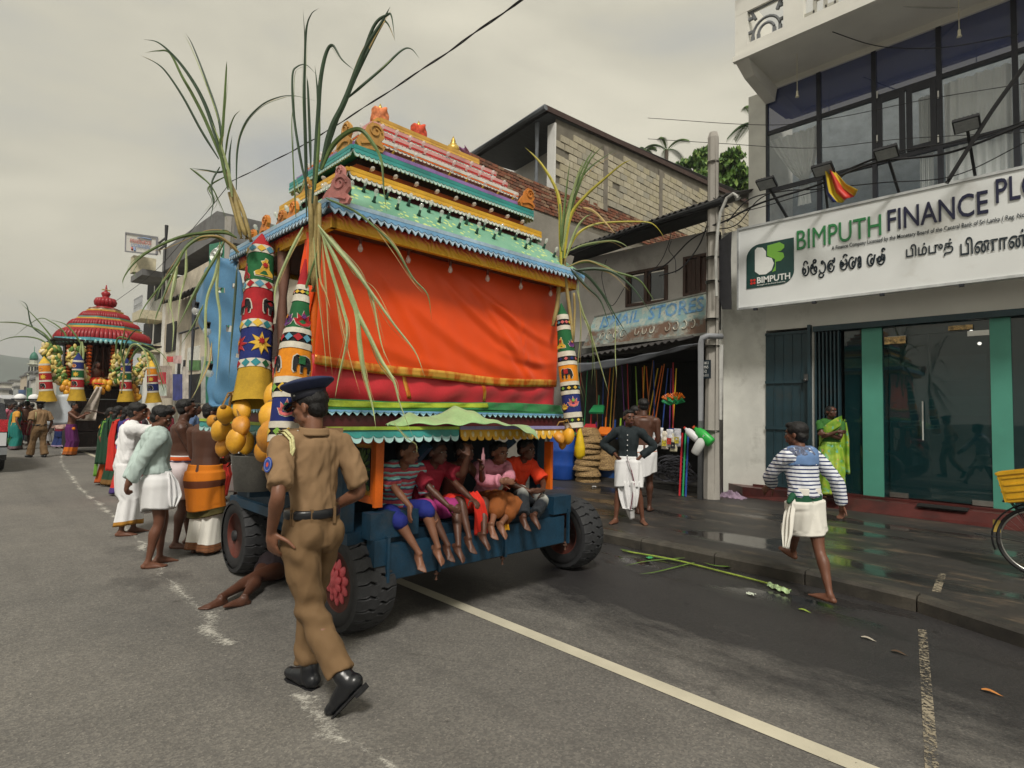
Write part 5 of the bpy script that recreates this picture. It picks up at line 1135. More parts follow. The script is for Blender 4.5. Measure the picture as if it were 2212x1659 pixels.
def bl_(u,v):
 i=v*(len(prof_l)-1);k=min(int(i),len(prof_l)-2);pl_=[prof_l[k][c_]+(prof_l[k+1][c_]-prof_l[k][c_])*(i-k) for c_ in (0,1)]
 i=v*(len(prof_r)-1);k=min(int(i),len(prof_r)-2);pr2=[prof_r[k][c_]+(prof_r[k+1][c_]-prof_r[k][c_])*(i-k) for c_ in (0,1)]
 p=at(pl_[0]+(pr2[0]-pl_[0])*u,pl_[1]+(pr2[1]-pl_[1])*u,'y',1.85);n_=math.sin(u*math.pi);return(p.x,p.y-.17*n_+.03*math.sin(v*11+u*3)+.016*math.sin(u*17+v*5)+.010*math.sin(u*9-v*31),p.z)
bsr.sheet(bl_,24,44,.006)
kf=[]
for q in bsr.f:
 c_=sum((Vector(bsr.v[i]) for i in q),Vector())/len(q);px_=seen3(c_)
 if not any(abs(px_[0]-sx_-(px_[1]-sy_)*-.5)<sw_ and abs(px_[1]-sy_)<sh_ for sx_,sy_,sw_,sh_ in ((508,618,9,4),(474,628,10,3),(495,712,7,6),(512,770,6,7),(470,655,5,2),(516,668,8,2))):kf.append(q)
bsr.m=[0]*len(kf);bsr.f=kf
bsr.obj('blue_sheet',m_bs,smooth=True,label='torn sky-blue plastic sheet hanging at the front corner of the chariot',cat='plastic sheet')
for (vx,vy) in ((423,672),(447,716),(452,806)):
 p=at(vx,vy,'y',1.5);rt=empty('string_lamp',tuple(p),label='big clear lamp bulb on the cord beside the blue sheet, %s'%{672:'highest',716:'middle',806:'lowest'}[vy],cat='lamp',group='lamp bulbs on the cord by the blue sheet')
 mb=MB();mb.ell(p,.035,nu=12,nv=8);mb.obj('bulb_glass',BULB,rt,True);mb=MB();mb.cyl(p+Vector((.015,0,.03)),p+Vector((.035,0,.075)),.018,8);mb.obj('bulb_socket',DM,rt)
# ================================================================ people
def skin(name,c):return M(name,c,.48,.16,7,.25,spec=.45,fine=160)
SK1=skin('skin_brown',(.140,.056,.032));SK2=skin('skin_deep_brown',(.085,.034,.020));SK3=skin('skin_warm_brown',(.185,.080,.045))
HAIR=M('black_hair',(.006,.005,.005),.5,.4,60,1.0,fine=220);EYEW=M('eye_white',(.34,.30,.27),.3,.03);EYED=M('eye_dark',(.01,.008,.006),.2,.03)
LIPM=M('lips',(.13,.045,.040),.45,.1)
def ik(a,c,l1,l2,pole):
 a=Vector(a);c=Vector(c);d=c-a;L_=max(1e-4,d.length);m_=(l1+l2)*.998
 if L_>m_:c=a+d*(m_/L_);d=c-a;L_=m_
 x=(l1*l1-l2*l2+L_*L_)/(2*L_);h=math.sqrt(max(0,l1*l1-x*x));u=d/L_;p=Vector(pole)-u*Vector(pole).dot(u)
 p=p.normalized() if p.length>1e-5 else Vector((0,1,0));return a+u*x+p*h,c
def loft(mb,rings,n=20,mi=None):
 """rings: (centre, xvec, yvec, rx, ry) ; closed ends"""
 V=[]
 for (c,x,y,rx,ry) in rings:
  V+=[c+x*(rx*math.cos(2*math.pi*j/n))+y*(ry*math.sin(2*math.pi*j/n)) for j in range(n)]
 k=len(rings);mb.add(V,[(i*n+j,i*n+(j+1)%n,(i+1)*n+(j+1)%n,(i+1)*n+j) for i in range(k-1) for j in range(n)]+[tuple(range(n-1,-1,-1)),tuple((k-1)*n+j for j in range(n))],mi)
class Fig:
 """a posed figure; local axes: x right, y forward, z up, feet at z=0"""
 def __init__(s,base,facing,h,label,skin_=SK1,cat='person',pose=None,vox=.009,build=1.0,group=None,parts=True,name='person',belly=0,face=True,child=False,curl=.5,barefoot=True,hair='short',hairm=None,female=False,gaze=0,bare=False):
  s.bare=bare
  pose=pose or {};s.h=h;m=h/1.7;s.m=m;s.b=build;s.vox=vox;s.vv=vox;s.skin=skin_
  s.rt=empty(name,tuple(base),R_(facing-90),label=label,cat=cat,group=group);s.W=PM[s.rt]
  g=pose.get;P=Vector(g('pelvis',(0,0,.53*h)));s.P=P
  lean,side,tw=R_(g('lean',3)),R_(g('side',0)),R_(g('twist',0));py_=R_(g('hipyaw',0))
  T=Matrix.Rotation(side,3,'Y')@Matrix.Rotation(-lean,3,'X');s.Tp=Matrix.Rotation(py_,3,'Z')@Matrix.Rotation(-lean*.3,3,'X')
  s.Ts=T@Matrix.Rotation(tw,3,'Z');up=s.Ts@Vector((0,0,1));s.up=up
  sp=h*(.275 if not child else .265)
  bend=R_(g('hunch',0));s.neck=P+up*sp*1.06+s.Ts@Vector((0,0,0));s.chest=P+up*sp*.72
  if bend:s.neck=s.chest+(s.Ts@Matrix.Rotation(-bend,3,'X'))@Vector((0,0,sp*.34))
  sw=.112*h*(.92 if female else 1)*(build*.5+.5);s.sh={};s.hip={};s.kn={};s.an={};s.el={};s.wr={}
  ua,fa,th,shn=.172*h,.150*h,.238*h,.235*h
  for k,sg in (('L',-1),('R',1)):
   s.sh[k]=P+up*sp*.955+s.Ts@Vector((sg*sw,-.004,g(k+'shrug',0)*h));s.hip[k]=P+s.Tp@Vector((sg*.052*h,0,-.02*h))
   tgt=Vector(g(k+'H',(sg*.17*h,.03*h,P.z-.03*h)));pole=g(k+'E',(sg*.5,-1,0));s.el[k],s.wr[k]=ik(s.sh[k],tgt,ua,fa,pole)
   ft=Vector(g(k+'F',(sg*.06*h,0,.045*h)));s.kn[k],s.an[k]=ik(s.hip[k],ft,th,shn,g(k+'K',(sg*.15,1,0)))
  hy,hp,hr=R_(g('hyaw',0)),R_(g('hpitch',0)),R_(g('hroll',0))
  s.Hm=Matrix.Rotation(hy,3,'Z')@Matrix.Rotation(-hp,3,'X')@Matrix.Rotation(hr,3,'Y')
  s.head=s.neck+up*(.052*h)+Vector((0,.012*h,.040*h))*1.0+(s.Hm@Vector((0,.010*h,0)));s.hs=(h/1.7)**.55*(1.0 if not child else 1.02)
  if 'headoff' in pose:s.head=s.head+Vector(pose['headoff'])
  mb=MB();s.body(mb,belly,pose,curl,barefoot,female)
  r=remesh(mb,vox,5,.5)
  s.bodyo=r.obj('body',skin_,s.rt,True,world=False)
  if face:s.face(hair,female)
  if hair:s.hair(hair,hairm)
 def frame2(s,a,b):return frame(b-a)
 def torso(s,mb,inf=0,z0=-.06,top=True,belly=0,waist=1.0,low=None,n=20,sh=1.0,extra=0):
  m,b=s.m,s.b;U=s.up;X0=s.Tp@Vector((1,0,0));Y0=s.Tp@Vector((0,1,0));X1=s.Ts@Vector((1,0,0));Y1=s.Ts@Vector((0,1,0));C=s.chest;R=[]
  spec=[(-.085,.132,.098,0),(-.03,.158,.112,0),(.06,.146,.102,.0),(.16,.128*waist,.094,.3),(.26,.142,.100,.55),(.35,.158,.106,.85),(.42,.160,.098,1),(.455,.130,.08,1)]
  pl=(s.neck-s.P).length/.468/1.0
  for (t_,rx,ry,f) in spec:
   if t_<z0:continue
   rx=rx*m*(1+(b-1)*1.0)+inf;ry=ry*m*(1+(b-1)*1.2)+inf
   if .0<t_<.3:ry+=belly*.5*m;rx+=extra
   if t_<=.35*1.0:c=s.P+(s.chest-s.P)*(t_/.33) if t_>0 else s.P+s.Tp@Vector((0,0,t_*m))
   else:c=s.chest+(s.neck-s.chest)*((t_-.33)/.138)
   x=X0.lerp(X1,f).normalized();y=Y0.lerp(Y1,f).normalized()
   c=c+y*((belly*.45*m if .0<t_<.3 else 0)-.008*m+(.010*m if .2<t_<.4 else 0))
   if t_>.4 and inf:rx*=.96
   R.append((c,x,y,rx*(sh if t_>.3 else 1),ry))
  loft(mb,R,n)
  if top:mb.caps(s.sh['L']*.6+s.neck*.4,s.sh['R']*.6+s.neck*.4,.056*m*b+inf,.056*m*b+inf,12)
 def limb(s,mb,P,R,n=16,sub=4):
  """one continuous tapered tube through joints, rounded at the bends and at both ends"""
  Q=[Vector(p) for p in P];q=[Q[0]+(Q[0]-Q[1])]+Q+[Q[-1]+(Q[-1]-Q[-2])];O=[];W=[]
  for i in range(1,len(q)-2):
   for j in range(sub):
    t_=j/sub;p0,p1,p2,p3=q[i-1],q[i],q[i+1],q[i+2];k0=(p2-p0)*.5;k1=(p3-p1)*.5;l=(p2-p1).length;k0=k0*min(1,l/max(1e-5,k0.length));k1=k1*min(1,l/max(1e-5,k1.length))
    O.append(p1*(2*t_**3-3*t_*t_+1)+k0*(t_**3-2*t_*t_+t_)+p2*(-2*t_**3+3*t_*t_)+k1*(t_**3-t_*t_));W.append(R[i-1]+(R[i]-R[i-1])*(3*t_*t_-2*t_**3))
  O.append(q[-2]);W.append(R[-1]);d0=(O[0]-O[1]).normalized();d1=(O[-1]-O[-2]).normalized()
  O=[O[0]+d0*W[0]*.6,O[0]+d0*W[0]*.4]+O;W=[W[0]*.25,W[0]*.75]+W
  mb.tube(O,W,n)
 def arm(s,mb,k,inf=0,f0=0.0,f1=1.0,upto='hand',cuff=0):
  m,b=s.m,.5+.5*s.b;S,E_,W_=s.sh[k],s.el[k],s.wr[k];i_=S.lerp(s.chest+s.up*.06*m,.38);S2=S-s.up*.004
  P=[i_,S2,S2.lerp(E_,.22),S2.lerp(E_,.55),S2.lerp(E_,.85)];R=[.055*m*b+inf,.053*m*b+inf,.051*m*b+inf,.045*m*b+inf,.038*m*b+inf]
  if upto=='short':
   t_=f1;P=[i_,S2,S2.lerp(E_,t_*.35),S2.lerp(E_,t_*.7),S2.lerp(E_,t_)];s.limb(mb,P,[R[0],R[1],.052*m*b+inf,.050*m*b+inf+cuff*.5,.048*m*b+inf+cuff]);return
  P+=[E_.lerp(W_,.08)];R+=[.038*m*b+inf]
  if upto=='long':P+=[E_.lerp(W_,f1*.35),E_.lerp(W_,f1*.7),E_.lerp(W_,f1)];R+=[.042*m*b+inf,.036*m*b+inf+cuff*.5,.030*m*b+inf+cuff]
  else:P+=[E_.lerp(W_,.28),E_.lerp(W_,.6),W_,W_+(W_-E_).normalized()*.02];R+=[.042*m*b,.034*m*b,.025*m,.024*m]
  s.limb(mb,P,R)
 def leg(s,mb,k,inf=0,f1=1.0,hem=None,part='all'):
  m,b=s.m,.6+.4*s.b;Hh,K_,A_=s.hip[k],s.kn[k],s.an[k];i_=Hh+(s.P-Hh)*.3+(Hh-K_).normalized()*.03*m
  P=[i_,Hh.lerp(K_,.12),Hh.lerp(K_,.4),Hh.lerp(K_,.7),Hh.lerp(K_,.93)];R=[.080*m*b+inf,.086*m*b+inf,.079*m*b+inf,.064*m*b+inf,.054*m*b+inf]
  back=(s.frameb(K_,A_))*(.012*m)
  if f1<=0:P+=[K_.lerp(A_,.05)];R+=[.054*m*b+inf]
  elif hem is None:P+=[K_.lerp(A_,.10),K_.lerp(A_,.30)+back,K_.lerp(A_,.6)+back*.5,K_.lerp(A_,.92),A_+(A_-K_).normalized()*.02*m];R+=[.050*m*b,.056*m*b,.041*m,.030*m,.032*m]
  else:
   e_=K_.lerp(A_,f1);a_=.054*m*b+inf;P+=[K_.lerp(e_,.15),K_.lerp(e_,.5),e_];R+=[a_,(a_+hem)/2,hem]
  s.limb(mb,P,R,18)
 def frameb(s,K_,A_):
  d=(A_-K_).normalized();y=Vector((0,-1,0));y=y-d*y.dot(d);return y.normalized() if y.length>.01 else Vector((0,0,0))
 def foot(s,mb,k,pose,toes=True):
  m=s.m;fs_=1.0 if toes or s.vox>.0125 else .80;A_=s.an[k];sg=-1 if k=='L' else 1;yw=R_(pose.get(k+'fy',-sg*8));pt=R_(pose.get(k+'fp',0))
  Fm=Matrix.Rotation(yw,3,'Z')@Matrix.Rotation(-pt,3,'X');q=lambda x,y,z:A_+Fm@(Vector((x*sg,y,z))*m)
  m*=fs_
  s.fm=getattr(s,'fm',{});m0=s.m;s.fm[k]=(Fm,lambda x,y,z:A_+Fm@(Vector((x*sg,y,z))*m0));q=lambda x,y,z:A_+Fm@(Vector((x*sg,y,z))*m)
  mb.ell(q(0,-.030,-.048),(.032*m,.038*m,.028*m),Fm);mb.caps(q(0,-.01,-.02),q(.002,.105,-.052),.035*m,.024*m,sq=.9);mb.caps(q(-.016,.01,-.052),q(-.018,.125,-.057),.024*m,.020*m);mb.caps(q(.016,.0,-.055),q(.022,.105,-.058),.022*m,.018*m)
  if toes:
   for i,(tx,ty,l,r) in enumerate(((-.027,.125,.045,.0135),(-.007,.128,.040,.0098),(.009,.124,.034,.009),(.023,.117,.029,.0085),(.036,.106,.024,.008))):mb.caps(q(tx,ty,-.058),q(tx*1.08,ty+l,-.064),r*m,r*m*.85,8)
 def hand(s,mb,k,pose,curl=.5):
  m=s.m*1.02;W_=s.wr[k];sg=-1 if k=='L' else 1;d=(W_-s.el[k]).normalized()
  hd=Vector(pose.get(k+'Hd',d)).normalized();pn=Vector(pose.get(k+'Hn',(-sg,0,0)));pn=(pn-hd*pn.dot(hd));pn=pn.normalized() if pn.length>.02 else frame(hd)[0]
  sx=hd.cross(pn)*(1 if k=='L' else -1)
  c_=pose.get(k+'c',curl);Mx=Matrix((sx,pn,hd)).transposed();q=lambda x,y,z:W_+Mx@(Vector((x,y,z))*m)
  mb.ell(q(0,0,.045),(.040*m,.017*m,.050*m),Mx,14,10);mb.caps(q(0,0,-.01),q(0,0,.04),.024*m,.026*m,sq=.7)
  if s.vox>.0125:mb.caps(q(0,0,.07),q(0,.03*c_*2,.14),.026*m,.018*m);return
  for (fx,l,r) in ((.028,.068,.0092),(.010,.078,.0096),(-.010,.072,.0092),(-.028,.056,.0082)):
   a0_,a1_=c_*.9,c_*2.0;p0=q(fx,0,.080);p1=q(fx*1.12,math.sin(a0_)*l*.5,.080+math.cos(a0_)*l*.5);p2=q(fx*1.15,math.sin(a0_)*l*.5+math.sin(a1_)*l*.5,.080+math.cos(a0_)*l*.5+math.cos(a1_)*l*.5)
   mb.caps(p0,p1,r*m*1.05,r*m,8);mb.caps(p1,p2,r*m,r*m*.8,8)
  tp=pose.get(k+'th',1.0);p0=q(.030,.004,.018);p1=q(.030+.034*tp,.016+.01*c_,.045);p2=q(.034+.052*tp,.022+.02*c_,.078);mb.caps(p0,p1,.0135*m,.011*m,8);mb.caps(p1,p2,.011*m,.0088*m,8)
 def body(s,mb,belly,pose,curl,barefoot,female):
  m=s.m;s.torso(mb,0,belly=belly,waist=.9 if female else 1)
  X1=s.Ts@Vector((1,0,0));Y1=s.Ts@Vector((0,1,0))
  if s.bare:
   for sg in (-1,1):mb.ell(s.chest+X1*(sg*.062*m)+Y1*(.066*m*s.b)+s.up*.035*m,(.062*m,.035*m,.045*m));mb.ell(s.chest+X1*(sg*.075*m)-Y1*(.062*m)+s.up*.045*m,(.055*m,.036*m,.075*m))
  mb.tube([s.neck-s.up*.05*m,s.neck+s.up*.01,s.head-s.Hm@Vector((0,.018,.055))*s.hs],[.066*m,.056*m*(.6+.4*s.b),.052*m*(.6+.4*s.b)],14)
  for k in 'LR':
   s.arm(mb,k);s.leg(mb,k);s.foot(mb,k,pose,barefoot and s.vox<.0125);s.hand(mb,k,pose,curl)
  q=s.q;Hm=s.Hm;u=s.hs
  mb.ell(q(0,-.012,.028),(.074*u,.092*u,.084*u),Hm,20,14);mb.ell(q(0,.024,-.028),(.058*u,.060*u,.078*u),Hm,18,12);mb.ell(q(0,.040,-.080),(.032*u,.034*u,.027*u),Hm);mb.ell(q(0,.048,.045),(.056*u,.034*u,.04*u),Hm)
  for sg in (-1,1):
   mb.ell(q(sg*.040,.056,-.014),(.022*u,.022*u,.018*u),Hm,10,8);mb.ell(q(sg*.045,.012,-.060),(.018*u,.03*u,.024*u),Hm,10,8)
   mb.ell(q(sg*.079,-.012,-.006),(.008*u,.019*u,.032*u),Hm@Matrix.Rotation(sg*.25,3,'Z'),10,8)
  mb.caps(q(0,.082,.020),q(0,.104,-.024),.008*u,.0125*u,8);mb.ell(q(0,.093,-.030),(.019*u,.013*u,.010*u),Hm,10,8);mb.caps(q(-.034,.078,.034),q(.034,.078,.034),.011*u,.011*u,8)
  mb.caps(q(-.016,.084,-.054),q(.016,.084,-.054),.0085*u,.0085*u,8);mb.caps(q(-.013,.081,-.066),q(.013,.081,-.066),.009*u,.009*u,8)
 def q(s,x,y,z):return s.head+s.Hm@(Vector((x,y,z))*s.hs)
 def add(s,name,mb,mt,smooth=True,**k):return mb.obj(name,mt,s.rt,smooth,world=False,**k)
 def face(s,hair,female=False):
  q,u,Hm=s.q,s.hs,s.Hm
  for sg in (-1,1):
   mb=MB();mb.ell(q(sg*.030,.0775,.010),(.0145*u,.010*u,.0058*u),Hm,10,6);e=s.add('eye',mb,EYEW)
   mb=MB();mb.ell(q(sg*.030,.0865,.010),(.0070*u,.004*u,.0060*u),Hm,8,6);s.add('iris',mb,EYED)
   mb=MB();mb.tube([q(sg*.012,.092,.028),q(sg*.030,.090,.035),q(sg*.050,.078,.030)],[.0035*u,.0045*u,.0025*u],6);s.add('eyebrow',mb,HAIR)
  mb=MB();mb.caps(q(-.018,.090,-.0555),q(.018,.090,-.0555),.0055*u,.0055*u,6);mb.caps(q(-.015,.088,-.065),q(.015,.088,-.065),.0065*u,.0065*u,6);s.add('lips',mb,LIPM)
 def moustache(s):
  mb=MB();q,u=s.q,s.hs;mb.tube([q(-.026,.086,-.050),q(-.01,.0955,-.043),q(.01,.0955,-.043),q(.026,.086,-.050)],[.003*u,.0055*u,.0055*u,.003*u],6);s.add('moustache',mb,HAIR)
 def hair(s,kind,mt=None):
  q,u,Hm=s.q,s.hs,s.Hm;mb=MB()
  if kind=='short':mb.ell(q(0,-.024,.044),(.081*u,.092*u,.078*u),Hm,28,20);mb.ell(q(0,-.050,-.005),(.072*u,.055*u,.062*u),Hm,20,14);mb.ell(q(0,.030,.088),(.058*u,.050*u,.028*u),Hm,20,12)
  elif kind=='thick':mb.ell(q(0,-.020,.052),(.088*u,.098*u,.080*u),Hm,28,20);mb.ell(q(0,-.050,-.010),(.080*u,.060*u,.070*u),Hm,20,14);mb.ell(q(0,.046,.092),(.066*u,.046*u,.032*u),Hm,20,12)
  else:
   mb.ell(q(0,-.020,.036),(.080*u,.094*u,.080*u),Hm,28,20);mb.ell(q(0,-.055,-.015),(.072*u,.050*u,.06*u),Hm,20,14)
   if kind=='bun':mb.ell(q(0,-.105,-.02),(.042*u,.035*u,.042*u),Hm)
   if kind=='long':mb.tube([q(0,-.08,.0),q(0,-.10,-.08),q(0,-.11,-.20),q(0,-.10,-.34)],[.055*u,.05*u,.042*u,.02*u],12)
  r=remesh(mb,max(.006,s.vox*.8),2);a=np.array(r.v);n_=vnormals(r);r.v=(a+n_*(wob(a,130,3)*.0022+wob(a,60,5)*.003)[:,None]).tolist();s.add('hair',r,mt or HAIR)
 def folds(s,r,amp=.006,freq=22,seed=1,stretch=(1,1,.45),fn=None):
  a=np.array(r.v);n_=vnormals(r);p=a*np.array(stretch);w=wob(p,freq,seed)
  w=.5-np.abs(w)*1.6;w=np.maximum(w,-.9);d=amp*(.35+w)+amp*.35*wob(p,freq*2.3,seed+9)
  if fn is not None:d=d+fn(a)
  r.v=(a+n_*d[:,None]).tolist();return r
 def shirt(s,mt,sleeve='short',f=.72,inf=.017,hem=-.10,name='shirt',amp=.014,belly=0,seed=1,tuck=False,cuff=.012,v=None,puff=0,vox=None):
  mb=MB();s.torso(mb,inf,z0=(.05 if tuck else -.09),belly=belly,extra=puff)
  for k in 'LR':s.arm(mb,k,inf*.85,0,f if sleeve=='short' else f,sleeve,cuff)
  mb.tube([s.neck-s.up*.03,s.neck+s.up*.022*s.m],[.082*s.m,.064*s.m],14)
  r=remesh(mb,vox or max(.009,s.vox),3);s.folds(r,amp,20/s.m,seed);return s.add(name,r,mt)
 def trousers(s,mt,hem=.08,inf=.016,name='trousers',f1=1.0,amp=.012,seed=2,fn=None,top=.16):
  mb=MB();m=s.m
  R=[]
  loft(mb,[(s.P+s.Tp@(Vector((0,0,z))*m),s.Tp@Vector((1,0,0)),s.Tp@Vector((0,1,0)),rx*m*(.4+.6*s.b)+inf,ry*m*(.4+.6*s.b)+inf) for z,rx,ry in ((-.09,.14,.11),(-.04,.158,.120),(.04,.150,.108),(top*.6,.140,.102))],20)
  for sg in (-1,1):mb.ell(s.P+s.Tp@Vector((sg*.06*m,-.058*m,-.035*m)),(.085*m,.075*m,.09*m))
  for k in 'LR':s.leg(mb,k,inf,f1,(hem if f1>.9 else .055*m+inf) if f1>0 else None)
  r=remesh(mb,max(.009,s.vox),3);s.folds(r,amp,17,seed,fn=fn);return s.add(name,r,mt)
 def sarong(s,mts,z1,z0=None,slack=.02,name='sarong',flare=.03,fold=.008,nf=11,seed=1,rows=26,belly=0,bands=None,tilt=0,n=72,off=(0,0)):
  """wrapped cloth: hull of hips and legs from the waist z0 down to the hem z1; bands: (z_low, z_high, material index)"""
  m=s.m;z0=s.P.z+.085*m if z0 is None else z0;mb=MB();V=[];zs=[]
  r=random.Random(seed);ph=[r.uniform(0,6.28) for _ in range(4)]
  def circles(z):
   C=[]
   if z>s.P.z-.42*m:
    w=.150*m*s.b*(1 if z<s.P.z+.01 else .90)*(1-.42*min(1,max(0,(s.P.z-.08*m-z)/(.34*m))));C.append((s.P+s.Tp@Vector((0,belly*.3,0)),w*.62,.0));X=s.Tp@Vector((1,0,0))
    for sg in (-1,1):C.append((s.P+X*sg*w*.42+Vector((0,belly*.3*m,0)),w*.62+.01,0))
   for k in 'LR':
    for (a,b_,ra,rb) in ((s.hip[k],s.kn[k],.088*m,.058*m),(s.kn[k],s.an[k],.055*m,.04*m)):
     if min(a.z,b_.z)-.02<=z<=max(a.z,b_.z)+.06:
      t_=min(1,max(0,(a.z-z)/max(1e-4,a.z-b_.z)));C.append((a.lerp(b_,t_),ra+(rb-ra)*t_,0))
   return C
  for i in range(rows+1):
   t_=i/rows;z=z0+(z1-z0)*t_;C=circles(z) or C0;C0=C;cx=sum(c[0].x for c in C)/len(C);cy=sum(c[0].y for c in C)/len(C);zs.append(z)
   for j in range(n):
    a=2*math.pi*j/n;ux,uy=math.cos(a),math.sin(a);rad=max((c[0].x-cx)*ux+(c[0].y-cy)*uy+c[1] for c in C)+slack*(.25+.75*min(1,t_*3))+flare*t_*t_
    w=math.sin(nf*a+ph[0]+2.2*math.sin(a*2+ph[1])+t_*1.5)+.5*math.sin(nf*1.9*a+ph[2]+t_*3);rad+=fold*w*min(1,.25+t_*1.3)
    zz=z+tilt*ux*t_*m+.012*math.sin(a*2+ph[3])*t_
    V.append((cx+ux*rad+off[0]*t_,cy+uy*rad+off[1]*t_,zz))
  Fc=[];mi=[]
  for i in range(rows):
   zc=(zs[i]+zs[i+1])/2;b_=0
   for (lo,hi,k) in (bands or []):
    if lo<=zc<=hi:b_=k
   for j in range(n):Fc.append((i*n+j,(i+1)*n+j,(i+1)*n+(j+1)%n,i*n+(j+1)%n));mi.append(b_)
  mb.add(V,Fc);mb.m=mi;mb.f+=[tuple(range(n-1,-1,-1))[::-1]];mb.m.append(0)
  o=len(mb.v);last=[Vector(p) for p in V[rows*n:]];c=sum(last,Vector())/n;mb.v+=[tuple(c+(p-c)*.94+Vector((0,0,.02))) for p in last]
  mb.f+=[(rows*n+j,o+j,o+(j+1)%n,rows*n+(j+1)%n) for j in range(n)];mb.m+=[mi[-1]]*n
  mb.f+=[tuple(o+j for j in range(n))];mb.m.append(mi[-1])
  return s.add(name,mb,mts)
 def shoes(s,mt,sole=None):
  for k in 'LR':
   Fm,q=s.fm[k];m=s.m;mb=MB();mb.ell(q(0,-.035,-.040),(.047*m,.054*m,.046*m),Fm);mb.caps(q(0,-.02,-.02),q(.004,.10,-.046),.050*m,.042*m);mb.caps(q(0,.02,-.045),q(.004,.155,-.048),.047*m,.036*m,sq=.9);mb.caps(q(0,-.015,.03),q(0,-.02,-.03),.050*m,.050*m)
   r=remesh(mb,.007,4)
   for i,v in enumerate(r.v):
    w=Fm.transposed()@(Vector(v)-s.an[k]);
    if w.z<-.084*m:w.z=-.084*m;r.v[i]=tuple(s.an[k]+Fm@w)
   s.add('shoe',r,mt)
   mb=MB();pl=[(-.03,-.07),(.03,-.07),(.038,-.03),(.032,.04),(.044,.10),(.038,.155),(.012,.185),(-.022,.175),(-.038,.13),(-.032,.04),(-.038,-.03)]
   fr=Matrix.Translation(s.an[k])@Fm.to_4x4();sg=1 if k=='R' else -1;mb.prism([(p[0]*m*sg,p[1]*m) for p in pl][::sg],fr@Matrix.Translation((0,0,-.090*m)),.010*m);mb.prism([(p[0]*m*sg,p[1]*m) for p in ((-.03,-.07),(.03,-.07),(.034,-.02),(-.034,-.02))][::sg],fr@Matrix.Translation((0,0,-.108*m)),.018*m);s.add('sole',mb,sole or mt,False)
 def band(s,a,b,r,mt,name,n=14,sq=1):
  mb=MB();mb.tube([a,b],[r,r],n,sq=sq);return s.add(name,mb,mt)
 def drape(s,pts,w,mt,name='cloth_end',n=10,k=26,amp=.012,th=.004,seed=1,side=None):
  """hanging cloth strip along pts with folds across its width"""
  pts=[Vector(p) for p in pts];mb=MB();r=random.Random(seed);ph=r.uniform(0,6)
  def f(u,v):
   i=v*(len(pts)-1);a=min(int(i),len(pts)-2);p=pts[a].lerp(pts[a+1],i-a);ww=w if not hasattr(w,'__len__') else w[a]+(w[a+1]-w[a])*(i-a);d=(pts[a+1]-pts[a]).normalized()
   x=Vector(side).normalized() if side else frame(d)[0];y=d.cross(x);return p+x*(u-.5)*ww+y*amp*math.sin(u*16+ph+v*2)
  mb.sheet(f,k,n*2,th);return s.add(name,mb,mt)
# ================================================================ cloth colours
def CM(name,c,**k):return M('cloth_'+name,c,k.pop('rough',.85),k.pop('var',.10),k.pop('scale',3),.35,fine=260,**k)
def stripes(name,stops,period,warp=.012,rough=.85,axis=2):
 m,t,b=newmat(name);co=nd(t,'ShaderNodeTexCoord').outputs['Object'];z=nd(t,'ShaderNodeSeparateXYZ',{0:co}).outputs[axis]
 n=noise(t,co,9,2);zz=nd(t,'ShaderNodeMath',{0:z,1:nd(t,'ShaderNodeMath',{0:n,1:warp*2},operation='MULTIPLY').outputs[0]},operation='ADD').outputs[0]
 f=nd(t,'ShaderNodeMath',{0:nd(t,'ShaderNodeMath',{0:zz,1:1/period},operation='MULTIPLY').outputs[0]},operation='FRACT').outputs[0]
 t.links.new(ramp(t,f,stops,'CONSTANT'),b.inputs['Base Color']);b.inputs['Roughness'].default_value=rough;bump(t,b,noise(t,co,260,2),.3,.003);return m
WHITE=CM('white',(.78,.78,.79));OFFW=CM('off_white',(.72,.70,.64));KHAKI=CM('khaki',(.245,.152,.078),var=.05);KHAKI2=CM('khaki_trousers',(.165,.098,.045),var=.05)
BLACKC=CM('black',(.014,.022,.026));LEATHER=M('black_leather',(.008,.009,.012),.32,.2,9,.15,spec=.6)
def W2L(base,facing,p):return Matrix.Rotation(-R_(facing-90),3,'Z')@(Vector(p)-Vector(base))
PB_=Vector((-3.10,1.49,0));pf=180
w=lambda p:tuple(W2L(PB_,pf,p))
fig=Fig(PB_,pf,1.76,'police officer in khaki uniform and navy peaked cap striding past the chariot wheel',SK3,pose=dict(pelvis=(0,.03,.935),lean=1,side=-1,hipyaw=12,
 LF=w((-2.80,1.54,.18)),LK=(-.05,1,0),Lfp=48,Lfy=30,RF=w((-3.24,1.55,.088)),Rfy=14,
 LH=(-.24,.00,.945),LE=(-.35,-1,.0),LHd=(.15,.15,-1),LHn=(.9,.4,.1),Lc=.35,Lth=1.6,RH=(.15,.15,1.0),RE=(.6,-1,0),RHd=(-.8,.4,-.4),hyaw=34,hpitch=10),vox=.0068,build=.82,barefoot=False,hair='short',curl=.4)
fig.shirt(KHAKI,f=.86,tuck=True,inf=.015,puff=.004,amp=.014,seed=4,cuff=.006)
def tf(a):
 return .010*np.sin(a[:,2]*46+a[:,0]*22+a[:,1]*9)*np.exp(-((a[:,2]-.50)/.10)**2)+.008*np.sin(a[:,2]*60-a[:,1]*30)*np.exp(-((a[:,2]-.14)/.09)**2)+.007*np.sin(a[:,2]*38+a[:,0]*34)*np.exp(-((a[:,2]-.78)/.07)**2)
fig.trousers(KHAKI2,hem=.098,inf=.018,f1=.90,amp=.013,seed=5,fn=tf);fig.shoes(LEATHER,M('shoe_sole',(.012,.012,.014),.6))
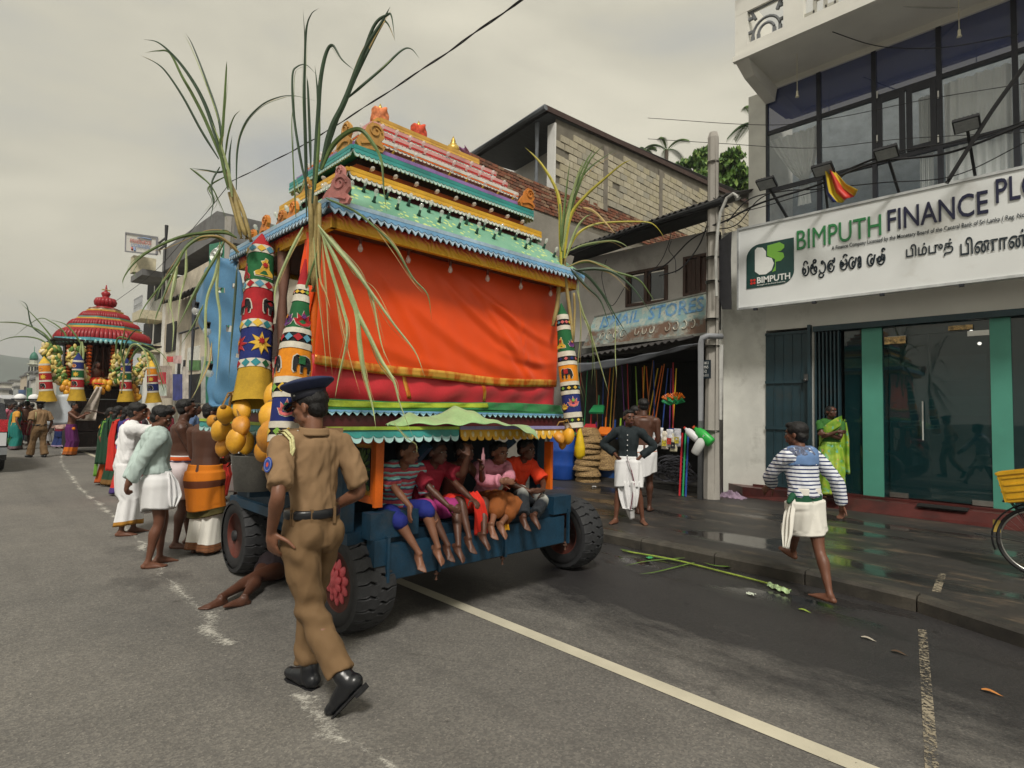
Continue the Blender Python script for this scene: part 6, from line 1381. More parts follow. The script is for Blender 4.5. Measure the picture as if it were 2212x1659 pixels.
def ring_at(f,z,rx,ry,hgt,mt,name,off=(0,0)):
 mb=MB();c=f.P+Vector((off[0],off[1],z));R=[(c+Vector((0,0,dz)),f.Tp@Vector((1,0,0)),f.Tp@Vector((0,1,0)),rx+e_,ry+e_) for dz,e_ in ((-hgt/2,0),(-hgt*.3,.004),(hgt*.3,.004),(hgt/2,0))];loft(mb,R,40);return f.add(name,mb,mt)
ring_at(fig,.085,.160,.126,.048,LEATHER,'belt')
for a in (-2.6,-1.95,-1.1,.2,3.6):mb=MB();c=fig.P+Vector((.163*math.cos(a),.129*math.sin(a),.08));mb.bar(c+Vector((0,0,-.05)),c+Vector((0,0,.04)),.014,.012);fig.add('belt_loop',mb,KHAKI2,False)
mb=MB();n0=fig.neck+Vector((0,-.004,.0))
def col_(u,v):a=R_(-215+250*u);r=.072+.016*v;return tuple(n0+Vector((r*math.cos(a),r*.95*math.sin(a),.048-.040*v+.006*math.sin(a))))
mb.sheet(col_,20,4,.006);fig.add('collar',mb,KHAKI)
for k in 'LR':
 a=fig.neck.lerp(fig.sh[k],.45)+Vector((0,0,.045));b_=fig.sh[k]+Vector((0,0,.071));mb=MB();mb.bar(a,b_,.045,.008,up=Vector((0,1,0)));fig.add('epaulette',mb,KHAKI,False);mb=MB();mb.ell(a.lerp(b_,.12)+Vector((0,0,.008)),.008);fig.add('button',mb,ST)
S=fig.sh['L'];CORD=M('cream_cord',(.55,.52,.26),.7,.3,90,.8)
mb=MB();pts=[S+Vector(p) for p in ((-.005,.03,.080),(.012,-.02,.085),(.030,-.062,.05),(.028,-.088,-.01),(.005,-.092,-.075),(-.02,-.088,-.13),(-.03,-.085,-.17))];mb.tube(pts,.009,8);mb.tube([p+Vector((-.014,-.003,-.012)) for p in pts],.006,8);fig.add('lanyard',mb,CORD)
mb=MB();mb.box(pts[-2]+Vector((0,-.004,0)),(.03,.012,.016));fig.add('lanyard_clip',mb,KHAKI2,False)
bc=S.lerp(fig.el['L'],.42);ou=Vector((-1,-.30,.12)).normalized();bc=bc+ou*.078;fr=ou.to_track_quat('Z','Y').to_matrix().to_4x4();fr.translation=bc
mb=MB();mb.prism([(p[0]*.030,p[1]*.040) for p in arc(0,0,1,1,0,360,20)[:-1]],fr,.004);bd=fig.add('badge',mb,M('badge_blue',(.03,.07,.32),.6),False)
for (s_,c_,o_) in ((.82,(.22,.30,.55),.0045),(.70,(.03,.06,.28),.0055),(.30,(.6,.08,.04),.0065)):
 mb=MB();mb.prism([(p[0]*.030*s_,p[1]*.040*s_) for p in arc(0,0,1,1,0,360,16)[:-1]],fr@Matrix.Translation((0,0,o_-.001)),.001);fig.add('badge_ring',mb,M('badge%.2f'%s_,c_,.6),False)
q,u,Hm=fig.q,fig.hs,fig.Hm;NAVYC=M('cap_navy',(.022,.032,.085),.8,.12,6,.3,fine=300);NAVYB=M('cap_band',(.008,.009,.018),.7)
cpm=Hm@Matrix.Rotation(R_(-4),3,'X');mb=MB();mb.lathe([(.080,.0),(.083,.002),(.084,.045),(.080,.046)],q(0,-.008,.050),40,M_=cpm,sx=1.02*u,sy=1.18*u);cb=fig.add('cap_band',mb,NAVYB)
mb=MB();mb.lathe([(.083,.045),(.112,.062),(.138,.082),(.143,.090),(.138,.098),(.10,.110),(.05,.116),(.002,.117)],q(0,-.010,.050),48,M_=cpm,sx=1.0*u,sy=1.06*u);fig.add('cap_crown',mb,NAVYC)
mb=MB();mb.sheet(lambda a,v:tuple(q(0,-.008,.056)+cpm@Vector((math.sin((a-.5)*2.2)*(.084+.060*v),math.cos((a-.5)*2.2)*(.096+.060*v),-.004-.045*v+.012*abs(a-.5)*4*v))*u),24,6,.004);fig.add('cap_peak',mb,M('patent_black',(.006,.006,.010),.12,.05))
for sg in (-1,1):mb=MB();mb.ell(q(sg*.078,.035,.072),.006);fig.add('cap_button',mb,ST)
b0=Vector((-6.67,1.52,0))
f=Fig(b0,88,1.64,'man in pale mint long sleeve shirt and short white sarong, hands clasped behind his back',SK1,pose=dict(lean=-5,hunch=6,hyaw=-34,hpitch=20,headoff=(0,.01,-.01),LH=(-.02,-.27,.78),LE=(-.4,-1,0),RH=(.05,-.27,.80),RE=(.4,-1,0),LHd=(.5,-.2,-.6),RHd=(-.5,-.2,-.7),LHn=(0,1,0),RHn=(0,1,0),Lc=.8,Rc=.8,LF=(-.09,.07,.07),RF=(.08,-.06,.07),Rfy=-12,Lfy=-4,hipyaw=-4),vox=.0078,build=1.06,hair='thick')
f.shirt(CM('mint',(.46,.56,.53)),'long',f=.80,inf=.018,tuck=True,puff=.004,amp=.016,seed=11,cuff=.010);f.moustache()
mb=MB();n0=f.neck
def col2(u,v):a=R_(-250+320*u);r=.066+.03*v;return tuple(n0+Vector((r*math.cos(a),r*.95*math.sin(a)+.012*v,.045-.045*v)))
mb.sheet(col2,22,4,.004);f.add('collar',mb,CM('mint',(.46,.56,.53)))
f.sarong([WHITE],.55,slack=.026,flare=.015,fold=.006,nf=6,seed=3,tilt=.04,rows=22);f.band(f.P+Vector((0,0,.075)),f.P+Vector((0,0,.085)),.01,OFFW,'knot')
ring_at(f,.088,.155,.118,.010,CM('teal_trim',(.03,.12,.14)),'sarong_trim')
f.drape([f.P+Vector(p) for p in ((.155,.07,.07),(.175,.10,-.03),(.185,.12,-.16),(.19,.11,-.27))],[.03,.10,.13,.05],WHITE,seed=5,side=(0,1,0),amp=.02)
b1=Vector((-8.50,1.60,0))
f=Fig(b1,80,1.66,'man in white short sleeve shirt and long white sarong, hand over his face',SK1,pose=dict(lean=3,hunch=4,hyaw=-12,hpitch=8,RH=(.09,.20,1.46),RE=(.7,.5,-1),RHd=(-.55,.1,.8),RHn=(-.3,-1,0),Rc=.5,LH=(-.22,.08,.85),RF=(.10,-.03,.07),LF=(-.08,.10,.07)),vox=.009,hair='thick')
f.shirt(WHITE,f=.85,inf=.024,puff=.02,amp=.014,seed=12,cuff=.02);f.sarong([WHITE,CM('gold_hem',(.42,.20,.03))],.13,slack=.025,flare=.02,fold=.009,nf=7,seed=4,bands=[(0,.185,1)],rows=30)
a=f.el['R'].lerp(f.wr['R'],.86);b_=f.el['R'].lerp(f.wr['R'],.93);f.band(a,b_,.034,CM('thread_orange',(.65,.10,.02)),'wrist_thread')
f=Fig((-7.42,1.93,0),72,1.72,'bare-chested heavy man with pale pink knee-length sarong and orange waistband',SK2,pose=dict(lean=-1,hyaw=6,hpitch=-6,LH=(-.03,.25,.93),LE=(-1,-.8,0),RH=(.06,.26,.93),RE=(1,-.7,0),LHd=(.6,.5,-.3),RHd=(-.5,.6,-.3),LF=(-.11,.10,.07),RF=(.10,-.02,.07),Rfy=-18),vox=.0078,build=1.16,belly=.11,hair='short',bare=True,curl=.8)
PKW=CM('pale_pink',(.60,.52,.54));f.sarong([PKW],.60,z0=f.P.z+.09,slack=.035,flare=.035,fold=.012,nf=6,seed=8,belly=.05,tilt=-.03,rows=20)
ring_at(f,.095,.190,.168,.045,CM('saffron_band',(.62,.10,.015)),'waistband',(0,.025));ring_at(f,.066,.194,.172,.014,CM('navy_trim',(.02,.02,.06)),'waistband_trim',(0,.025));ring_at(f,.124,.188,.165,.012,WHITE,'waistband_trim',(0,.025))
f.drape([f.P+Vector(p) for p in ((.15,.13,.08),(.165,.15,.0),(.17,.15,-.08))],[.05,.05,.01],CM('saffron_band',(.62,.10,.015)),seed=2,side=(0,1,0));f.moustache()
f=Fig((-6.90,2.03,0),126,1.68,'bare-backed man in bright orange sarong with brown band over long white cloth',SK2,pose=dict(lean=3,hyaw=-50,hpitch=2,LH=(-.10,.26,.98),RH=(.12,.28,1.0),LHd=(.6,.5,0),RHd=(-.6,.5,0),LF=(-.09,.02,.07),RF=(.09,.0,.07)),vox=.0078,build=1.16,hair='short',bare=True)
ORC=CM('orange',(.66,.19,.008));BRC=CM('brown_band',(.13,.035,.012));OLV=CM('olive_band',(.085,.07,.02));HEMC=stripes('hem_weave',[(0,(.16,.05,.025)),(.3,(.30,.14,.04)),(.45,(.09,.03,.02)),(.7,(.22,.09,.03))],.028)
f.sarong([OFFW,HEMC],.045,z0=.70,slack=.02,flare=.05,fold=.008,nf=7,seed=9,bands=[(0,.135,1)],rows=40,name='under_cloth')
f.sarong([ORC,BRC,OLV],.40,z0=f.P.z+.08,slack=.032,flare=.03,fold=.006,nf=5,seed=10,bands=[(.40,.475,2),(.725,.80,1)],rows=44,tilt=.03)
pz=at(655,1190,'z',.13);fa_=at(478,1290,'z',.06);base=fa_+(pz-fa_).normalized()*.80;base.z=0;fb_=at(520,1300,'z',.06)
fdir=math.degrees(math.atan2(fa_.y-base.y,fa_.x-base.x));w=lambda p:tuple(W2L(base,fdir,p))
f=Fig(base,fdir,1.68,'man lying under the chariot with bare legs stretched onto the road',SK2,pose=dict(pelvis=(0,0,.12),lean=-84,hpitch=-25,RF=w(fb_),LF=w(fa_),RK=(0,0,1),LK=(0,0,1),Lfp=-5,Rfp=-10,Lfy=-20,Rfy=-30,LH=(-.3,-.3,.06),RH=(.3,-.3,.06)),vox=.009)
mb=MB();mb.caps(f.hip['L'],f.kn['L'].lerp(f.hip['L'],.9),.10,.10);mb.caps(f.hip['R'],f.kn['R'].lerp(f.hip['R'],.9),.10,.10);mb.caps(f.P,f.P+f.up*.1,.17,.15);f.add('sarong',f.folds(remesh(mb,.012,3),.01),CM('dark_wrap',(.03,.02,.025)))
def c5(cx_,cy_):return((1500+cx_/2.5525)/1.852,(1700+cy_/2.5525)/1.852)
def boy(y,h,label,hz,fz,yw=0,face=0,**k):
 base=Vector((-3.84,y,.74));fac=yw
 w=lambda p:tuple(W2L(base,fac,p));pose=dict(pelvis=(0,0,.095),lean=14,hunch=24,Lfp=38,Rfp=34)
 for kk in ('LF','RF','LH','RH'):
  if kk in k:pose[kk]=w(k.pop(kk))
 pose.update(k.pop('pose',{}));return Fig(base,fac,h,label,k.pop('sk',SK1),pose=pose,vox=.0072,build=k.pop('build',.95),child=True,group='boys sitting on the tail of the chariot',**k)
def ft(cx_,cy_,X=-3.42,dz=.06):p=at(*c5(cx_,cy_),'x',X);p.z+=dz;return p
SH=stripes('boy_stripes',[(0,(.42,.06,.08)),(.30,(.05,.05,.10)),(.42,(.22,.50,.48)),(.62,(.42,.06,.08)),(.80,(.24,.24,.30)),(.9,(.22,.50,.48))],.085,.02)
f=boy(2.50,1.30,'boy in red and turquoise striped polo and blue knee shorts, leftmost of the five',0,0,yw=-6,LF=ft(640,1330),RF=ft(450,1400),RH=at(*c5(450,960),'x',-3.36),LH=(-3.55,2.66,.82),pose=dict(hyaw=34,RE=(1,-.6,-.2),RHd=(.2,.25,-1),RHn=(-1,0,0),Rc=.3,lean=13,twist=-8,RK=(.3,1,.2),LK=(-.1,1,.2)),sk=SK3,build=.95)
f.shirt(SH,f=.86,inf=.018,amp=.009,seed=21,cuff=.014,hem=0);
mb=MB();f.leg(mb,'L',.016,0);f.leg(mb,'R',.016,0)
for k in 'LR':mb.caps(f.kn[k].lerp(f.hip[k],.3),f.kn[k].lerp(f.an[k],.12),.062,.060)
f.add('shorts',f.folds(remesh(mb,.0085,3),.006,24,3),CM('royal_blue',(.010,.018,.17)))
f=boy(2.76,1.27,'boy in dark red shirt and magenta cloth with a hand before his face',0,0,yw=-2,LF=ft(850,1310),RF=ft(740,1310),LH=(-3.46,2.90,1.26),RH=(-3.48,2.74,.88),pose=dict(hyaw=18,LE=(-.2,.6,-1),LHd=(.0,-.1,1),LHn=(0,-1,0),RE=(1,-.5,-.3),RHd=(-.2,1,-.3)),sk=SK2)
f.shirt(CM('dark_red',(.26,.012,.03)),f=.80,inf=.018,amp=.009,seed=22);mb=MB()
for k in 'LR':mb.caps(f.hip[k],f.hip[k].lerp(f.kn[k],.78),.092,.078)
mb.caps(f.hip['L'].lerp(f.kn['L'],.3),f.hip['R'].lerp(f.kn['R'],.3),.08,.08);f.add('wrap',f.folds(remesh(mb,.009,3),.008,20,5),CM('magenta',(.32,.03,.16)))
f=boy(3.03,1.27,'bare-chested boy with red lap cloth holding a small bottle, middle of the five',0,0,yw=0,LF=ft(1110,1190),RF=ft(960,1230),RH=at(*c5(1010,780),'x',-3.40),LH=at(*c5(1085,460),'x',-3.48),pose=dict(hyaw=14,LE=(-.5,.3,-1),LHd=(.2,.2,1),RHd=(.1,1,-.3),RHn=(0,0,-1)),sk=SK2,bare=False)
mb=MB()
for k in 'LR':mb.caps(f.hip[k],f.hip[k].lerp(f.kn[k],.62),.090,.080)
mb.caps(f.hip['L'].lerp(f.kn['L'],.3),f.hip['R'].lerp(f.kn['R'],.3),.08,.08);REDC=CM('bright_red',(.60,.025,.012));f.add('wrap',f.folds(remesh(mb,.009,3),.008,20,6),REDC)
a=f.kn['L'].lerp(f.kn['R'],.5);f.drape([a+Vector((0,.0,.07)),a+Vector((0,.07,.0)),a+Vector((-.02,.08,-.12)),a+Vector((-.03,.07,-.26))],[.10,.13,.15,.14],REDC,seed=3,side=(1,0,0),amp=.012)
mb=MB();p=f.wr['L']+Vector((.01,.03,.05));mb.tube([p,p+Vector((0,0,.07)),p+Vector((0,0,.09)),p+Vector((0,0,.13))],[.016,.016,.008,.006],8);mb.obj('bottle',M('rosy_plastic',(.45,.22,.26),.3),f.rt,True,world=False)
f=boy(3.42,1.26,'boy in pink long sleeve shirt with a brown sarong over his raised knees',0,0,yw=-8,LF=ft(1290,1080),RF=ft(1190,1090),LH=at(*c5(1350,560),'x',-3.42),RH=at(*c5(1300,570),'x',-3.42),pose=dict(hyaw=10,hpitch=6,LE=(-1,.2,-.5),RE=(1,.2,-.6),LHd=(.6,.5,0),RHd=(-.3,.8,0),lean=20),sk=SK3)
f.shirt(CM('pink_shirt',(.56,.22,.29)),'long',f=.9,inf=.018,amp=.010,seed=24);BSR=CM('russet',(.22,.065,.012));mb=MB()
for k in 'LR':mb.caps(f.hip[k],f.kn[k],.092,.078);mb.caps(f.kn[k],f.kn[k].lerp(f.an[k],.45),.072,.07)
mb.caps(f.hip['L'].lerp(f.kn['L'],.6),f.hip['R'].lerp(f.kn['R'],.6),.08,.08);mb.caps(f.kn['L'].lerp(f.kn['R'],.5),f.kn['L'].lerp(f.kn['R'],.5)+Vector((0,.0,-.12)),.085,.07);f.add('sarong',f.folds(remesh(mb,.009,3),.011,22,7),BSR)
a=f.kn['R']+Vector((.0,.05,.0));f.drape([a+Vector((0,.0,.02)),a+Vector((0,.03,-.10)),a+Vector((0,.03,-.24))],[.06,.08,.09],BSR,seed=7,side=(1,0,0));f.drape([a+Vector((0,.045,-.20)),a+Vector((0,.045,-.245))],[.09,.09],CM('amber_hem',(.60,.30,.01)),seed=7,side=(1,0,0))
f=boy(3.78,1.24,'boy in bright red t-shirt and faded black jeans, rightmost of the five',0,0,yw=-4,LF=ft(1630,990),RF=ft(1520,1010),LH=(-3.50,3.82,.92),RH=(-3.52,3.66,.92),pose=dict(hyaw=12,LE=(-1,0,-.6),RE=(1,0,-.6),LK=(-.6,1,.2),RK=(.3,1,.2),LHd=(.9,.3,0),RHd=(-.9,.3,0)),sk=SK2)
f.shirt(CM('red_tee',(.68,.045,.010)),f=.95,inf=.020,amp=.009,seed=25,cuff=.02)
m,t,b=newmat('faded_jeans');co=nd(t,'ShaderNodeTexCoord').outputs['Object'];d1=nd(t,'ShaderNodeVectorMath',{0:co,1:tuple(f.kn['L']+Vector((0,.02,.04)))},operation='DISTANCE').outputs['Value'];d2=nd(t,'ShaderNodeVectorMath',{0:co,1:tuple(f.kn['R']+Vector((0,.02,.04)))},operation='DISTANCE').outputs['Value']
dm=nd(t,'ShaderNodeMath',{0:d1,1:d2},operation='MINIMUM').outputs[0];dm=nd(t,'ShaderNodeMath',{0:dm,1:nd(t,'ShaderNodeMath',{0:noise(t,co,20,5),1:.05},operation='MULTIPLY').outputs[0]},operation='ADD').outputs[0]
t.links.new(ramp(t,dm,[(.055,(.40,.41,.38)),(.14,(.012,.016,.022))]),b.inputs['Base Color']);b.inputs['Roughness'].default_value=.85
mb=MB()
for k in 'LR':f.leg(mb,k,.012,.92,.052)
r=remesh(mb,.0085,3);f.folds(r,.007,26,8);f.add('jeans',r,m)
f=Fig((-4.60,6.75,.12),-62,1.58,'boy in black long sleeve shirt and white dhoti, hands on hips, on the wet pavement',SK1,pose=dict(hyaw=32,hpitch=2,lean=-2,LH=(-.17,-.02,.92),LE=(-1,-.3,0),RH=(.18,.02,.94),RE=(1,-.25,0),LHd=(.4,.6,-.5),RHd=(-.4,.6,-.5),LF=(-.20,-.02,.07),RF=(.15,.10,.07),Rfy=-25,Lfy=25,side=0),vox=.009,build=.88)
f.shirt(BLACKC,'long',f=.92,inf=.018,amp=.009,seed=31);f.sarong([WHITE,CM('maroon_hem',(.15,.02,.05))],.50,slack=.02,flare=-.01,fold=.009,nf=6,seed=31,rows=20)
WD=WHITE;f.drape([f.P+Vector(p) for p in ((-.02,.13,-.25),(-.03,.14,-.45),(-.04,.12,-.62),(-.07,.10,-.76))],[.30,.26,.18,.05],WD,seed=31,amp=.028,k=30);f.drape([f.P+Vector(p) for p in ((-.10,.155,-.27),(-.08,.165,-.45),(-.05,.150,-.66))],[.012,.012,.012],CM('maroon_hem',(.15,.02,.05)),name='border',k=3,amp=0)
f.drape([f.P+Vector(p) for p in ((.0,.145,.07),(-.06,.15,-.10),(-.10,.15,-.26))],[.012,.012,.012],CM('maroon_hem',(.15,.02,.05)),name='border',k=3,amp=0)
for i in range(6):mb=MB();mb.ell(f.chest+Vector((0,.125,.06-i*.07)),.008);f.add('button',mb,WHITE)
f=Fig((-4.92,7.62,.12),130,1.78,'tall bare-backed man with short white sarong turned towards the shop',SK2,pose=dict(lean=1,hyaw=18,LH=(-.26,.05,.80),RH=(.12,.22,1.0),LE=(-1,-.5,0),LF=(-.08,-.08,.07),RF=(.12,.16,.07),Rfy=-20,Lfy=10),vox=.009,build=1.0,bare=True)
f.sarong([WHITE,CM('orange_thread',(.5,.15,.05))],.56,slack=.022,flare=.015,fold=.006,nf=5,seed=33,tilt=.05,bands=[(.925,.935,1)],rows=40)
mb=MB();mb.tube([f.neck+Vector((.068*math.cos(a),.068*math.sin(a),.0)) for a in np.linspace(0,6.0,24)],.005,5,closed=True);f.add('necklace',mb,CM('bead',(.35,.12,.05)))
a=f.wr['L'];f.band(a,a+Vector((0,0,.012)),.032,DM,'bracelet')
f=Fig((-5.6,8.35,.12),20,1.68,'shopkeeper in grey shirt standing in the dark shop mouth, half hidden',SK2,pose=dict(hyaw=10),vox=.011)
f.shirt(CM('grey_shirt',(.10,.11,.12)),f=.8,seed=34);f.sarong([WHITE],.3,seed=35)
bw=Vector((-1.90,5.58,0));wf_=152;w=lambda p:tuple(W2L(bw,wf_,p))
tR=at(1795,1296,'z',.07);tL=at(1712,1208,'z',.19)
f=Fig(bw,wf_,1.60,'boy in blue and white striped sweatshirt and short white wrap stepping off the kerb',SK1,pose=dict(pelvis=(0,0,.84),lean=6,twist=4,hyaw=26,hpitch=2,RF=w(tR+Vector((0,0,0))),LF=w(tL),LH=w(at(1668,1045,'y',5.72)),LE=(-1,-.5,.1),LHd=(-.5,.5,-.6),RH=w(at(1818,1092,'y',5.9)),RE=(.8,-1,0),RHd=(.1,0,-1),Rc=.7,Rfp=-6,Lfp=-22,Rfy=20,Lfy=10),vox=.0076,build=.95,hair='thick')
SW=stripes('sweat_stripes',[(0,(.70,.73,.78)),(.64,(.015,.03,.12))],.034,.003)
f.shirt(SW,'long',f=.92,inf=.020,puff=.006,tuck=True,amp=.012,seed=41,cuff=.006)
mb=MB();f.torso(mb,.028,z0=.30,n=24)
r=remesh(mb,.010,3);a_=np.array(r.v);f.folds(r,.006,20,42);DEN=CM('denim',(.12,.21,.40),var=.2);f.add('yoke',r,DEN)
mb=MB();f.torso(mb,.031,z0=.36,n=24);r=remesh(mb,.010,3);f.add('yoke_patch',r,M('grey_weave',(.11,.13,.20),.9,.6,70,.5))
mb=MB();mb.tube([f.neck-f.up*.01,f.neck+f.up*.035],[.085,.062],16);f.add('collar',remesh(mb,.008,2),DEN)
f.sarong([OFFW,CM('green_band',(.008,.075,.035))],.58,z0=f.P.z+.14,slack=.012,flare=.0,fold=.008,nf=6,seed=44,bands=[(f.P.z+.03,f.P.z+.085,1)],rows=36,tilt=.05)
f.drape([f.P+Vector(p) for p in ((-.14,-.02,.05),(-.20,-.03,-.10),(-.23,-.04,-.26),(-.26,-.06,-.38))],[.04,.10,.12,.05],OFFW,seed=45,amp=.02,side=(0,1,0));mb=MB();mb.caps(f.P+Vector((-.15,-.02,.07)),f.P+Vector((-.21,-.04,.02)),.03,.02);f.add('knot',mb,CM('green_band',(.008,.075,.035)))
a=f.wr['R'];d=(f.wr['R']-f.el['R']).normalized();f.band(a-d*.035,a-d*.015,.034,WHITE,'wristband')
def sari(f,mt,bl,seed=1,bord=None,hem=.04,long_=True):
 f.shirt(bl,f=.55,inf=.012,amp=.005,seed=seed,vox=max(.011,f.vox))
 mts=[mt]+([bord] if bord else []);f.sarong(mts,hem,z0=f.P.z+.10,slack=.03,flare=.06,fold=.010,nf=8,seed=seed,rows=26,bands=[(0,hem+.10,1)] if bord else None,name='sari')
 P,C,m=f.P,f.chest,f.m
 mb=MB()
 def dr(u,v):
  a=-2.35+v*4.0;cx_=P.lerp(C,.5);t_=v;z=(P.z+.02)+(f.sh['L'].z+.055-P.z-.02)*math.sin(t_*math.pi/2)**1.0;rr=.168*m;x=-math.sin(a)*0
  th=R_(-20+200*t_);return tuple(Vector((cx_.x+math.cos(th)*(rr+.012),cx_.y+math.sin(th)*(.128*m+.014)*1.0,z+(u-.5)*.22*(1-.3*t_)+.01*math.sin(u*22))))
 mb.sheet(dr,14,20,.006);f.add('sari_drape',mb,mt)
 if long_:f.drape([f.sh['L']+Vector((0,.03,.06)),f.sh['L']+Vector((-.02,-.09,.02)),f.sh['L']+Vector((-.02,-.13,-.25)),f.sh['L']+Vector((.0,-.14,-.60)),f.sh['L']+Vector((.0,-.15,-.85))],[.10,.14,.22,.26,.28],mt,'sari_end',seed=seed,amp=.02)
m,t,b=newmat('lime_sari');co=nd(t,'ShaderNodeTexCoord').outputs['Object'];n1=noise(t,co,6,3,.5);n2=noise(t,nd(t,'ShaderNodeMapping',{'Vector':co,'Location':(4,2,1)}).outputs[0],9,3)
c=ramp(t,n1,[(.35,(.10,.25,.015)),(.55,(.26,.42,.03)),(.7,(.40,.50,.06))]);c=mixc(t,ramp(t,n2,[(.56,(0,0,0)),(.66,(1,1,1))]),c,(.10,.42,.34));c=mixc(t,ramp(t,noise(t,co,13,2),[(.64,(0,0,0)),(.72,(.8,.8,.8))]),c,(.55,.35,.12));t.links.new(c,b.inputs['Base Color']);b.inputs['Roughness'].default_value=.5;LIMES=m
f=Fig((-3.20,10.62,.30),-68,1.56,'woman in lime green patterned sari with folded arms on the red doorstep',SK2,pose=dict(hyaw=38,lean=0,LH=(.08,.18,1.06),RH=(-.08,.20,1.10),LE=(-1,-.2,-.6),RE=(1,-.2,-.6),LHd=(1,0,0),RHd=(-1,0,0)),vox=.010,female=True,hair='bun',build=1.02)
sari(f,LIMES,CM('green_blouse',(.03,.13,.02)),51)
mb=MB();mb.ell(f.q(0,.094,.050),.006);f.add('bindi',mb,REDC);f.band(f.wr['L'],f.wr['L']+Vector((.012,0,0)),.032,P_('brass',(.6,.42,.1)),'bangle')
WB='people waiting beside the road between the two chariots'
SAR=CM('orange_sari',(.42,.075,.012));YEL_=CM('gold_blouse',(.58,.28,.04));GB=CM('dark_green_sari',(.012,.05,.025));RD=CM('red_sari',(.55,.03,.02));LIMB=CM('lime_border',(.16,.36,.05));BLUD=CM('blue_drape',(.04,.035,.20));MG=stripes('maroon_check',[(0,(.30,.03,.07)),(.55,(.50,.30,.32)),(.7,(.25,.02,.05))],.05)
def bgfig(vx,vy,fac,h,label,sk=SK1,z=0.0,**k):
 p=at(vx,vy,'z',z);return Fig(p,fac,h,label,sk,vox=k.pop('vox',.0145),face=k.pop('face',False),**k)
f=bgfig(226,1046,60,1.58,'woman in burnt orange sari with gold blouse, leftmost of the waiting women',female=True,hair='bun',pose=dict(hyaw=10));sari(f,SAR,YEL_,61,long_=False)
f=bgfig(243,1050,120,1.62,'woman with long dark hair in dark green sari with lime border',female=True,hair='long',pose=dict(hyaw=-5));sari(f,GB,GB,62,bord=CM('brown_gold_hem',(.16,.08,.02)))
f.drape([f.sh['L']+Vector(p) for p in ((-.02,-.10,.0),(-.10,-.12,-.3),(-.14,-.12,-.7),(-.18,-.12,-1.1))],[.05,.06,.07,.08],LIMB,'border',side=(1,0,0))
f=bgfig(262,1070,110,1.62,'woman in red sari with blue drape and a dark handbag, beside the white shirt man',female=True,hair='long',pose=dict(hyaw=-10));sari(f,RD,BLUD,63,bord=CM('purple_hem',(.06,.03,.16)))
f.drape([f.sh['R']+Vector(p) for p in ((.02,-.12,.04),(.05,-.14,-.3),(.06,-.14,-.55))],[.12,.16,.14],BLUD,'shawl',seed=9);mb=MB();mb.ell(f.wr['R']+Vector((.03,0,-.12)),(.04,.08,.09));f.add('handbag',mb,LEATHER)
p=at(275,1075,'z',0);f=Fig(p,85,1.64,'woman in maroon checked sari with orange border just behind the white shirt man',SK2,vox=.0145,face=False,female=True,hair='bun');sari(f,MG,MG,64,bord=CM('saffron_hem',(.55,.12,.02)))
f.drape([f.sh['R']+Vector(p) for p in ((-.05,.02,.07),(.04,-.06,-.05),(.08,-.08,-.35),(.08,-.06,-.6))],[.05,.05,.05,.04],CM('apricot_border',(.70,.30,.10)),'border')
for i,(vx,vy,fc,cu_,cl_,lb,fm_) in enumerate([(296,1052,75,(.05,.04,.05),(.30,.04,.05),'dark-haired woman in plum blouse half hidden behind the white shirt man',True),(330,1040,70,(.45,.42,.38),(.55,.52,.48),'man in cream shirt standing behind the mint shirt man',False),(352,1048,60,(.30,.03,.05),(.06,.10,.20),'woman in crimson blouse between the mint shirt man and the heavy man',True),(408,1050,65,(.10,.16,.30),(.60,.58,.55),'man in blue shirt beyond the heavy bare-chested man',False)]):
 f=bgfig(vx,vy,fc,1.60+.03*i,lb,SK2 if i%2 else SK1,female=fm_,hair='long' if fm_ else 'short',group='people crowding behind the barefoot men');f.shirt(CM('crowd%d'%i,cu_),f=.7);f.sarong([CM('crowdl%d'%i,cl_)],.12)
f=bgfig(470,1085,60,1.66,'dark-haired woman in red blouse seen between two bare-chested men',SK1,female=True,hair='long',pose=dict(hyaw=10));f.shirt(REDC,f=.6);f.sarong([RD],.1)
f=bgfig(512,1075,50,1.66,'man in white cloth standing behind the hanging coconuts',SK2);f.sarong([WHITE],.12,slack=.05)
f=bgfig(82,988,205,1.66,'second police officer seen from behind in khaki near the red chariot',SK2,barefoot=False,build=1.1,pose=dict(LF=(-.12,.16,.08),RF=(.10,-.12,.08),hyaw=-6));f.shirt(KHAKI,f=.8,inf=.025,tuck=True);f.trousers(KHAKI2,hem=.10,inf=.022);f.shoes(LEATHER);ring_at(f,.085,.180,.140,.045,LEATHER,'belt')
mb=MB();mb.lathe([(.082,.0),(.084,.04),(.115,.06),(.14,.085),(.13,.1),(.002,.11)],f.q(0,-.01,.05),20,M_=f.Hm,sx=f.hs,sy=f.hs*1.1);f.add('cap',mb,NAVYB)
mb=MB();mb.tube([f.sh['L']+Vector(p) for p in ((.02,0,.08),(.03,-.09,.02),(.02,-.11,-.2))],.01,5);f.add('lanyard',mb,CORD)
f=bgfig(150,984,60,1.68,'bare-chested musician in purple and orange sarong playing a long pipe',SK1,pose=dict(hyaw=-8,RH=(.10,.42,1.30),LH=(-.04,.34,1.34),RE=(.6,0,-1),LE=(-.6,0,-1),RHd=(0,1,.3),LHd=(0,1,.2)),bare=False)
f.sarong([CM('purple_silk',(.10,.012,.10)),CM('orange_gold_hem',(.62,.16,.01)),CM('gold_brown',(.35,.10,.02))],.03,slack=.03,flare=.05,nf=8,fold=.012,bands=[(.14,.26,1),(0,.14,2)],rows=36)
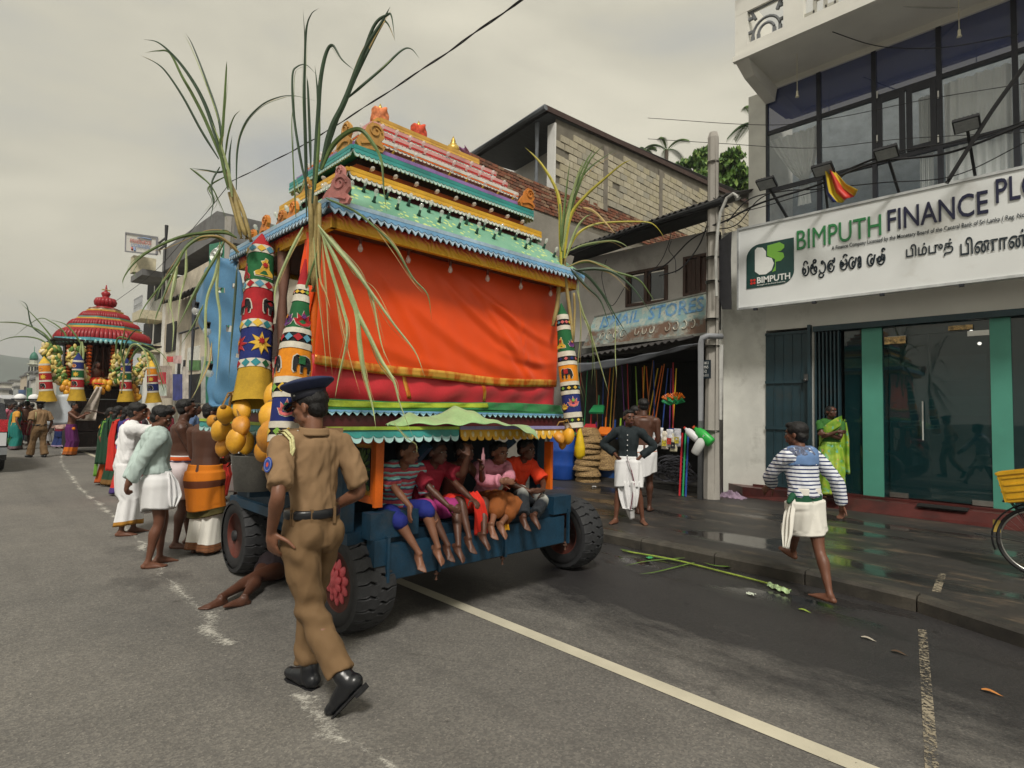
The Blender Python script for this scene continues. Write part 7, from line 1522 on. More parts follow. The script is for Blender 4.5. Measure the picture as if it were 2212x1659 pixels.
mb=MB();a=f.q(0,.10,-.06);mb.tube([a,a+Vector((.03,.35,-.06)),a+Vector((.06,.72,-.14)),a+Vector((.065,.80,-.155))],[.010,.014,.024,.05],10);f.add('pipe',mb,M('dark_wood_pipe',(.03,.012,.008),.35));mb=MB();mb.ell(f.P+Vector((.12,.12,-.05)),.05);f.add('waist_knot',mb,ORC)
f=bgfig(128,968,150,1.42,'child in pink jacket and blue skirt with maroon waistband, beside the musician',SK1,female=True,hair='bun');f.shirt(CM('pale_peach',(.58,.40,.34)),'long',f=.8,puff=.04,inf=.03);f.sarong([CM('deep_blue',(.015,.03,.12)),CM('lilac_hem',(.30,.22,.32)),CM('maroon_w',(.20,.015,.03))],.06,flare=.12,bands=[(0,.13,1),(f.P.z-.12,f.P.z+.2,2)]);mb=MB();mb.ell(f.q(0,-.05,.03),(.10,.11,.12));f.add('veil',mb,CM('pale_green_veil',(.45,.60,.50)))
f=bgfig(165,965,60,1.55,'person in golden yellow cloth behind the musician',SK2,hair='short');f.sarong([CM('golden',(.60,.26,.01))],.05,flare=.08);f.shirt(REDC,f=.8)
f=bgfig(54,970,200,1.72,'bare-backed man in short crimson wrap with orange cuffs, carrying white domed pots',SK2,bare=False,pose=dict(LH=(-.12,-.20,.95),RH=(.12,-.20,.95),LE=(-1,-.6,0),RE=(1,-.6,0)));f.sarong([CM('crimson',(.22,.02,.035))],.50,fold=.01)
for k in 'LR':f.band(f.el[k].lerp(f.wr[k],.8),f.el[k].lerp(f.wr[k],1.0),.045,CM('cuff_orange',(.70,.12,.01)),'cuff')
hp=f.q(0,0,.15);tr=empty('carried_tray',tuple((f.W@hp)),label='flat tray with two white domes carried on a head in the far crowd',cat='tray');hw=f.W@hp
mb=MB();mb.lathe([(.02,0),(.42,.01),(.43,.04),(.02,.03)],tuple(hw),24);mb.obj('tray',DM,tr);
for dy in (-.19,.19):mb=MB();mb.ell(hw+Vector((0,dy,.06)),(.17,.17,.15),nu=16,nv=10);mb.obj('dome',WHITE,tr,True)
f=bgfig(30,972,100,1.58,'woman in teal sari with gold blouse at the far left of the crowd',SK1,female=True,hair='bun');sari(f,CM('teal_sari',(.010,.16,.14)),YEL_,71,bord=CM('dull_border',(.12,.08,.09)))
for i,(vx,vy,c,lb,fm_) in enumerate([(12,968,(.45,.12,.18),'person in pink top behind the teal sari woman',True),(22,962,(.03,.03,.04),'person in black shirt behind the teal sari woman',False),(40,960,(.06,.08,.20),'man in blue shirt at the back of the far crowd',False),(4,966,(.20,.08,.05),'person in rust top half hidden by the parked van',False),(66,962,(.05,.05,.05),'man in dark shirt beside the second police officer',False),(104,962,(.35,.35,.36),'person in pale grey cloth under the left tubes of the red chariot',False)]):
 f=bgfig(vx,vy,60+40*i,1.62+.03*(i%3),lb,SK2,female=fm_,hair='bun' if fm_ else 'short',vox=.017,group='people at the back of the far crowd');f.shirt(CM('far%d'%i,c),f=.7);f.sarong([CM('farl%d'%i,(c[1],c[0],c[2]))],.15)
# ================================================================ sugarcane bundles tied to the chariot corners
def dep(vx,vy,d):return CO+ray(vx,vy)*d
LEAFM=[M('cane_leaf',(.10,.155,.045),.55,.3,5,.2),M('cane_leaf_dark',(.035,.065,.035),.55,.3,5,.2),M('cane_leaf_pale',(.30,.36,.16),.55,.25,5,.2),M('cane_leaf_dry',(.42,.30,.12),.6,.25,5,.2),M('cane_leaf_yellow',(.42,.36,.04),.55,.25,5,.2)]
def curve3(P,k=7):
 if len(P)==2:return[P[0].lerp(P[1],i/k) for i in range(k+1)]
 q=[P[0]*2-P[1]]+P+[P[-1]*2-P[-2]];O=[]
 for i in range(1,len(q)-2):
  for j in range(k):
   t_=j/k;a,b_,c,d=q[i-1:i+3];O.append(.5*((2*b_)+(c-a)*t_+(2*a-5*b_+4*c-d)*t_*t_+(3*b_-a-3*c+d)*t_**3))
 return O+[P[-1]]
def bundle(name_label,basepix,d0,blades,stalks,cat='sugarcane',tr=lambda x,y:(x,y),seed=1,extra=0):
 r=random.Random(seed);base=dep(*tr(*basepix),d0);rt=empty('sugarcane_bundle',tuple(base),label=name_label,cat=cat,group='sugarcane bundles tied to the chariots')
 for s_ in stalks:
  mb=MB();P=[dep(*tr(x,y),d0+r.uniform(-.03,.03)) for x,y in s_[1]];P=curve3(P,4);mb.tube(P,s_[0],7);mb.obj('cane',M('cane_stalk',(.34,.26,.10),.6,.3,4,.3),rt,True)
 for bl__ in blades:
  w,mi,pts=bl__[:3];dd=r.uniform(-.22,.10) if len(bl__)<4 else bl__[3];k=len(pts)
  P=[dep(*tr(x,y),d0-.05+dd*(i/(k-1))) for i,(x,y) in enumerate(pts)];P=curve3(P,7)
  mb=MB();mb.ribbon(P,w*1.15,fold=.5,side=(ray(*tr(*pts[0])).normalized()+Vector((r.uniform(-.3,.3),r.uniform(-.3,.3),r.uniform(-.3,.3)))),mi=0);mb.obj('leaf',LEAFM[mi],rt)
  for _ in range(extra):
   if r.random()<.55:
    j0=r.uniform(-6,6);mb=MB();Q=[dep(tr(x,y)[0]+j0*(i/(k-1))*1.6+r.uniform(-1,1),tr(x,y)[1]+r.uniform(-2,2)+abs(j0)*(i/(k-1)),d0+r.uniform(-.08,.08)) for i,(x,y) in enumerate(pts[:max(2,k-r.randint(0,2))])]
    mb.ribbon(curve3(Q,6) if len(Q)>2 else Q,w*r.uniform(.25,.55),fold=.3,side=ray(*tr(*pts[0])));mb.obj('leaf',LEAFM[r.choice([mi,0,2,3])],rt)
 return rt
tA=lambda x,y:(270+x*.293,y*.293)
B1=[(.026,1,[(740,1250),(640,900),(560,700),(450,520),(340,390),(240,310),(140,290)]),(.022,0,[(720,1200),(600,900),(500,700),(420,560),(330,390),(240,375),(150,388)]),(.016,1,[(690,1170),(560,960),(430,720),(310,540),(230,465),(120,412)]),(.018,1,[(720,1150),(690,880),(600,600),(500,340),(448,245)]),(.018,0,[(710,1100),(730,800),(745,540),(750,450)]),(.012,0,[(740,1150),(760,1000),(800,870),(850,812)]),(.012,1,[(820,1400),(830,1100),(885,910),(1000,780),(1120,720),(1240,705),(1400,740)]),(.014,1,[(760,1250),(690,1270),(600,1255),(480,1240)]),(.012,0,[(480,1240),(560,1300),(640,1380),(700,1500),(760,1640)]),(.012,1,[(700,1230),(640,1350),(650,1500),(620,1650)]),(.02,0,[(760,1400),(700,1100),(720,950)]),(.02,2,[(790,1450),(760,1250),(700,1050),(640,900)]),(.010,0,[(740,1300),(620,1380),(660,1480),(600,1560)]),(.016,1,[(770,1350),(770,1150),(790,1000)])]
tC=lambda x,y:(243+x*.2279,486+y*.2279)
B1d=[(.030,0,[(1180,120),(1060,75),(900,75),(700,100),(500,170),(300,280),(180,390),(100,520),(110,620)],-.35),(.026,3,[(1200,260),(1100,170),(1000,110),(850,110),(760,150)],-.2),(.030,0,[(1180,220),(1000,120),(850,115),(700,210),(600,380),(450,580),(300,780),(230,950)],-.4),(.028,0,[(1060,160),(950,350),(800,600),(700,800),(610,990)],-.3),(.022,2,[(620,360),(580,560),(550,760),(580,960),(560,1240)],-.3),(.018,2,[(700,220),(690,480),(640,700),(620,940)],-.3),(.024,2,[(1020,160),(980,450),(900,680),(880,900),(880,1250),(820,1500),(760,1640)],-.35),(.026,2,[(1020,200),(990,600),(1020,850),(1010,1150),(980,1500)],-.3),(.022,1,[(1180,420),(1160,700),(1140,950),(1120,1200),(1100,1500)],-.3),(.018,0,[(600,400),(500,640),(420,850),(380,1000)],-.3),(.016,1,[(480,500),(400,700),(330,850)],-.3),(.014,3,[(940,1120),(920,1300),(830,1500),(740,1660)],-.3),(.014,0,[(240,360),(200,440),(230,520)],-.2),(.012,1,[(330,860),(300,960)],-.2),(.016,0,[(860,760),(760,960),(640,1150)],-.2)]
rt=bundle('sugarcane bundle at the front corner with long arching leaves beside the blue sheet',(860,1640),4.42,B1,[(.018,[(900,1760),(850,1620),(800,1430),(740,1270)]),(.015,[(930,1780),(870,1560),(790,1380),(750,1280)]),(.014,[(860,1760),(820,1600),(770,1420)])],tr=tA,seed=4,extra=3)
r=random.Random(9)
for (w,mi,pts,dd) in B1d:
 for rep in range(4):
  P=[dep(tC(x,y)[0]+((rep>0)*r.uniform(-12,12)*i/(len(pts)-1)),tC(x,y)[1]+rep*r.uniform(-3,5),4.38+dd*i/(len(pts)-1)+rep*.03) for i,(x,y) in enumerate(pts[:max(2,len(pts)-rep)])];mb=MB();mb.ribbon(curve3(P,7),w*(.85 if rep==0 else .3),fold=.5,side=ray(*tC(*pts[0]))+Vector((0,.2*r.uniform(-1,1),.2)));mb.obj('leaf',LEAFM[mi if rep==0 else r.choice([0,2,3])],rt)
B2=[(.012,1,[(1340,1600),(1330,1200),(1318,700),(1325,300),(1312,60)]),(.012,1,[(1345,1300),(1325,700),(1335,250),(1370,110),(1430,60)]),(.024,1,[(1380,1500),(1420,900),(1440,600),(1480,400),(1530,335),(1600,440),(1700,525)]),(.034,1,[(1440,1250),(1520,950),(1620,740),(1760,380),(1900,150),(1955,50)],-.1),(.026,1,[(1460,1200),(1560,880),(1700,560),(1880,200),(1930,165),(1990,290)]),(.020,1,[(1590,800),(1700,560),(1830,200),(1930,110),(1965,120),(1990,300)]),(.016,1,[(1620,740),(1760,620),(1900,500),(2040,370),(2110,360),(2170,430)]),(.014,1,[(1350,1400),(1300,1200),(1245,850),(1235,560),(1270,490),(1340,480),(1420,560)]),(.014,1,[(1430,1100),(1420,700),(1400,480)]),(.028,0,[(1450,1250),(1530,1080),(1640,980),(1740,960),(1830,1060),(1890,1180),(1910,1400),(1930,1560)]),(.016,1,[(1370,1240),(1350,700),(1340,560)]),(.022,0,[(1400,1400),(1430,1000),(1430,650)]),(.008,0,[(1260,1600),(1240,1200),(1230,900),(1250,700)]),(.008,2,[(1340,1300),(1290,1420),(1260,1300)]),(.014,0,[(1480,1460),(1700,1560),(1850,1680),(1950,1760)])]
tB=lambda x,y:(486+x*.4556,486+y*.4556)
B2d=[(.030,2,[(440,0),(520,100),(620,220),(700,330),(800,470),(900,600),(948,720)],-.25),(.038,2,[(450,20),(540,200),(610,380),(680,520),(740,640),(800,740),(830,850),(890,1000)],-.25),(.026,2,[(460,40),(500,200),(560,400),(580,520),(540,720),(520,830)],-.2),(.040,2,[(470,40),(560,240),(620,400),(640,560),(660,700),(700,860),(715,960)],-.25),(.016,3,[(440,60),(450,250),(480,330),(500,400)],-.1),(.012,3,[(460,80),(480,300),(490,520),(510,720)],-.1),(.018,2,[(500,60),(640,240),(700,360),(740,560),(790,680)],-.2),(.020,0,[(700,0),(800,100),(890,250),(960,330),(980,450)],-.15),(.024,2,[(370,10),(300,150),(240,300),(240,420)],-.15),(.020,0,[(440,120),(350,400),(300,560),(250,660)],-.15),(.010,3,[(520,300),(560,500),(600,660),(640,800)],-.2),(.010,2,[(420,60),(440,300),(470,560),(480,700)],-.1),(.008,3,[(700,360),(730,500),(760,640)],-.2),(.008,2,[(800,940),(860,1010),(905,1040),(910,1085)],-.3)]
rt=bundle('sugarcane bundle at the rear corner rising highest with leaves drooping over the orange curtain',(1400,1800),3.72,B2,[(.020,[(1390,2150),(1395,1900),(1400,1650),(1400,1450)]),(.016,[(1360,2100),(1375,1850),(1370,1600),(1360,1400)]),(.016,[(1420,2050),(1430,1800),(1430,1500)])],tr=tA,seed=5,extra=2)
for (w,mi,pts,dd) in B2d:
 for rep in range(5):
  P=[dep(tB(x,y)[0]+((rep>0)*r.uniform(-12,12)*i/(len(pts)-1)),tB(x,y)[1]+rep*r.uniform(-3,4),3.66+dd*i/(len(pts)-1)+rep*.02) for i,(x,y) in enumerate(pts[:max(2,len(pts)-(rep>0))])];mb=MB();mb.ribbon(curve3(P,7),w*(.75 if rep==0 else .22),fold=.5,side=ray(*tB(*pts[0]))+Vector((0,.2*r.uniform(-1,1),.2)));mb.obj('leaf',LEAFM[mi if rep==0 else r.choice([2,3,3])],rt)
tD=lambda x,y:(1134+x*.3255,216+y*.3255)
B3=[(.034,4,[(240,1100),(235,900),(230,700),(200,580),(120,440),(50,360),(0,315)],.1),(.030,0,[(250,1050),(270,800),(320,600),(400,420),(470,310)]),(.030,0,[(255,1050),(300,750),(360,560),(430,400),(520,300)]),(.026,2,[(250,1000),(300,700),(350,500),(400,380)]),(.026,0,[(245,1000),(260,760),(280,560),(300,400)]),(.030,4,[(260,1050),(300,780),(400,640),(520,530),(640,430),(710,395)]),(.022,2,[(270,1050),(340,860),(400,780),(440,760)]),(.022,4,[(270,1050),(340,900),(450,830),(600,810),(800,810),(870,840),(930,920)]),(.018,2,[(300,1000),(400,960),(560,935),(640,950),(710,1000)]),(.024,3,[(380,710),(460,740),(540,820),(600,885)]),(.026,0,[(270,1110),(400,1070),(520,1100),(600,1140),(750,1190),(830,1290),(860,1340)]),(.024,1,[(320,1120),(420,1170),(520,1290),(600,1430),(700,1590)]),(.030,1,[(330,1130),(480,1120),(600,1150),(720,1250),(840,1420)]),(.018,2,[(340,1250),(380,1400),(420,1500),(470,1660),(530,1860),(560,1960)]),(.010,2,[(350,1200),(370,1500),(350,1800),(390,2000)]),(.010,0,[(430,1480),(450,1700),(440,1900)]),(.008,2,[(600,1430),(600,1700),(610,1850)]),(.024,1,[(300,1120),(400,1230),(500,1330),(560,1500)]),(.026,0,[(250,1000),(310,640),(420,460),(600,330)])]
bundle('sugarcane bundle standing at the far right corner of the orange curtain',(230,1130),5.72,B3,[(.022,[(185,1500),(215,1350),(235,1100),(250,950)]),(.018,[(320,1650),(300,1420),(270,1200),(260,1040)]),(.012,[(320,1640),(330,1400),(325,1280)])],tr=tD,seed=6,extra=2)
# ================================================================ wires
WIRE=M('wire_black',(.012,.012,.014),.6,.1)
def wire(pts,r,label,mt=WIRE,group='wires strung across the street',sag=0,tw=False):
 mb=MB();P=curve3([Vector(p) for p in pts],10)
 if tw:
  for ph in (0,2.1):mb.tube([p+Vector((0,0,1))*r*1.1*math.sin(i*1.1+ph)+CR*r*1.1*math.cos(i*1.1+ph) for i,p in enumerate(P)],r,4)
 else:mb.tube(P,r,5)
 mb.obj('wire',mt,label=label,cat='wire',group=group)
wire([dep(500,392,17),dep(632,326,13.5),dep(724,272,11.5),dep(918,146,8.5),dep(1140,-10,6)],.010,'long twisted overhead cable rising to the top of the sky',tw=True)
wire([dep(230,665,40),dep(330,590,34),dep(430,478,26),dep(500,392,20)],.014,'overhead cable descending towards the red chariot')
wire([dep(1880,-8,9),dep(1960,14,9),dep(2080,15,9),dep(2230,-4,9)],.012,'loose pale cable looping at the top right corner',M('pale_cable',(.5,.5,.47),.5))
YWR=9.95
for i,(pts,r_) in enumerate([([(1530,490),(1570,476),(1640,440),(1760,402),(1890,352),(2050,330),(2230,262)],.018),([(1530,496),(1590,486),(1650,424),(1780,386),(1920,332),(2100,300),(2230,255)],.010),([(1550,470),(1650,446),(1770,412),(1900,395),(2060,380),(2230,300)],.008),([(1400,300),(1560,310),(1750,320),(1950,300),(2230,285)],.006),([(1400,255),(1650,270),(1800,255),(2000,215),(2230,178)],.006),([(1570,480),(1620,430),(1700,412),(1780,405),(1850,360),(1930,330)],.012),([(1790,66),(1880,96),(1960,105),(2060,100),(2200,74)],.008)]):
 wire([at(x,y,'y',YWR+.05*i) for x,y in pts],r_,['thick black cable bundle sagging before the upper windows','second black cable just above the thick bundle','thin cable drooping below the floodlights','thin straight wire crossing the lower window panes','thin wire crossing the middle window panes','black cable looping between the two left floodlights','thin wire hanging across the top dark windows'][i],group='cables before the finance office windows')
wire([at(x,y,'y',YWR-.1) for x,y in ((2045,396),(2105,300),(2150,230),(2230,120))],.030,'thick black diagonal cable at the right window',group='cables before the finance office windows')
for i,pts in enumerate([[(1400,590),(1440,570),(1490,520),(1532,496)],[(1424,596),(1470,580),(1510,530),(1533,470)],[(1395,600),(1430,560),(1450,500),(1440,460)],[(1460,590),(1458,560),(1445,540),(1450,520)],[(1350,620),(1320,660),(1300,600),(1310,560)],[(1537,640),(1545,700),(1550,740)]]):
 wire([at(x,y,'y',10.2) for x,y in pts],.014 if i<2 else .008,['heavy black cable sagging from the pole to the shop window','second cable from the pole drooping beside it','cable hanging from the old shop eave','short hanging cable tail above the window','cable loop at the left end of the old shop','cable running down the concrete pole'][i],group='cables around the concrete pole')
# ================================================================ shop goods
def ip(vx,vy,y):return at(vx,vy,'y',y)
cols=dict(o=(.70,.16,.01),y=(.62,.42,.02),g=(.02,.30,.10),r=(.45,.02,.03),b=(.02,.07,.30),p=(.12,.02,.18),l=(.30,.50,.05),t=(.35,.15,.05))
PM_={k:M('broom_'+k,c,.4,.1) for k,c in cols.items()}
br=[(1256,1258,'r'),(1275,1262,'g'),(1287,1291,'t'),(1302,1303,'b'),(1318,1308,'o'),(1326,1316,'y'),(1333,1324,'t'),(1345,1351,'p'),(1358,1359,'r'),(1378,1379,'l'),(1392,1396,'o'),(1402,1406,'o'),(1366,1369,'b'),(1488-8,1478,'y'),(1508-10,1490,'o')]
br+=[(1502+2,1491,'y'),(1511,1500,'o'),(1518,1505,'b'),(1524-2,1512,'p')]
nb=0;BN={}
for (xt,xb,k) in [(1257,1245,'r'),(1270,1262,'g'),(1288,1291,'t'),(1304,1301,'b'),(1319,1308,'o'),(1326,1317,'y'),(1333,1324,'t'),(1343,1350,'p'),(1355,1359,'r'),(1373,1379,'l'),(1388,1392,'o'),(1396,1406,'o'),(1412,1414,'b'),(1460-6,1449,'y'),(1473,1455,'t'),(1483,1459,'y'),(1492,1466,'o'),(1497,1474,'o'),(1505,1492,'b'),(1512,1508,'p'),(1518-2,1516,'r'),(1523,1515,'y')]:
 if xt>1500:yq=10.45
 else:yq=10.6
 x_off=-62 if xt>1445 else 0
 a=ip(xt+x_off,790+RND.uniform(-12,6),yq+.2);b_=ip(xb+x_off,925+RND.uniform(0,15),yq);nm={'o':'orange','y':'yellow','g':'green','r':'red','b':'blue','p':'purple','l':'lime','t':'brown'}[k]
 rt=empty('broom',tuple(b_),label='%s %s broom handle from the left, %s of the shop mouth'%(('first','second','third','fourth')[BN.setdefault((nm,x_off),0)],nm,'in the left row' if x_off==0 else 'in the right row'),cat='broom',group='%s brooms hanging in the %s row of the shop'%(nm,'left' if x_off==0 else 'right'));BN[(nm,x_off)]+=1
 mb=MB();mb.cyl(a,b_,.013,6);mb.obj('handle',PM_[k],rt);mb=MB();mb.bar(b_+Vector((-.09,0,-.02)),b_+Vector((.09,0,-.02)),.04,.06);mb.obj('broom_head',PM_[RND.choice('ogrb')],rt);nb+=1
for i,(vx,vy,c,lb) in enumerate([(1287,884,'g','green dustpan hanging highest left of the boy in black'),(1270,925,'r','red dustpan above the purple one'),(1281,942,'p','purple dustpan beside the yellow bag'),(1302,932,'o','orange perforated dustpan over the baskets'),(1322,938,'b','blue dustpan between the orange and lime ones'),(1334,935,'l','lime dustpan next to the black sleeve')]):
 p=ip(vx,vy,10.35);mb=MB();mb.add([p+Vector(q) for q in ((-.20,0,-.06),(.20,0,-.06),(.14,.1,.10),(-.14,.1,.10),(-.20,.02,-.10),(.20,.02,-.10),(.15,.14,.06),(-.15,.14,.06))],[(0,1,2,3),(7,6,5,4),(0,4,5,1),(1,5,6,2),(2,6,7,3),(3,7,4,0)]);mb.bar(p+Vector((0,.1,.08)),p+Vector((0,.12,.32)),.025)
 mb.obj('dustpan',PM_[c],label=lb,cat='dustpan',group='dustpans hanging in the shop')
for i,(vx,vy,c1,c2) in enumerate([(1448,868,'o','g'),(1462,866,'o','g')]):
 p=ip(vx,vy,10.2);rt=empty('bristle_brush',tuple(p),label='orange and green bristle brush head by the grey downpipe, %s'%('left one' if i==0 else 'right one'),cat='brush',group='bristle brush heads by the downpipe')
 for kk,zz in ((c1,.05),(c2,-.03)):
  mb=MB()
  for j in range(14):a=math.pi*j/13;mb.cyl(p+Vector((0,0,zz-.04)),p+Vector((-math.cos(a)*.17,-.02+.03*math.sin(j*5),zz+.02+.10*math.sin(a))),.006,4,r2=.012)
  mb.obj('bristles',PM_[kk],rt)
def wicker():
 m,t,b=newmat('wicker');co=nd(t,'ShaderNodeTexCoord').outputs['Object'];br_=nd(t,'ShaderNodeTexBrick',{'Vector':nd(t,'ShaderNodeMapping',{'Vector':co,'Rotation':(R_(90),0,.5)}).outputs[0],'Scale':13.0,'Mortar Size':.03,'Color1':(.40,.26,.11,1),'Color2':(.22,.13,.05,1),'Mortar':(.05,.03,.015,1),'Brick Width':.9,'Row Height':.35})
 t.links.new(br_.outputs[0],b.inputs['Base Color']);b.inputs['Roughness'].default_value=.8;bump(t,b,br_.outputs['Fac'],.9,.01);return m
WK=wicker()
def basket(p,r,h,tilt,label):
 E=Matrix.Rotation(tilt[0],3,'X')@Matrix.Rotation(tilt[1],3,'Y');mb=MB();n=26
 mb.lathe([(r*.62,h),(r*.80,h*.82),(r*.93,h*.45),(r,.04),(r*1.04,.02),(r*1.04,-.015),(r*.97,-.015),(r*.90,h*.4),(r*.60,h*.9)],tuple(p),n,M_=E)
 mb.obj('basket',WK,label=label,cat='basket',group='wicker baskets stacked at the shop front',smooth=False)
bb=at(1268,1040,'z',.12)
for i in range(9):
 basket((bb.x+.03*math.sin(i*2.1)+.03*(i//5),bb.y+.03*math.cos(i*1.7),.14+.125*i),.27+.01*(i%2),.17,(.04*math.sin(i*3),.04*math.cos(i*2)),'wicker basket upside down in the tall stack by the blue barrel, %s from the bottom'%('lowest','second','third','fourth','fifth','sixth','seventh','eighth','topmost')[i] if i<8 else 'topmost wicker basket upside down on the tall stack by the blue barrel')
bb2=at(1310,1040,'z',.12)
basket((bb2.x,bb2.y,.50),.30,.16,(.25,.2),'tilted wicker basket leaning on the blue crate, lower one');basket((bb2.x-.02,bb2.y+.02,.64),.29,.16,(.25,.2),'tilted wicker basket leaning on the blue crate, upper one')
mb=MB();mb.box((bb2.x,bb2.y+.1,.29),(.46,.36,.33));mb.box((bb2.x,bb2.y+.1,.44),(.50,.40,.04));mb.obj('crate',M('blue_crate',(.015,.06,.20),.45,.2),label='blue plastic crate under the tilted baskets',cat='crate')
p=at(1337,1035,'z',.12);mb=MB();mb.lathe([(.16,0),(.23,.20),(.25,.22),(.22,.205),(.15,.01)],(p.x,p.y,.16),22);mb.obj('basin',M('maroon_basin',(.16,.03,.035),.45,.2),label='maroon plastic basin on a stone behind the boy in black',cat='basin',smooth=True)
mb=MB();mb.box((p.x-.05,p.y-.05,.14),(.6,.35,.05));mb.obj('flat_stone',M('flat_stone',(.13,.12,.11),.9,.3),label='flat grey stone under the maroon basin',cat='stone')
pb=at(1215,1035,'z',.12);mb=MB();mb.lathe([(.27,0),(.30,.03),(.31,.3),(.32,.33),(.31,.36),(.315,.62),(.325,.65),(.315,.68),(.30,.93),(.26,.97),(.24,.96),(.0,.955)],(pb.x,pb.y,.12),32);mb.obj('barrel',M('barrel_blue',(.012,.06,.30),.35,.2,3,.1),smooth=True,label='big blue plastic barrel behind the rear wheel',cat='barrel')
for i,(vx,vy,c) in enumerate([(1409,945,(.55,.56,.58)),(1420,942,(.62,.62,.64)),(1431,950,(.66,.60,.50)),(1442,946,(.58,.58,.62)),(1450,955,(.60,.56,.40)),(1458,944,(.5,.5,.55))]):
 p=ip(vx+6,vy,9.9);rt=empty('hanging_packet',tuple(p),label='shiny packet hanging on the shop rail, %s of six from the left'%('first','second','third','fourth','fifth','sixth')[i],cat='packet',group='shiny packets hanging on the shop rail')
 mb=MB();mb.sheet(lambda u,v:(p.x-.07+.14*u,p.y+.03*math.sin(u*3.1)*math.sin(v*3.1)*-1+.006*math.sin(v*20+i),p.z+.16-.34*v),8,12,.02);mb.obj('film',M('packet%d'%i,c,.2,.35,18,.3),rt,True)
 mb=MB();mb.box((p.x,p.y-.045,p.z-.06),(.09,.01,.12));mb.obj('print',M('packet_print%d'%(i%3),[(.5,.05,.03),(.02,.02,.03),(.55,.45,.05)][i%3],.4,.5,30),rt)
def bottle(vx,vy,y,c,tilt,s,label,cap=(.6,.05,.03)):
 p=ip(vx,vy,y);E=Matrix.Rotation(tilt,3,'Y');rt=empty('plastic_jug',tuple(p),label=label,cat='jug',group='plastic jugs hanging on the downpipe');mb=MB();mb.lathe([(.07*s,-.17*s),(.085*s,-.15*s),(.088*s,.05*s),(.07*s,.12*s),(.03*s,.16*s),(.028*s,.19*s)],tuple(p),18,M_=E,sy=.8);mb.obj('jug_body',M('jug_'+label[:5],c,.35,.08),rt,True)
 mb=MB();mb.cyl(p+E@Vector((0,0,.19*s)),p+E@Vector((0,0,.225*s)),.033*s,10);mb.obj('jug_cap',M('cap_'+label[:5],cap,.4),rt)
bottle(1520,942,9.75,(.03,.38,.06),-.9,1.15,'bright green plastic jug tilted on the drainpipe',(.5,.08,.02));bottle(1494,938,9.72,(.66,.66,.68),-.9,.85,'white plastic jug with red cap beside the green jug');bottle(1510,963,9.7,(.62,.63,.62),.5,1.0,'cloudy white jug hanging lowest under the green jug',(.6,.6,.6))
for i,(vx,vy) in enumerate([(1455,1010),(1440,1030),(1470,1035)]):
 p=ip(vx,vy,10.3);mb=MB()
 for k in range(9):mb.tube([p+Vector((math.cos(a/3+k)*(.20+.02*k),.06*math.sin(a+k),math.sin(a/3+k)*(.07+.012*k)+.01*k)) for a in range(19)],.008,4)
 mb.obj('rope_coil',M('grey_rope',(.07,.07,.085),.8,.4),label='tangled grey rope coil in the shop mouth, %s'%('upper one','lower left one','lower right one')[i],cat='rope',group='tangled rope coils in the shop')
for i,(k,vx) in enumerate((('r',1478),('g',1485),('b',1491))):
 a=ip(vx-4,935,9.95);b_=at(vx+3,1075,'z',.12);b_.y=9.75;mb=MB();mb.cyl(a,(a.x+.06,b_.y,.13),.018,6);mb.obj('pole',PM_[k],label='%s plastic pole leaning by the grey downpipe'%{'r':'dark red','g':'green','b':'dark blue'}[k],cat='pole')
p=at(1578,1075,'z',.12);mb=MB();mb.sheet(lambda u,v:(p.x-.24+.5*u,p.y-.1+.22*v,.125+.10*math.sin(u*3.1)*math.sin(v*3.1)*(1+.4*math.sin(u*17+v*13))+.02*math.sin(u*31)*math.sin(v*23)),26,16,.004);mb.obj('rag',M('lilac_rag',(.25,.18,.25),.8,.3,9,.4),label='crumpled lilac rag on the pavement by the pole',cat='rag',smooth=True)
p=at(1585,1058,'z',.12);mb=MB();r=random.Random(4)
for i in range(46):
 a=r.uniform(0,6.28);l=r.uniform(.08,.24);q=Vector((p.x+r.uniform(-.22,.22),p.y+r.uniform(-.08,.08),.125));d=Vector((math.cos(a),math.sin(a)*.6,r.uniform(.4,1.2))).normalized();mb.ribbon([q+d*l*t_+Vector((0,0,-.10*t_*t_)) for t_ in (0,.3,.6,1)],.045,fold=.3)
mb.obj('weed',M('weed_green',(.035,.12,.03),.6,.3),label='small green weed growing at the foot of the white wall',cat='weed')
# ================================================================ fallen cane in the gutter
P=[at(x,y,'z',.02) for x,y in ((1345,1190),(1450,1208),(1560,1235),(1650,1258),(1702,1274))]
rt=empty('fallen_sugarcane',tuple(P[0]),label='yellow-green cane stalk lying in the gutter puddle',cat='sugarcane')
mb=MB();mb.tube(curve3(P,6),.010,7);mb.obj('cane',M('green_cane',(.24,.32,.05),.5,.35,9,.3),rt,True)
for (w,pts) in ((.03,[(1480,1205),(1400,1212),(1350,1222)]),(.028,[(1500,1215),(1420,1235),(1380,1240)]),(.035,[(1340,1186),(1400,1200),(1520,1222)]),(.04,[(1580,1225),(1545,1222),(1520,1215)])):
 mb=MB();mb.ribbon(curve3([at(x,y,'z',.02) for x,y in pts],6),w,fold=.2,up=Vector((0,0,1)));mb.obj('leaf',M('cane_leaf_bright',(.11,.20,.03),.5,.3),rt)
p=at(1685,1270,'z',.02);mb=MB();mb.sheet(lambda u,v:(p.x-.11+.24*u,p.y-.03+.07*v-.10*u,.02+.03*math.sin(v*3.1)+.008*math.sin(u*20)),12,6,.002);mb.obj('wrapper',M('green_white_wrapper',(.35,.48,.25),.3,.6,22),label='green and white plastic wrapper at the end of the fallen cane',cat='wrapper')
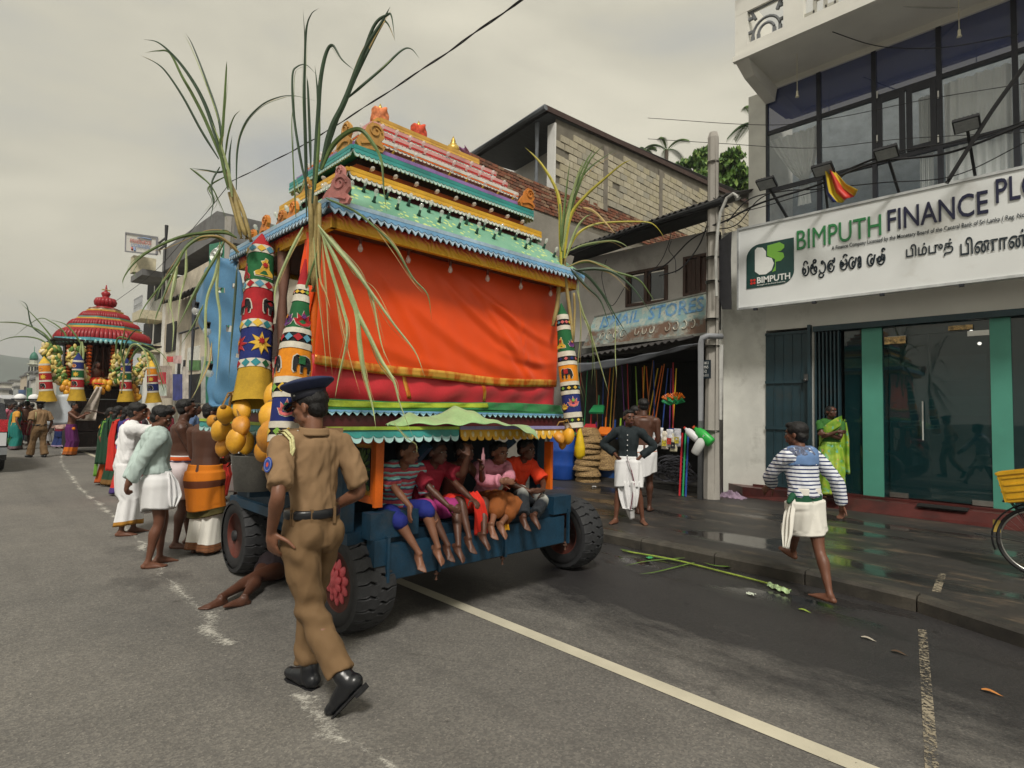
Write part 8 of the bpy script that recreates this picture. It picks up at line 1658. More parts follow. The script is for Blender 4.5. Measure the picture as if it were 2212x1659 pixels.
# ================================================================ bicycle with yellow crate (right edge)
bx_,by_,bz_=at(2216,1243,'z',.12);wr=.335;cx_=at(2150,1165,'y',by_).x+wr+.01
bike=empty('bicycle',(cx_,by_,.12),label='old black bicycle with a yellow crate on its carrier, cut by the right edge',cat='bicycle')
def bw_(xc):
 w_=empty('wheel',(xc-cx_,0,wr),parent=bike);PM[w_]=Matrix.Translation((xc,by_,.12+wr));c=Vector((xc,by_,.12+wr))
 mb=MB();mb.tube([c+Vector((wr*.97*math.cos(a),0,wr*.97*math.sin(a))) for a in np.linspace(0,2*math.pi,48,endpoint=False)],.017,8,closed=True,up=Vector((0,1,0)));mb.obj('tyre',TYR2,w_,True)
 mb=MB();mb.tube([c+Vector((wr*.91*math.cos(a),0,wr*.91*math.sin(a))) for a in np.linspace(0,2*math.pi,48,endpoint=False)],.010,6,closed=True,up=Vector((0,1,0)));mb.obj('rim',ST,w_,True)
 mb=MB()
 for k in range(28):a=2*math.pi*k/28;mb.cyl(c+Vector((.03*math.cos(a+.8),.02*(-1)**k,.03*math.sin(a+.8))),c+Vector((wr*.9*math.cos(a),0,wr*.9*math.sin(a))),.0015,3)
 mb.obj('spokes',ST,w_);mb=MB();mb.cyl(c-Vector((0,.05,0)),c+Vector((0,.05,0)),.022,10);mb.obj('hub',DM,w_)
bw_(cx_);bw_(cx_+1.08)
O_=Vector((cx_,by_,.12));fp=lambda x,z,y=0:O_+Vector((x,y,z))
mb=MB()
for (a,b_) in ((fp(0,wr),fp(.46,.30)),(fp(0,wr),fp(.36,.80)),(fp(.46,.30),fp(.34,.88)),(fp(.46,.30),fp(.90,.72)),(fp(.37,.80),fp(.88,.84)),(fp(.86,.95),fp(1.08,wr))):mb.cyl(a,b_,.015,8)
mb.obj('frame',DM,bike);mb=MB();mb.tube([fp(.86,.95),fp(.84,1.02),fp(.80,1.04,.25),fp(.66,1.0,.27)],.012,6);mb.tube([fp(.84,1.02),fp(.80,1.04,-.25),fp(.66,1.0,-.27)],.012,6);mb.obj('handlebar',ST,bike)
mb=MB();mb.ell(fp(.33,.92),(.13,.09,.035));mb.obj('saddle',LEATHER,bike,True)
mb=MB();mb.tube([O_+Vector(((wr+.035)*math.cos(a),0,wr+(wr+.035)*math.sin(a))) for a in np.linspace(R_(20),R_(200),20)],.022,6,sq=.4);mb.obj('mudguard',DM,bike,True)
mb=MB();mb.span(fp(-.36,wr+.05,-.01),fp(-.30,wr+.17,.01));mb.obj('reflector',M('brass_reflector',(.5,.35,.08),.4),bike)
mb=MB();mb.bar(fp(-.28,.70),fp(.34,.72),.10,.015);mb.cyl(fp(-.22,.70,.05),fp(0,wr,.05),.007,5);mb.cyl(fp(-.22,.70,-.05),fp(0,wr,-.05),.007,5);mb.cyl(fp(-.5,wr+.02,-.06),fp(.0,wr-.02,-.06),.008,5);mb.obj('carrier',DM,bike)
CY=M('crate_yellow',(.60,.33,.01),.45,.2,5,.2,dirt=.3,dirtc=(.25,.12,.02));cr_=empty('crate',tuple(fp(.02,.74)),label='yellow plastic crate strapped on the bicycle carrier',cat='crate')
E=Matrix.Rotation(-.22,3,'Y').to_4x4();E.translation=fp(.0,.75)
for (c,d,nm) in (((0,0,.01),(.46,.32,.02),'crate_base'),((0,-.165,.145),(.48,.015,.27),'crate_side'),((0,.165,.145),(.48,.015,.27),'crate_side'),((-.245,0,.145),(.015,.345,.27),'crate_end'),((.245,0,.145),(.015,.345,.27),'crate_end')):
 mb=MB();q=E@Vector(c);mb.box(q,d,E.to_3x3())
 if nm=='crate_side':
  for k in range(4):mb.box(E@(Vector(c)+Vector((0,-.012 if c[1]<0 else .012,-.10+.065*k))),(.44,.010,.014),E.to_3x3())
 if nm=='crate_end':
  for k in range(4):mb.box(E@(Vector(c)+Vector((-.012 if c[0]<0 else .012,0,-.10+.065*k))),(.010,.30,.014),E.to_3x3())
 mb.obj(nm,CY,cr_)
mb=MB()
for (c,d) in (((0,-.17,.285),(.50,.03,.025)),((0,.17,.285),(.50,.03,.025)),((-.25,0,.285),(.03,.312,.0245)),((.25,0,.285),(.03,.312,.0245))):mb.box(E@Vector(c),d,E.to_3x3())
mb.obj('crate_rim',CY,cr_)
# ================================================================ van at the left edge
p=at(10,1022,'z',0);VX=p.x-.05;VY=at(13,1000,'x',VX).y
van=empty('van',(VX,VY-.85,0),label='dark van with white upper tail and red lamps, cut by the left edge',cat='van')
mb=MB();P=[(0,.30),(0.02,.62),(.0,.95),(-.10,1.25),(-.28,1.60),(-.6,1.72),(-3.2,1.74),(-3.9,1.25),(-4.4,1.0),(-4.5,.35)]
rr=[];k=len(P)
for yy,sc in ((0,.97),(-.06,1.0),(-1.64,1.0),(-1.70,.97)):rr+=[(VX+q[0]*sc-.02*(1-sc)*50*0,VY+yy-(.12 if yy>-.8 else -.12)*max(0,q[1]-1.0),q[1]*(1 if sc==1 else .985)) for q in P]
mb.add(rr,[(i*k+j,i*k+(j+1)%k,(i+1)*k+(j+1)%k,(i+1)*k+j) for i in range(3) for j in range(k)]+[tuple(range(k-1,-1,-1)),tuple(3*k+j for j in range(k))])
mb.obj('body',M('van_black',(.012,.014,.02),.15,.05,2,0,coat=.6),van)
mb=MB();mb.span((VX-.04,VY-1.55,.62),(VX+.035,VY-.02,.92));mb.obj('tail_panel',M('van_white',(.55,.56,.58),.3,.05),van)
mb=MB();mb.span((VX-.02,VY-1.65,.42),(VX+.09,VY-.0,.58));mb.obj('bumper',M('van_grey',(.18,.19,.2),.4),van)
for yy in (VY-.12,VY-1.55):mb=MB();mb.span((VX-.05,yy-.12,.94),(VX+.045,yy+.11,1.22));mb.obj('tail_lamp',M('tail_lamp_red',(.45,.03,.04),.15,.4,30),van)
mb=MB();mb.add([(VX-.085,VY-1.45,1.24),(VX-.085,VY-.25,1.24),(VX-.255,VY-.32,1.58),(VX-.255,VY-1.38,1.58)],[(0,1,2,3)]);mb.obj('rear_window',glass('van_glass',(.02,.025,.03),.05,.95),van)
for (xx) in (VX-.75,VX-3.6):
 for yy in (VY-.10,VY-1.62):
  mb=MB();mb.lathe([(.18,-.1),(.31,-.1),(.33,-.06),(.33,.06),(.31,.1),(.18,.1)],(xx,yy,.33),24,M_=Ry.to_3x3());mb.obj('wheel',TYR2,van,True)
# ================================================================ second chariot (red tiers)
C2=at(223,740,'x',-24.3);cx2,cy2=-24.3,C2.y
HS=.82
ch2=empty('festival_chariot',(cx2,cy2,0),label='red ribbed pagoda-roofed chariot hung with fruit and coconuts, further down the street',cat='chariot')
Dp=(Vector((cx2,cy2,1.6))-CO).dot(CF);S_=Dp/F_
zz=lambda vy:dep(223,vy,Dp).z
REDR=M('ribbed_red',(.29,.014,.020),.4,.12,3,.1);REDD=M('ribbed_red_dark',(.16,.008,.012),.5,.1)
def tier(v0,v1,hw0,hw1,mt=REDR):
 """ribbed octagonal roof tier between picture heights v0 (low) and v1 (high)"""
 mb=MB();R0,R1=hw0*S_*HS,hw1*S_*HS;n=8;per=9;ring=[]
 def oc(R,k):a=math.pi/8+2*math.pi*k/n;return Vector((R*math.cos(a),R*math.sin(a),0))/math.cos(math.pi/8)*.97
 z0,z1=zz(v0),zz(v1);steps_=[(0,z0),(.0,z0+(z1-z0)*.35),(.3,z0+(z1-z0)*.75),(1,z1)]
 for k in range(n):
  for j in range(per):
   u0,u1=j/per,(j+.86)/per;V=[]
   for (f_,z) in steps_:
    a0=oc(R0,k).lerp(oc(R0,k+1),u0).lerp(oc(R1,k).lerp(oc(R1,k+1),u0),f_);a1=oc(R0,k).lerp(oc(R0,k+1),u1).lerp(oc(R1,k).lerp(oc(R1,k+1),u1),f_)
    md=(a0+a1)/2*1.035;V+=[a0+Vector((cx2,cy2,z)),md+Vector((cx2,cy2,z)),a1+Vector((cx2,cy2,z))]
   mb.add(V,[(i*3+q_,i*3+q_+1,(i+1)*3+q_+1,(i+1)*3+q_) for i in range(3) for q_ in range(2)])
 mb.obj('roof_tier',mt,ch2,True)
 mb=MB();mb.lathe([(R0*.985,z0-.01),(R0*.985,z0+(z1-z0)*.3),(R1*.97,z1)],(cx2,cy2,0),8,M_=Matrix.Rotation(math.pi/8,3,'Z'),sx=1.03,sy=1.03);mb.obj('roof_core',REDD,ch2)
def ring2(v0,v1,hw,mt,nm='trim',n=8,bot=None):
 mb=MB();mb.lathe([((bot or hw)*S_*HS,zz(v0)),(hw*S_*HS,zz(v1))],(cx2,cy2,0),n,M_=Matrix.Rotation(math.pi/8,3,'Z'),sx=1.06,sy=1.06);mb.obj(nm,mt,ch2)
ring2(744,738,108,M('turq_trim',(.10,.36,.42),.5));
mb=MB()
for k in range(64):
 a=2*math.pi*k/64;Rr=108*S_*HS;mb.ell((cx2+Rr*math.cos(a),cy2+Rr*math.sin(a),zz(745)),(.05,.05,.075),nu=8,nv=6)
mb.obj('fringe',M('turq_fringe',(.30,.52,.52),.5),ch2,True)
tier(737,715,102,82);ring2(715,711,82,GLD);ring2(711,707,78,TEA);tier(708,694,76,62);ring2(694,691,62,GLD);ring2(691,688,58,TEA);tier(689,674,54,38);ring2(674,671,40,GLD);ring2(671,666,33,WTR);
mb=MB();pr=[(30,667),(16,662),(14,660),(19,656),(20,651),(18,646),(10,643),(6,642),(7,637),(9,633),(7,629),(3,627),(2,620),(1,613)]
for j in range(16):
 a=2*math.pi*j/16
 mb.tube([(cx2+math.cos(a)*h_*S_*.85,cy2+math.sin(a)*h_*S_*.85,zz(v)) for h_,v in pr[1:8]],[max(.03,h_*S_*.24) for h_,v in pr[1:8]],6)
mb.lathe([(h_*S_,zz(v)) for h_,v in pr],(cx2,cy2,0),16);mb.obj('roof_dome',REDR,ch2,True)
mb=MB()
for a in (0,1.05,2.1):d=Vector((math.cos(a),math.sin(a),0))*.14;mb.bar(Vector((cx2,cy2,zz(624)))-d,Vector((cx2,cy2,zz(624)))+d,.02)
mb.obj('finial',P_('brass',(.6,.42,.1)),ch2)
BEAD=M('orange_bead',(.55,.10,.015),.3,.1)
for vx in (147,191,243,281):
 q=at(vx,790,'x',cx2+1.05);mb=MB();z0,z1=at(vx,829,'x',cx2+1.05).z,at(vx,744,'x',cx2+1.05).z
 for k in range(11):mb.ell((q.x,q.y,z0+(z1-z0)*(k+.5)/11),(.085,.085,(z1-z0)/22),nu=10,nv=6)
 mb.obj('bead_post',BEAD,ch2,True)
BR=M('brown_satin',(.10,.035,.02),.35,.25,2.5,.2);cP=lambda vx,vy,X=cx2+.6:at(vx,vy,'x',X)
a,b_=cP(196,745),cP(238,835)
mb=MB();mb.sheet(lambda u,v:(a.x-.02*0+.10*math.sin((u-.5)*20*(1.2-v*.6)),a.y+(b_.y-a.y)*u,a.z+(b_.z-a.z)*v),40,12,.01);mb.obj('curtain',BR,ch2,True)
DW=M('dark_carved_wood',(.022,.010,.010),.5,.5,5,.8)
zb=[zz(v) for v in (832,845,858,885,915,945,965)]
for i,(v0,v1,hw) in enumerate(((842,832,62),(862,843,52),(895,863,60),(930,896,50),(962,931,56))):
 mb=MB();h_=hw*S_;mb.box((cx2,cy2,(zz(v0)+zz(v1))/2),(h_*1.8,h_*2,zz(v1)-zz(v0)-.004));
 for k in range(12):mb.box((cx2+h_*.9,cy2-h_+h_*2*(k+.5)/12,(zz(v0)+zz(v1))/2),(.05,.08,(zz(v1)-zz(v0))*.6))
 mb.obj('carved_base',DW,ch2)
mb=MB();mb.span((cx2-1.3,cy2-1.5,zz(745)-.03),(cx2+1.3,cy2+1.5,zz(745)+.02));mb.obj('ceiling',DW,ch2)
mb=MB();mb.span((cx2-1.0,cy2-1.0,zz(835)),(cx2-.5,cy2+1.0,zz(745)));mb.obj('inner_wall',DW,ch2)
for sy in (-1,1):
 mb=MB();mb.lathe([(.2,-.1),(.42,-.1),(.45,0),(.42,.1),(.2,.1)],(cx2+.8,cy2+sy*.9,.45),24,M_=Ry.to_3x3());mb.obj('wheel',TYR2,ch2,True)
FR_=[M('banana_yellow',(.62,.48,.14),.5,.3,7),M('fruit_green',(.10,.20,.04),.5,.3),M('fruit_cream',(.66,.55,.34),.5,.2)]
for gi,(pts,lb) in enumerate([([(100,748),(108,770),(122,800),(134,826)],'left outer'),([(168,752),(160,775),(172,800),(180,826)],'left inner'),([(262,760),(256,785),(250,812),(252,828)],'right inner'),([(318,768),(312,785),(300,800),(292,826)],'right outer'),([(118,752),(116,776),(124,800),(128,822)],'left green')]):
 P=curve3([at(x,y,'x',cx2+1.25) for x,y in pts],9);mb=MB();r=random.Random(gi)
 for p in P:
  for k in range(5):q=p+Vector((r.uniform(-.1,.1),r.uniform(-.16,.16),r.uniform(-.06,.06)));E=Matrix.Rotation(r.uniform(-1,1),3,'X');mb.ell(q,(.05,.055,.10),E,8,6,mi=r.choice([0,0,2,1] if gi!=4 else [1,1,0]))
 mb.obj('fruit_garland',FR_,label='curved garland of yellow fruit on the red chariot, %s one'%lb,cat='garland',group='fruit garlands on the red chariot',smooth=True)
for i,(vx,vy,pts) in enumerate([(221,833,[(-16,-6),(-6,-7),(5,-6),(15,-5),(-11,3),(1,-1),(12,4),(-1,11)]),(146,836,[(-4,-8),(5,-5),(-10,2),(0,3),(6,6),(-2,12)]),(291,849,[(-3,-12),(-8,-2),(3,-3),(-5,6),(5,5),(-2,12),(8,10)])]):
 bunch([(at(vx+a,vy+b_,'x',cx2+1.35),.26,(0,.5*math.sin(a),1)) for a,b_ in pts],'orange coconut cluster on the red chariot, %s'%('in the middle','left side','right side')[i],seed=20+i)
for i,(vt,vb) in enumerate((((95,770),(102,868)),((170,762),(166,866)),((272,770),(272,868)),((327,778),(332,870)))):
 tp_,bt_=at(*vt,'x',cx2+1.6),at(*vb,'x',cx2+1.6)
 hanging(tp_,bt_,[(0,.01),(.16,.15),(.74,.17),(.80,.18),(1,.25)],[(0,.16,'blue' if i in (1,2) else 'yellow'),(.16,.20,'white'),(.20,.34,'blue' if i in (1,2) else 'orange'),(.34,.37,'white'),(.37,.52,'green' if i in (1,2) else 'red'),(.52,.56,'white'),(.56,.72,'red' if i<3 else 'blue'),(.72,.76,'white'),(.76,1,'mustard')],
  [(STAR,.45,-.3,.17,'yellow','orange'),(ELE,.64,.0,.16,'black','white'),(LOT,.27,.1,.14,'orange','white')],('cloth tube with yellow cone top on the red chariot, leftmost','cloth tube with blue cone top and mustard skirt, left of the brown curtain','cloth tube with blue cone top and mustard skirt, right of the brown curtain','cloth tube with yellow cone top on the red chariot, rightmost')[i],[],n=16)
p=at(205,834,'x',cx2+.85)
f=Fig(tuple(p),20,1.6,'priest with red cloth seated before the brown curtain inside the red chariot',SK2,pose=dict(pelvis=(0,0,.10),LF=(-.15,.45,.08),RF=(.15,.45,.08),LK=(-1,.5,.3),RK=(1,.5,.3),lean=8),vox=.017,face=False);f.sarong([REDC],.02,z0=.28,slack=.08)
q=at(136,880,'x',cx2+1.5);mb=MB();mb.sheet(lambda u,v:(q.x+.05*math.sin(u*9),q.y-.45+.75*u,q.z+.35-.95*v+.1*u),16,10,.01);mb.obj('plastic_sheet',M('white_sheet',(.5,.54,.58),.4,.1),label='pale blue-white sheet draped on the left flank of the red chariot',cat='sheet',smooth=True)
q=at(211,870,'x',cx2+1.45);mb=MB();mb.sheet(lambda u,v:(q.x+.05*math.sin(u*9+v*4),q.y-.10+(.15+.35*v)*(u-.5)-.30*v+.12,q.z+.52-1.1*v),12,14,.01);mb.obj('printed_bag',M('white_orange_bag',(.55,.48,.42),.5,.5,3),label='white printed bag hanging before the red chariot base',cat='bag',smooth=True)
B4=[(.05,0,[(135,800),(118,740),(80,690),(40,650)]),(.05,0,[(130,780),(100,725),(50,700),(0,696),(-20,700)]),(.05,0,[(130,780),(90,735),(30,728),(-20,745)]),(.04,0,[(150,760),(140,720),(110,695),(80,690),(20,735)]),(.05,1,[(125,790),(108,738),(70,705),(58,660),(40,648)])]
bundle('sugarcane leaves arching left from the red chariot',(135,800),Dp-1.2,B4,[(.03,[(140,850),(132,800),(125,760)])],seed=14,extra=1)
B5=[(.05,0,[(270,800),(262,760),(268,720),(272,700)]),(.05,0,[(275,790),(300,752),(330,770),(350,830),(356,850)]),(.05,2,[(265,790),(285,745),(310,755),(322,800),(318,840)]),(.05,0,[(250,770),(255,730),(285,735),(345,760),(372,800)]),(.04,1,[(262,780),(275,735),(300,712),(330,740)])]
bundle('sugarcane leaves drooping at the right side of the red chariot',(270,800),Dp-1.4,B5,[(.03,[(262,850),(268,800),(266,760)])],seed=15,extra=2)
B6=[(.055,2,[(176,738),(172,770),(165,810),(160,850)]),(.05,2,[(178,738),(180,770),(172,810),(176,850)]),(.05,0,[(176,745),(160,720),(140,700),(105,690)])]
bundle('pale sugarcane leaves hanging at the middle of the red chariot',(176,745),Dp-1.5,B6,[(.03,[(170,800),(176,760),(176,740)])],seed=16,extra=1)
# ================================================================ street buildings on the left, beyond the cart
YL=9.6
def lx(vx,y=YL):return at(vx,860,'y',y).x
def lz(vx,vy,y=YL):return at(vx,vy,'y',y).z
BEI=M('beige_stained',(.56,.50,.40),.9,.25,.9,.3,dirt=.5,dirtc=(.2,.17,.13));GRC=M('grey_concrete',(.17,.17,.17),.9,.2,1,.3,dirt=.3);WLL=M('whitewash',(.70,.69,.65),.9,.12,.8,.2,dirt=.4,dirtc=(.28,.26,.22));DKO=M('dark_opening',(.02,.02,.022),.8)
def slab(mb,v0,v1,vt,vb,y0=YL,dy=6,ref=None):
 """box whose front runs between the picture columns v0..v1"""
 x0,x1=lx(v0,y0),lx(v1,y0);vr=ref or v1;mb.span((x0,y0,lz(vr,vb,y0)),(x1,y0+dy,lz(vr,vt,y0)))
cb=empty('corner_building',(lx(400),YL,0),label='beige three-storey building with balcony and grey parapet behind the sugarcane leaves',cat='building')
mb=MB();slab(mb,345,447,592,980,ref=400);mb.obj('wall',BEI,cb)
mb=MB();slab(mb,336,450,545,591,YL-.3,6.5,ref=345);mb.obj('parapet',GRC,cb)
mb=MB();x0,x1=lx(300),lx(345);mb.span((x0,YL+.2,0),(x1-.02,YL+6,lz(345,600)));mb.obj('wall',WLL,cb)
mb=MB();mb.span((lx(276,YL-1.2),YL-1.4,lz(300,604,YL-1.2)),(x1+.3,YL+.19,lz(300,592,YL-1.2)));mb.obj('roof_slab',GRC,cb)
mb=MB();mb.span((lx(278,YL-1.2)-.05,YL-1.5,lz(285,598,YL-1.2)),(lx(284,YL-1.2),YL-.2,lz(285,565,YL-1.2)));mb.obj('side_board',M('cream_board',(.55,.50,.36),.8),cb)
for (vt,vb) in ((675,693),(745,760)):
 mb=MB();mb.span((lx(276,YL-1.3),YL-1.3,lz(290,vb,YL-1.3)),(x1,YL+.19,lz(290,vt,YL-1.3)));mb.obj('balcony_slab',M('cream_board',(.55,.50,.36),.8),cb)
 if vt==675:
  mb=MB();zz0,zz1=lz(290,674,YL-1.3),lz(290,646,YL-1.3);xa,xb_=lx(277,YL-1.3),x1
  for k in range(9):mb.bar((xa+(xb_-xa)*k/8,YL-1.25,zz0),(xa+(xb_-xa)*k/8,YL-1.25,zz1),.05)
  for q in (zz0+.3,(zz0+zz1)/2,zz1):mb.bar((xa,YL-1.25,q),(xb_,YL-1.25,q),.05)
  mb.obj('balcony_rail',M('rail_white',(.5,.52,.54),.5),cb)
for (v0,v1,vt,vb,nm,mt) in ((306,318,612,650,'door',DKO),(322,334,615,652,'window',DKO),(302,320,700,742,'window',DKO),(325,342,700,742,'window',DKO),(352,372,700,760,'window',DKO),(400,425,750,800,'notice_board',WTR),(375,395,780,845,'shop_opening',DKO),(405,440,808,870,'shop_opening',DKO)):
 mb=MB();slab(mb,v0,v1,vt,vb,YL-(.06 if v0>344 else -.14),.12,ref=(v0+v1)/2);mb.obj(nm,mt,cb)
mb=MB();yy=YL-.25;z_=lz(395,652,yy);mb.sheet(lambda u,v:(lx(372,yy)+(lx(448,yy)-lx(372,yy))*u,yy-.9+1.1*v,z_-.1+.5*v+.06*math.sin(u*60)),60,2,.03);mb.obj('awning',CORR,cb)
mb=MB();
for vx in (347,381,393):mb.span((lx(vx)-.12,YL-.12,0),(lx(vx)+.12,YL-.001,lz(vx,600 if vx==347 else 720)))
mb.obj('pilasters',WLL,cb,kind='stuff')
fs=empty('rooftop_sign',(lx(306),YL-.6,lz(306,560)),label='white rooftop sign board reading FRIENDS CORNER in red and blue',cat='sign')
ya=YL-1.6;A0,A1,A2,A3=at(272,543,'y',ya),at(339,550,'y',ya),at(340,513,'y',ya),at(273,503,'y',ya)
mb=MB();mb.add([A0,A1,A2,A3]+[q+Vector((0,.2,0)) for q in (A0,A1,A2,A3)],[(0,1,2,3),(7,6,5,4),(0,4,5,1),(1,5,6,2),(2,6,7,3),(3,7,4,0)]);mb.obj('board',M('sign_cream',(.66,.64,.60),.5,.04),fs)
mb=MB()
for a,b_ in ((A0,A1),(A1,A2),(A2,A3),(A3,A0)):mb.bar(a+Vector((0,-.02,0)),b_+Vector((0,-.02,0)),.09)
mb.obj('sign_frame',M('sign_frame',(.2,.2,.22),.5),fs)
mb=MB();mb.cyl(A1+Vector((1.5,.1,-3)),A2+Vector((1.5,.1,.4)),.10,6);mb.bar(A1+Vector((0,.1,.3)),A1+Vector((1.5,.1,.3)),.08);mb.bar(A2+Vector((0,.1,-.3)),A2+Vector((1.5,.1,-.3)),.08);mb.obj('sign_post',DM,fs)
def quadtext(s,A,B,C,D,u0,u1,v0,v1,mt,par,off=-.06):
 cu=bpy.data.curves.new('t','FONT');cu.body=s;cu.size=1;cu.offset=.02;cu.resolution_u=2;o=bpy.data.objects.new('t',cu);COL.objects.link(o)
 me=bpy.data.meshes.new_from_object(o.evaluated_get(bpy.context.evaluated_depsgraph_get()));bpy.data.objects.remove(o)
 v=np.array([p.co[:] for p in me.vertices]);v[:,0]-=v[:,0].min();v[:,0]/=v[:,0].max();v[:,1]-=v[:,1].min();v[:,1]/=v[:,1].max();r=MB()
 for p in v:q=A.lerp(B,u0+(u1-u0)*p[0]).lerp(D.lerp(C,u0+(u1-u0)*p[0]),v0+(v1-v0)*p[1]);r.v.append(tuple(q+Vector((0,off,0))))
 r.f=[tuple(p.vertices) for p in me.polygons];r.m=[0]*len(r.f);return r.obj('lettering',mt,par)
quadtext('FRIENDS',A0,A1,A2,A3,.18,.86,.50,.72,M('faded_red_print',(.50,.15,.13),.5),fs);quadtext('CORNER',A0,A1,A2,A3,.22,.84,.26,.46,M('faded_blue_print',(.18,.26,.45),.5),fs)
mb=MB();q=lambda u,v:A0.lerp(A1,u).lerp(A3.lerp(A2,u),v)+Vector((0,-.06,0));mb.tube([q(.26,.10),q(.27,.16),q(.25,.24)],.06,5);mb.obj('stripe_mark',M('faded_red_print',(.5,.15,.13),.5),fs);mb=MB();mb.tube([q(.36,.08),q(.35,.16),q(.33,.24)],.06,5);mb.tube([q(.45,.80),q(.62,.86),q(.85,.84)],.04,5);mb.obj('stripe_mark',M('faded_blue_print',(.18,.26,.45),.5),fs)
y_=9.0;g0,g1,g2,g3=at(456,700,'y',y_),at(474,700,'y',y_),at(480,512,'y',y_),at(456,505,'y',y_)
vs=empty('vertical_sign',tuple(g0),label='tall green vertical shop sign with white lettering behind the blue sheet',cat='sign')
g0,g1,g2,g3=at(450,705,'y',y_),at(486,705,'y',y_),at(489,520,'y',y_),at(452,528,'y',y_)
mb=MB();mb.add([g0,g1,g2,g3]+[q_+Vector((0,.3,0)) for q_ in (g0,g1,g2,g3)],[(0,1,2,3),(7,6,5,4),(0,4,5,1),(1,5,6,2),(2,6,7,3),(3,7,4,0)]);mb.obj('board',M('sign_green',(.015,.20,.11),.45,.05),vs)
for k,ch_ in enumerate('\u0d9a\u0da7\u0dbb\u0dba'):
 mb=MB();c0=.84-.2*k
 for st_ in (arc(.5,.5,.28,.075,30,330,10),arc(.42,.5,.12,.04,0,360,8),arc(.72,.56,.1,.05,90,400,8)):mb.tube([g0.lerp(g1,x).lerp(g3.lerp(g2,x),c0+(y-.5))+Vector((0,-.05,0)) for x,y in st_],.09,4)
 mb.obj('lettering',WHT,vs)
pq=at(492,960,'z',0);pq=Vector((-13.0,6.6,0));e_=at(494,700,'x',-13.0);mb=MB();tq=at(497,470,'y',e_.y);mb.tube([(tq.x,e_.y,0),(tq.x,e_.y,tq.z)],[.17,.11],8);mb.obj('concrete_pole',CON,label='concrete pole rising behind the near sugarcane bundle',cat='utility pole')
e_=at(410,870,'y',7.2);mb=MB();mb.cyl((e_.x,7.2,.0),(e_.x,7.2,at(405,655,'y',7.2).z),.11,8);a=at(396,718,'y',7.2);b_=at(420,722,'y',7.2);mb.cyl(Vector((a.x-.5,7.2,a.z)),Vector((b_.x+.5,7.2,a.z)),.05,6);mb.obj('steel_pole',M('dark_steel_pole',(.04,.045,.06),.5,.2),label='dark steel pole with a short crossbar before the beige building',cat='utility pole')
for (v0,v1,vt,c,lb) in ((449,505,600,'whitewash','plain white shop building beside the beige one, behind the blue sheet'),(507,640,640,'beige_stained','low beige shop building mostly hidden behind the near chariot')):
 g=empty('shop_building',(lx(v1,9.2),9.2,0),label=lb,cat='building');x0,x1=lx(v0,9.2),lx(v1,9.2);H_=lz(v0,vt,9.2)
 mb=MB();mb.span((x0+.02,9.2,2.9),(x1,15,H_));mb.span((x0+.02,9.9,0),(x1,15,2.899));mb.obj('wall',MATS[c],g)
 mb=MB();mb.span((x0-.05,8.9,H_+.001),(x1+.05,15.1,H_+.3));mb.obj('roof',GRC,g)
 n=max(2,int((x1-x0)/3))
 for k in range(n):
  a=x0+(x1-x0)*(k+.15)/n;b_=x0+(x1-x0)*(k+.85)/n;mb=MB();mb.span((a,9.85,.1),(b_,9.899,2.6));mb.obj('shop_opening',DKO,g);mb=MB();mb.span((a+.3,9.13,3.6),(b_-.3,9.199,5.0));w_=mb.obj('window',BRN,g)
  mb=MB();mb.span((a-.1,9.05,2.6),(b_+.1,9.198,3.2));mb.obj('fascia_sign',M('fascia%d'%(k%4),[(.02,.12,.30),(.45,.05,.04),(.55,.50,.10),(.05,.28,.14)][k%4],.5,.3,3),g)
SGN=[('small_sign',(330,804,355,829),7.8,(.50,.03,.05),'small red board with white airtel lettering below the beige building','airtel'),('small_sign',(331,832,356,855),7.8,(.50,.56,.50),'small white board with a green ring mark under the red one',None),('small_sign',(444,780,462,872),7.6,(.02,.20,.13),'narrow green upright board left of the blue sheet',None),('small_sign',(434,770,444,872),7.6,(.45,.46,.42),'narrow pale upright board beside the green one',None),('banner',(373,808,392,865),7.4,(.04,.05,.22),'blue printed banner hanging by the shops',None),('banner',(394,792,403,872),7.4,(.55,.50,.45),'narrow white and orange banner next to the blue one',None),('banner',(342,790,368,860),8.6,(.40,.32,.27),'brown lattice screen under the balcony',None),('banner',(408,778,432,800),7.7,(.10,.22,.08),'tilted green and cream poster above the shop opening',None),('banner',(360,770,372,782),7.2,(.6,.06,.06),'red bundle of bags hanging under the awning',None),('banner',(374,768,388,785),7.2,(.55,.38,.36),'pink and white bundle of bags hanging under the awning',None)]
for i,(nm,(v0,t0_,v1,b0_),y_,c,lb,tx) in enumerate(SGN):
 p0,p1,p2,p3=(at(v0,b0_,'y',y_),at(v1,b0_,'y',y_),at(v1,t0_,'y',y_),at(v0,t0_,'y',y_));rt=empty(nm,tuple(p0),label=lb,cat='sign' if nm=='small_sign' else 'banner')
 mb=MB();mb.add([p0,p1,p2,p3]+[q_+Vector((0,.08,0)) for q_ in (p0,p1,p2,p3)],[(0,1,2,3),(7,6,5,4),(0,4,5,1),(1,5,6,2),(2,6,7,3),(3,7,4,0)]);mb.obj('board',M('board_c%d'%i,c,.6,.35,2.5),rt)
 if tx:quadtext(tx,p0,p1,p2,p3,.2,.85,.15,.40,WHT,rt)
r=random.Random(12);k=0
TW=[(.50,.48,.42),(.44,.43,.40),(.36,.38,.38),(.50,.42,.32),(.30,.30,.30),(.55,.54,.50)]
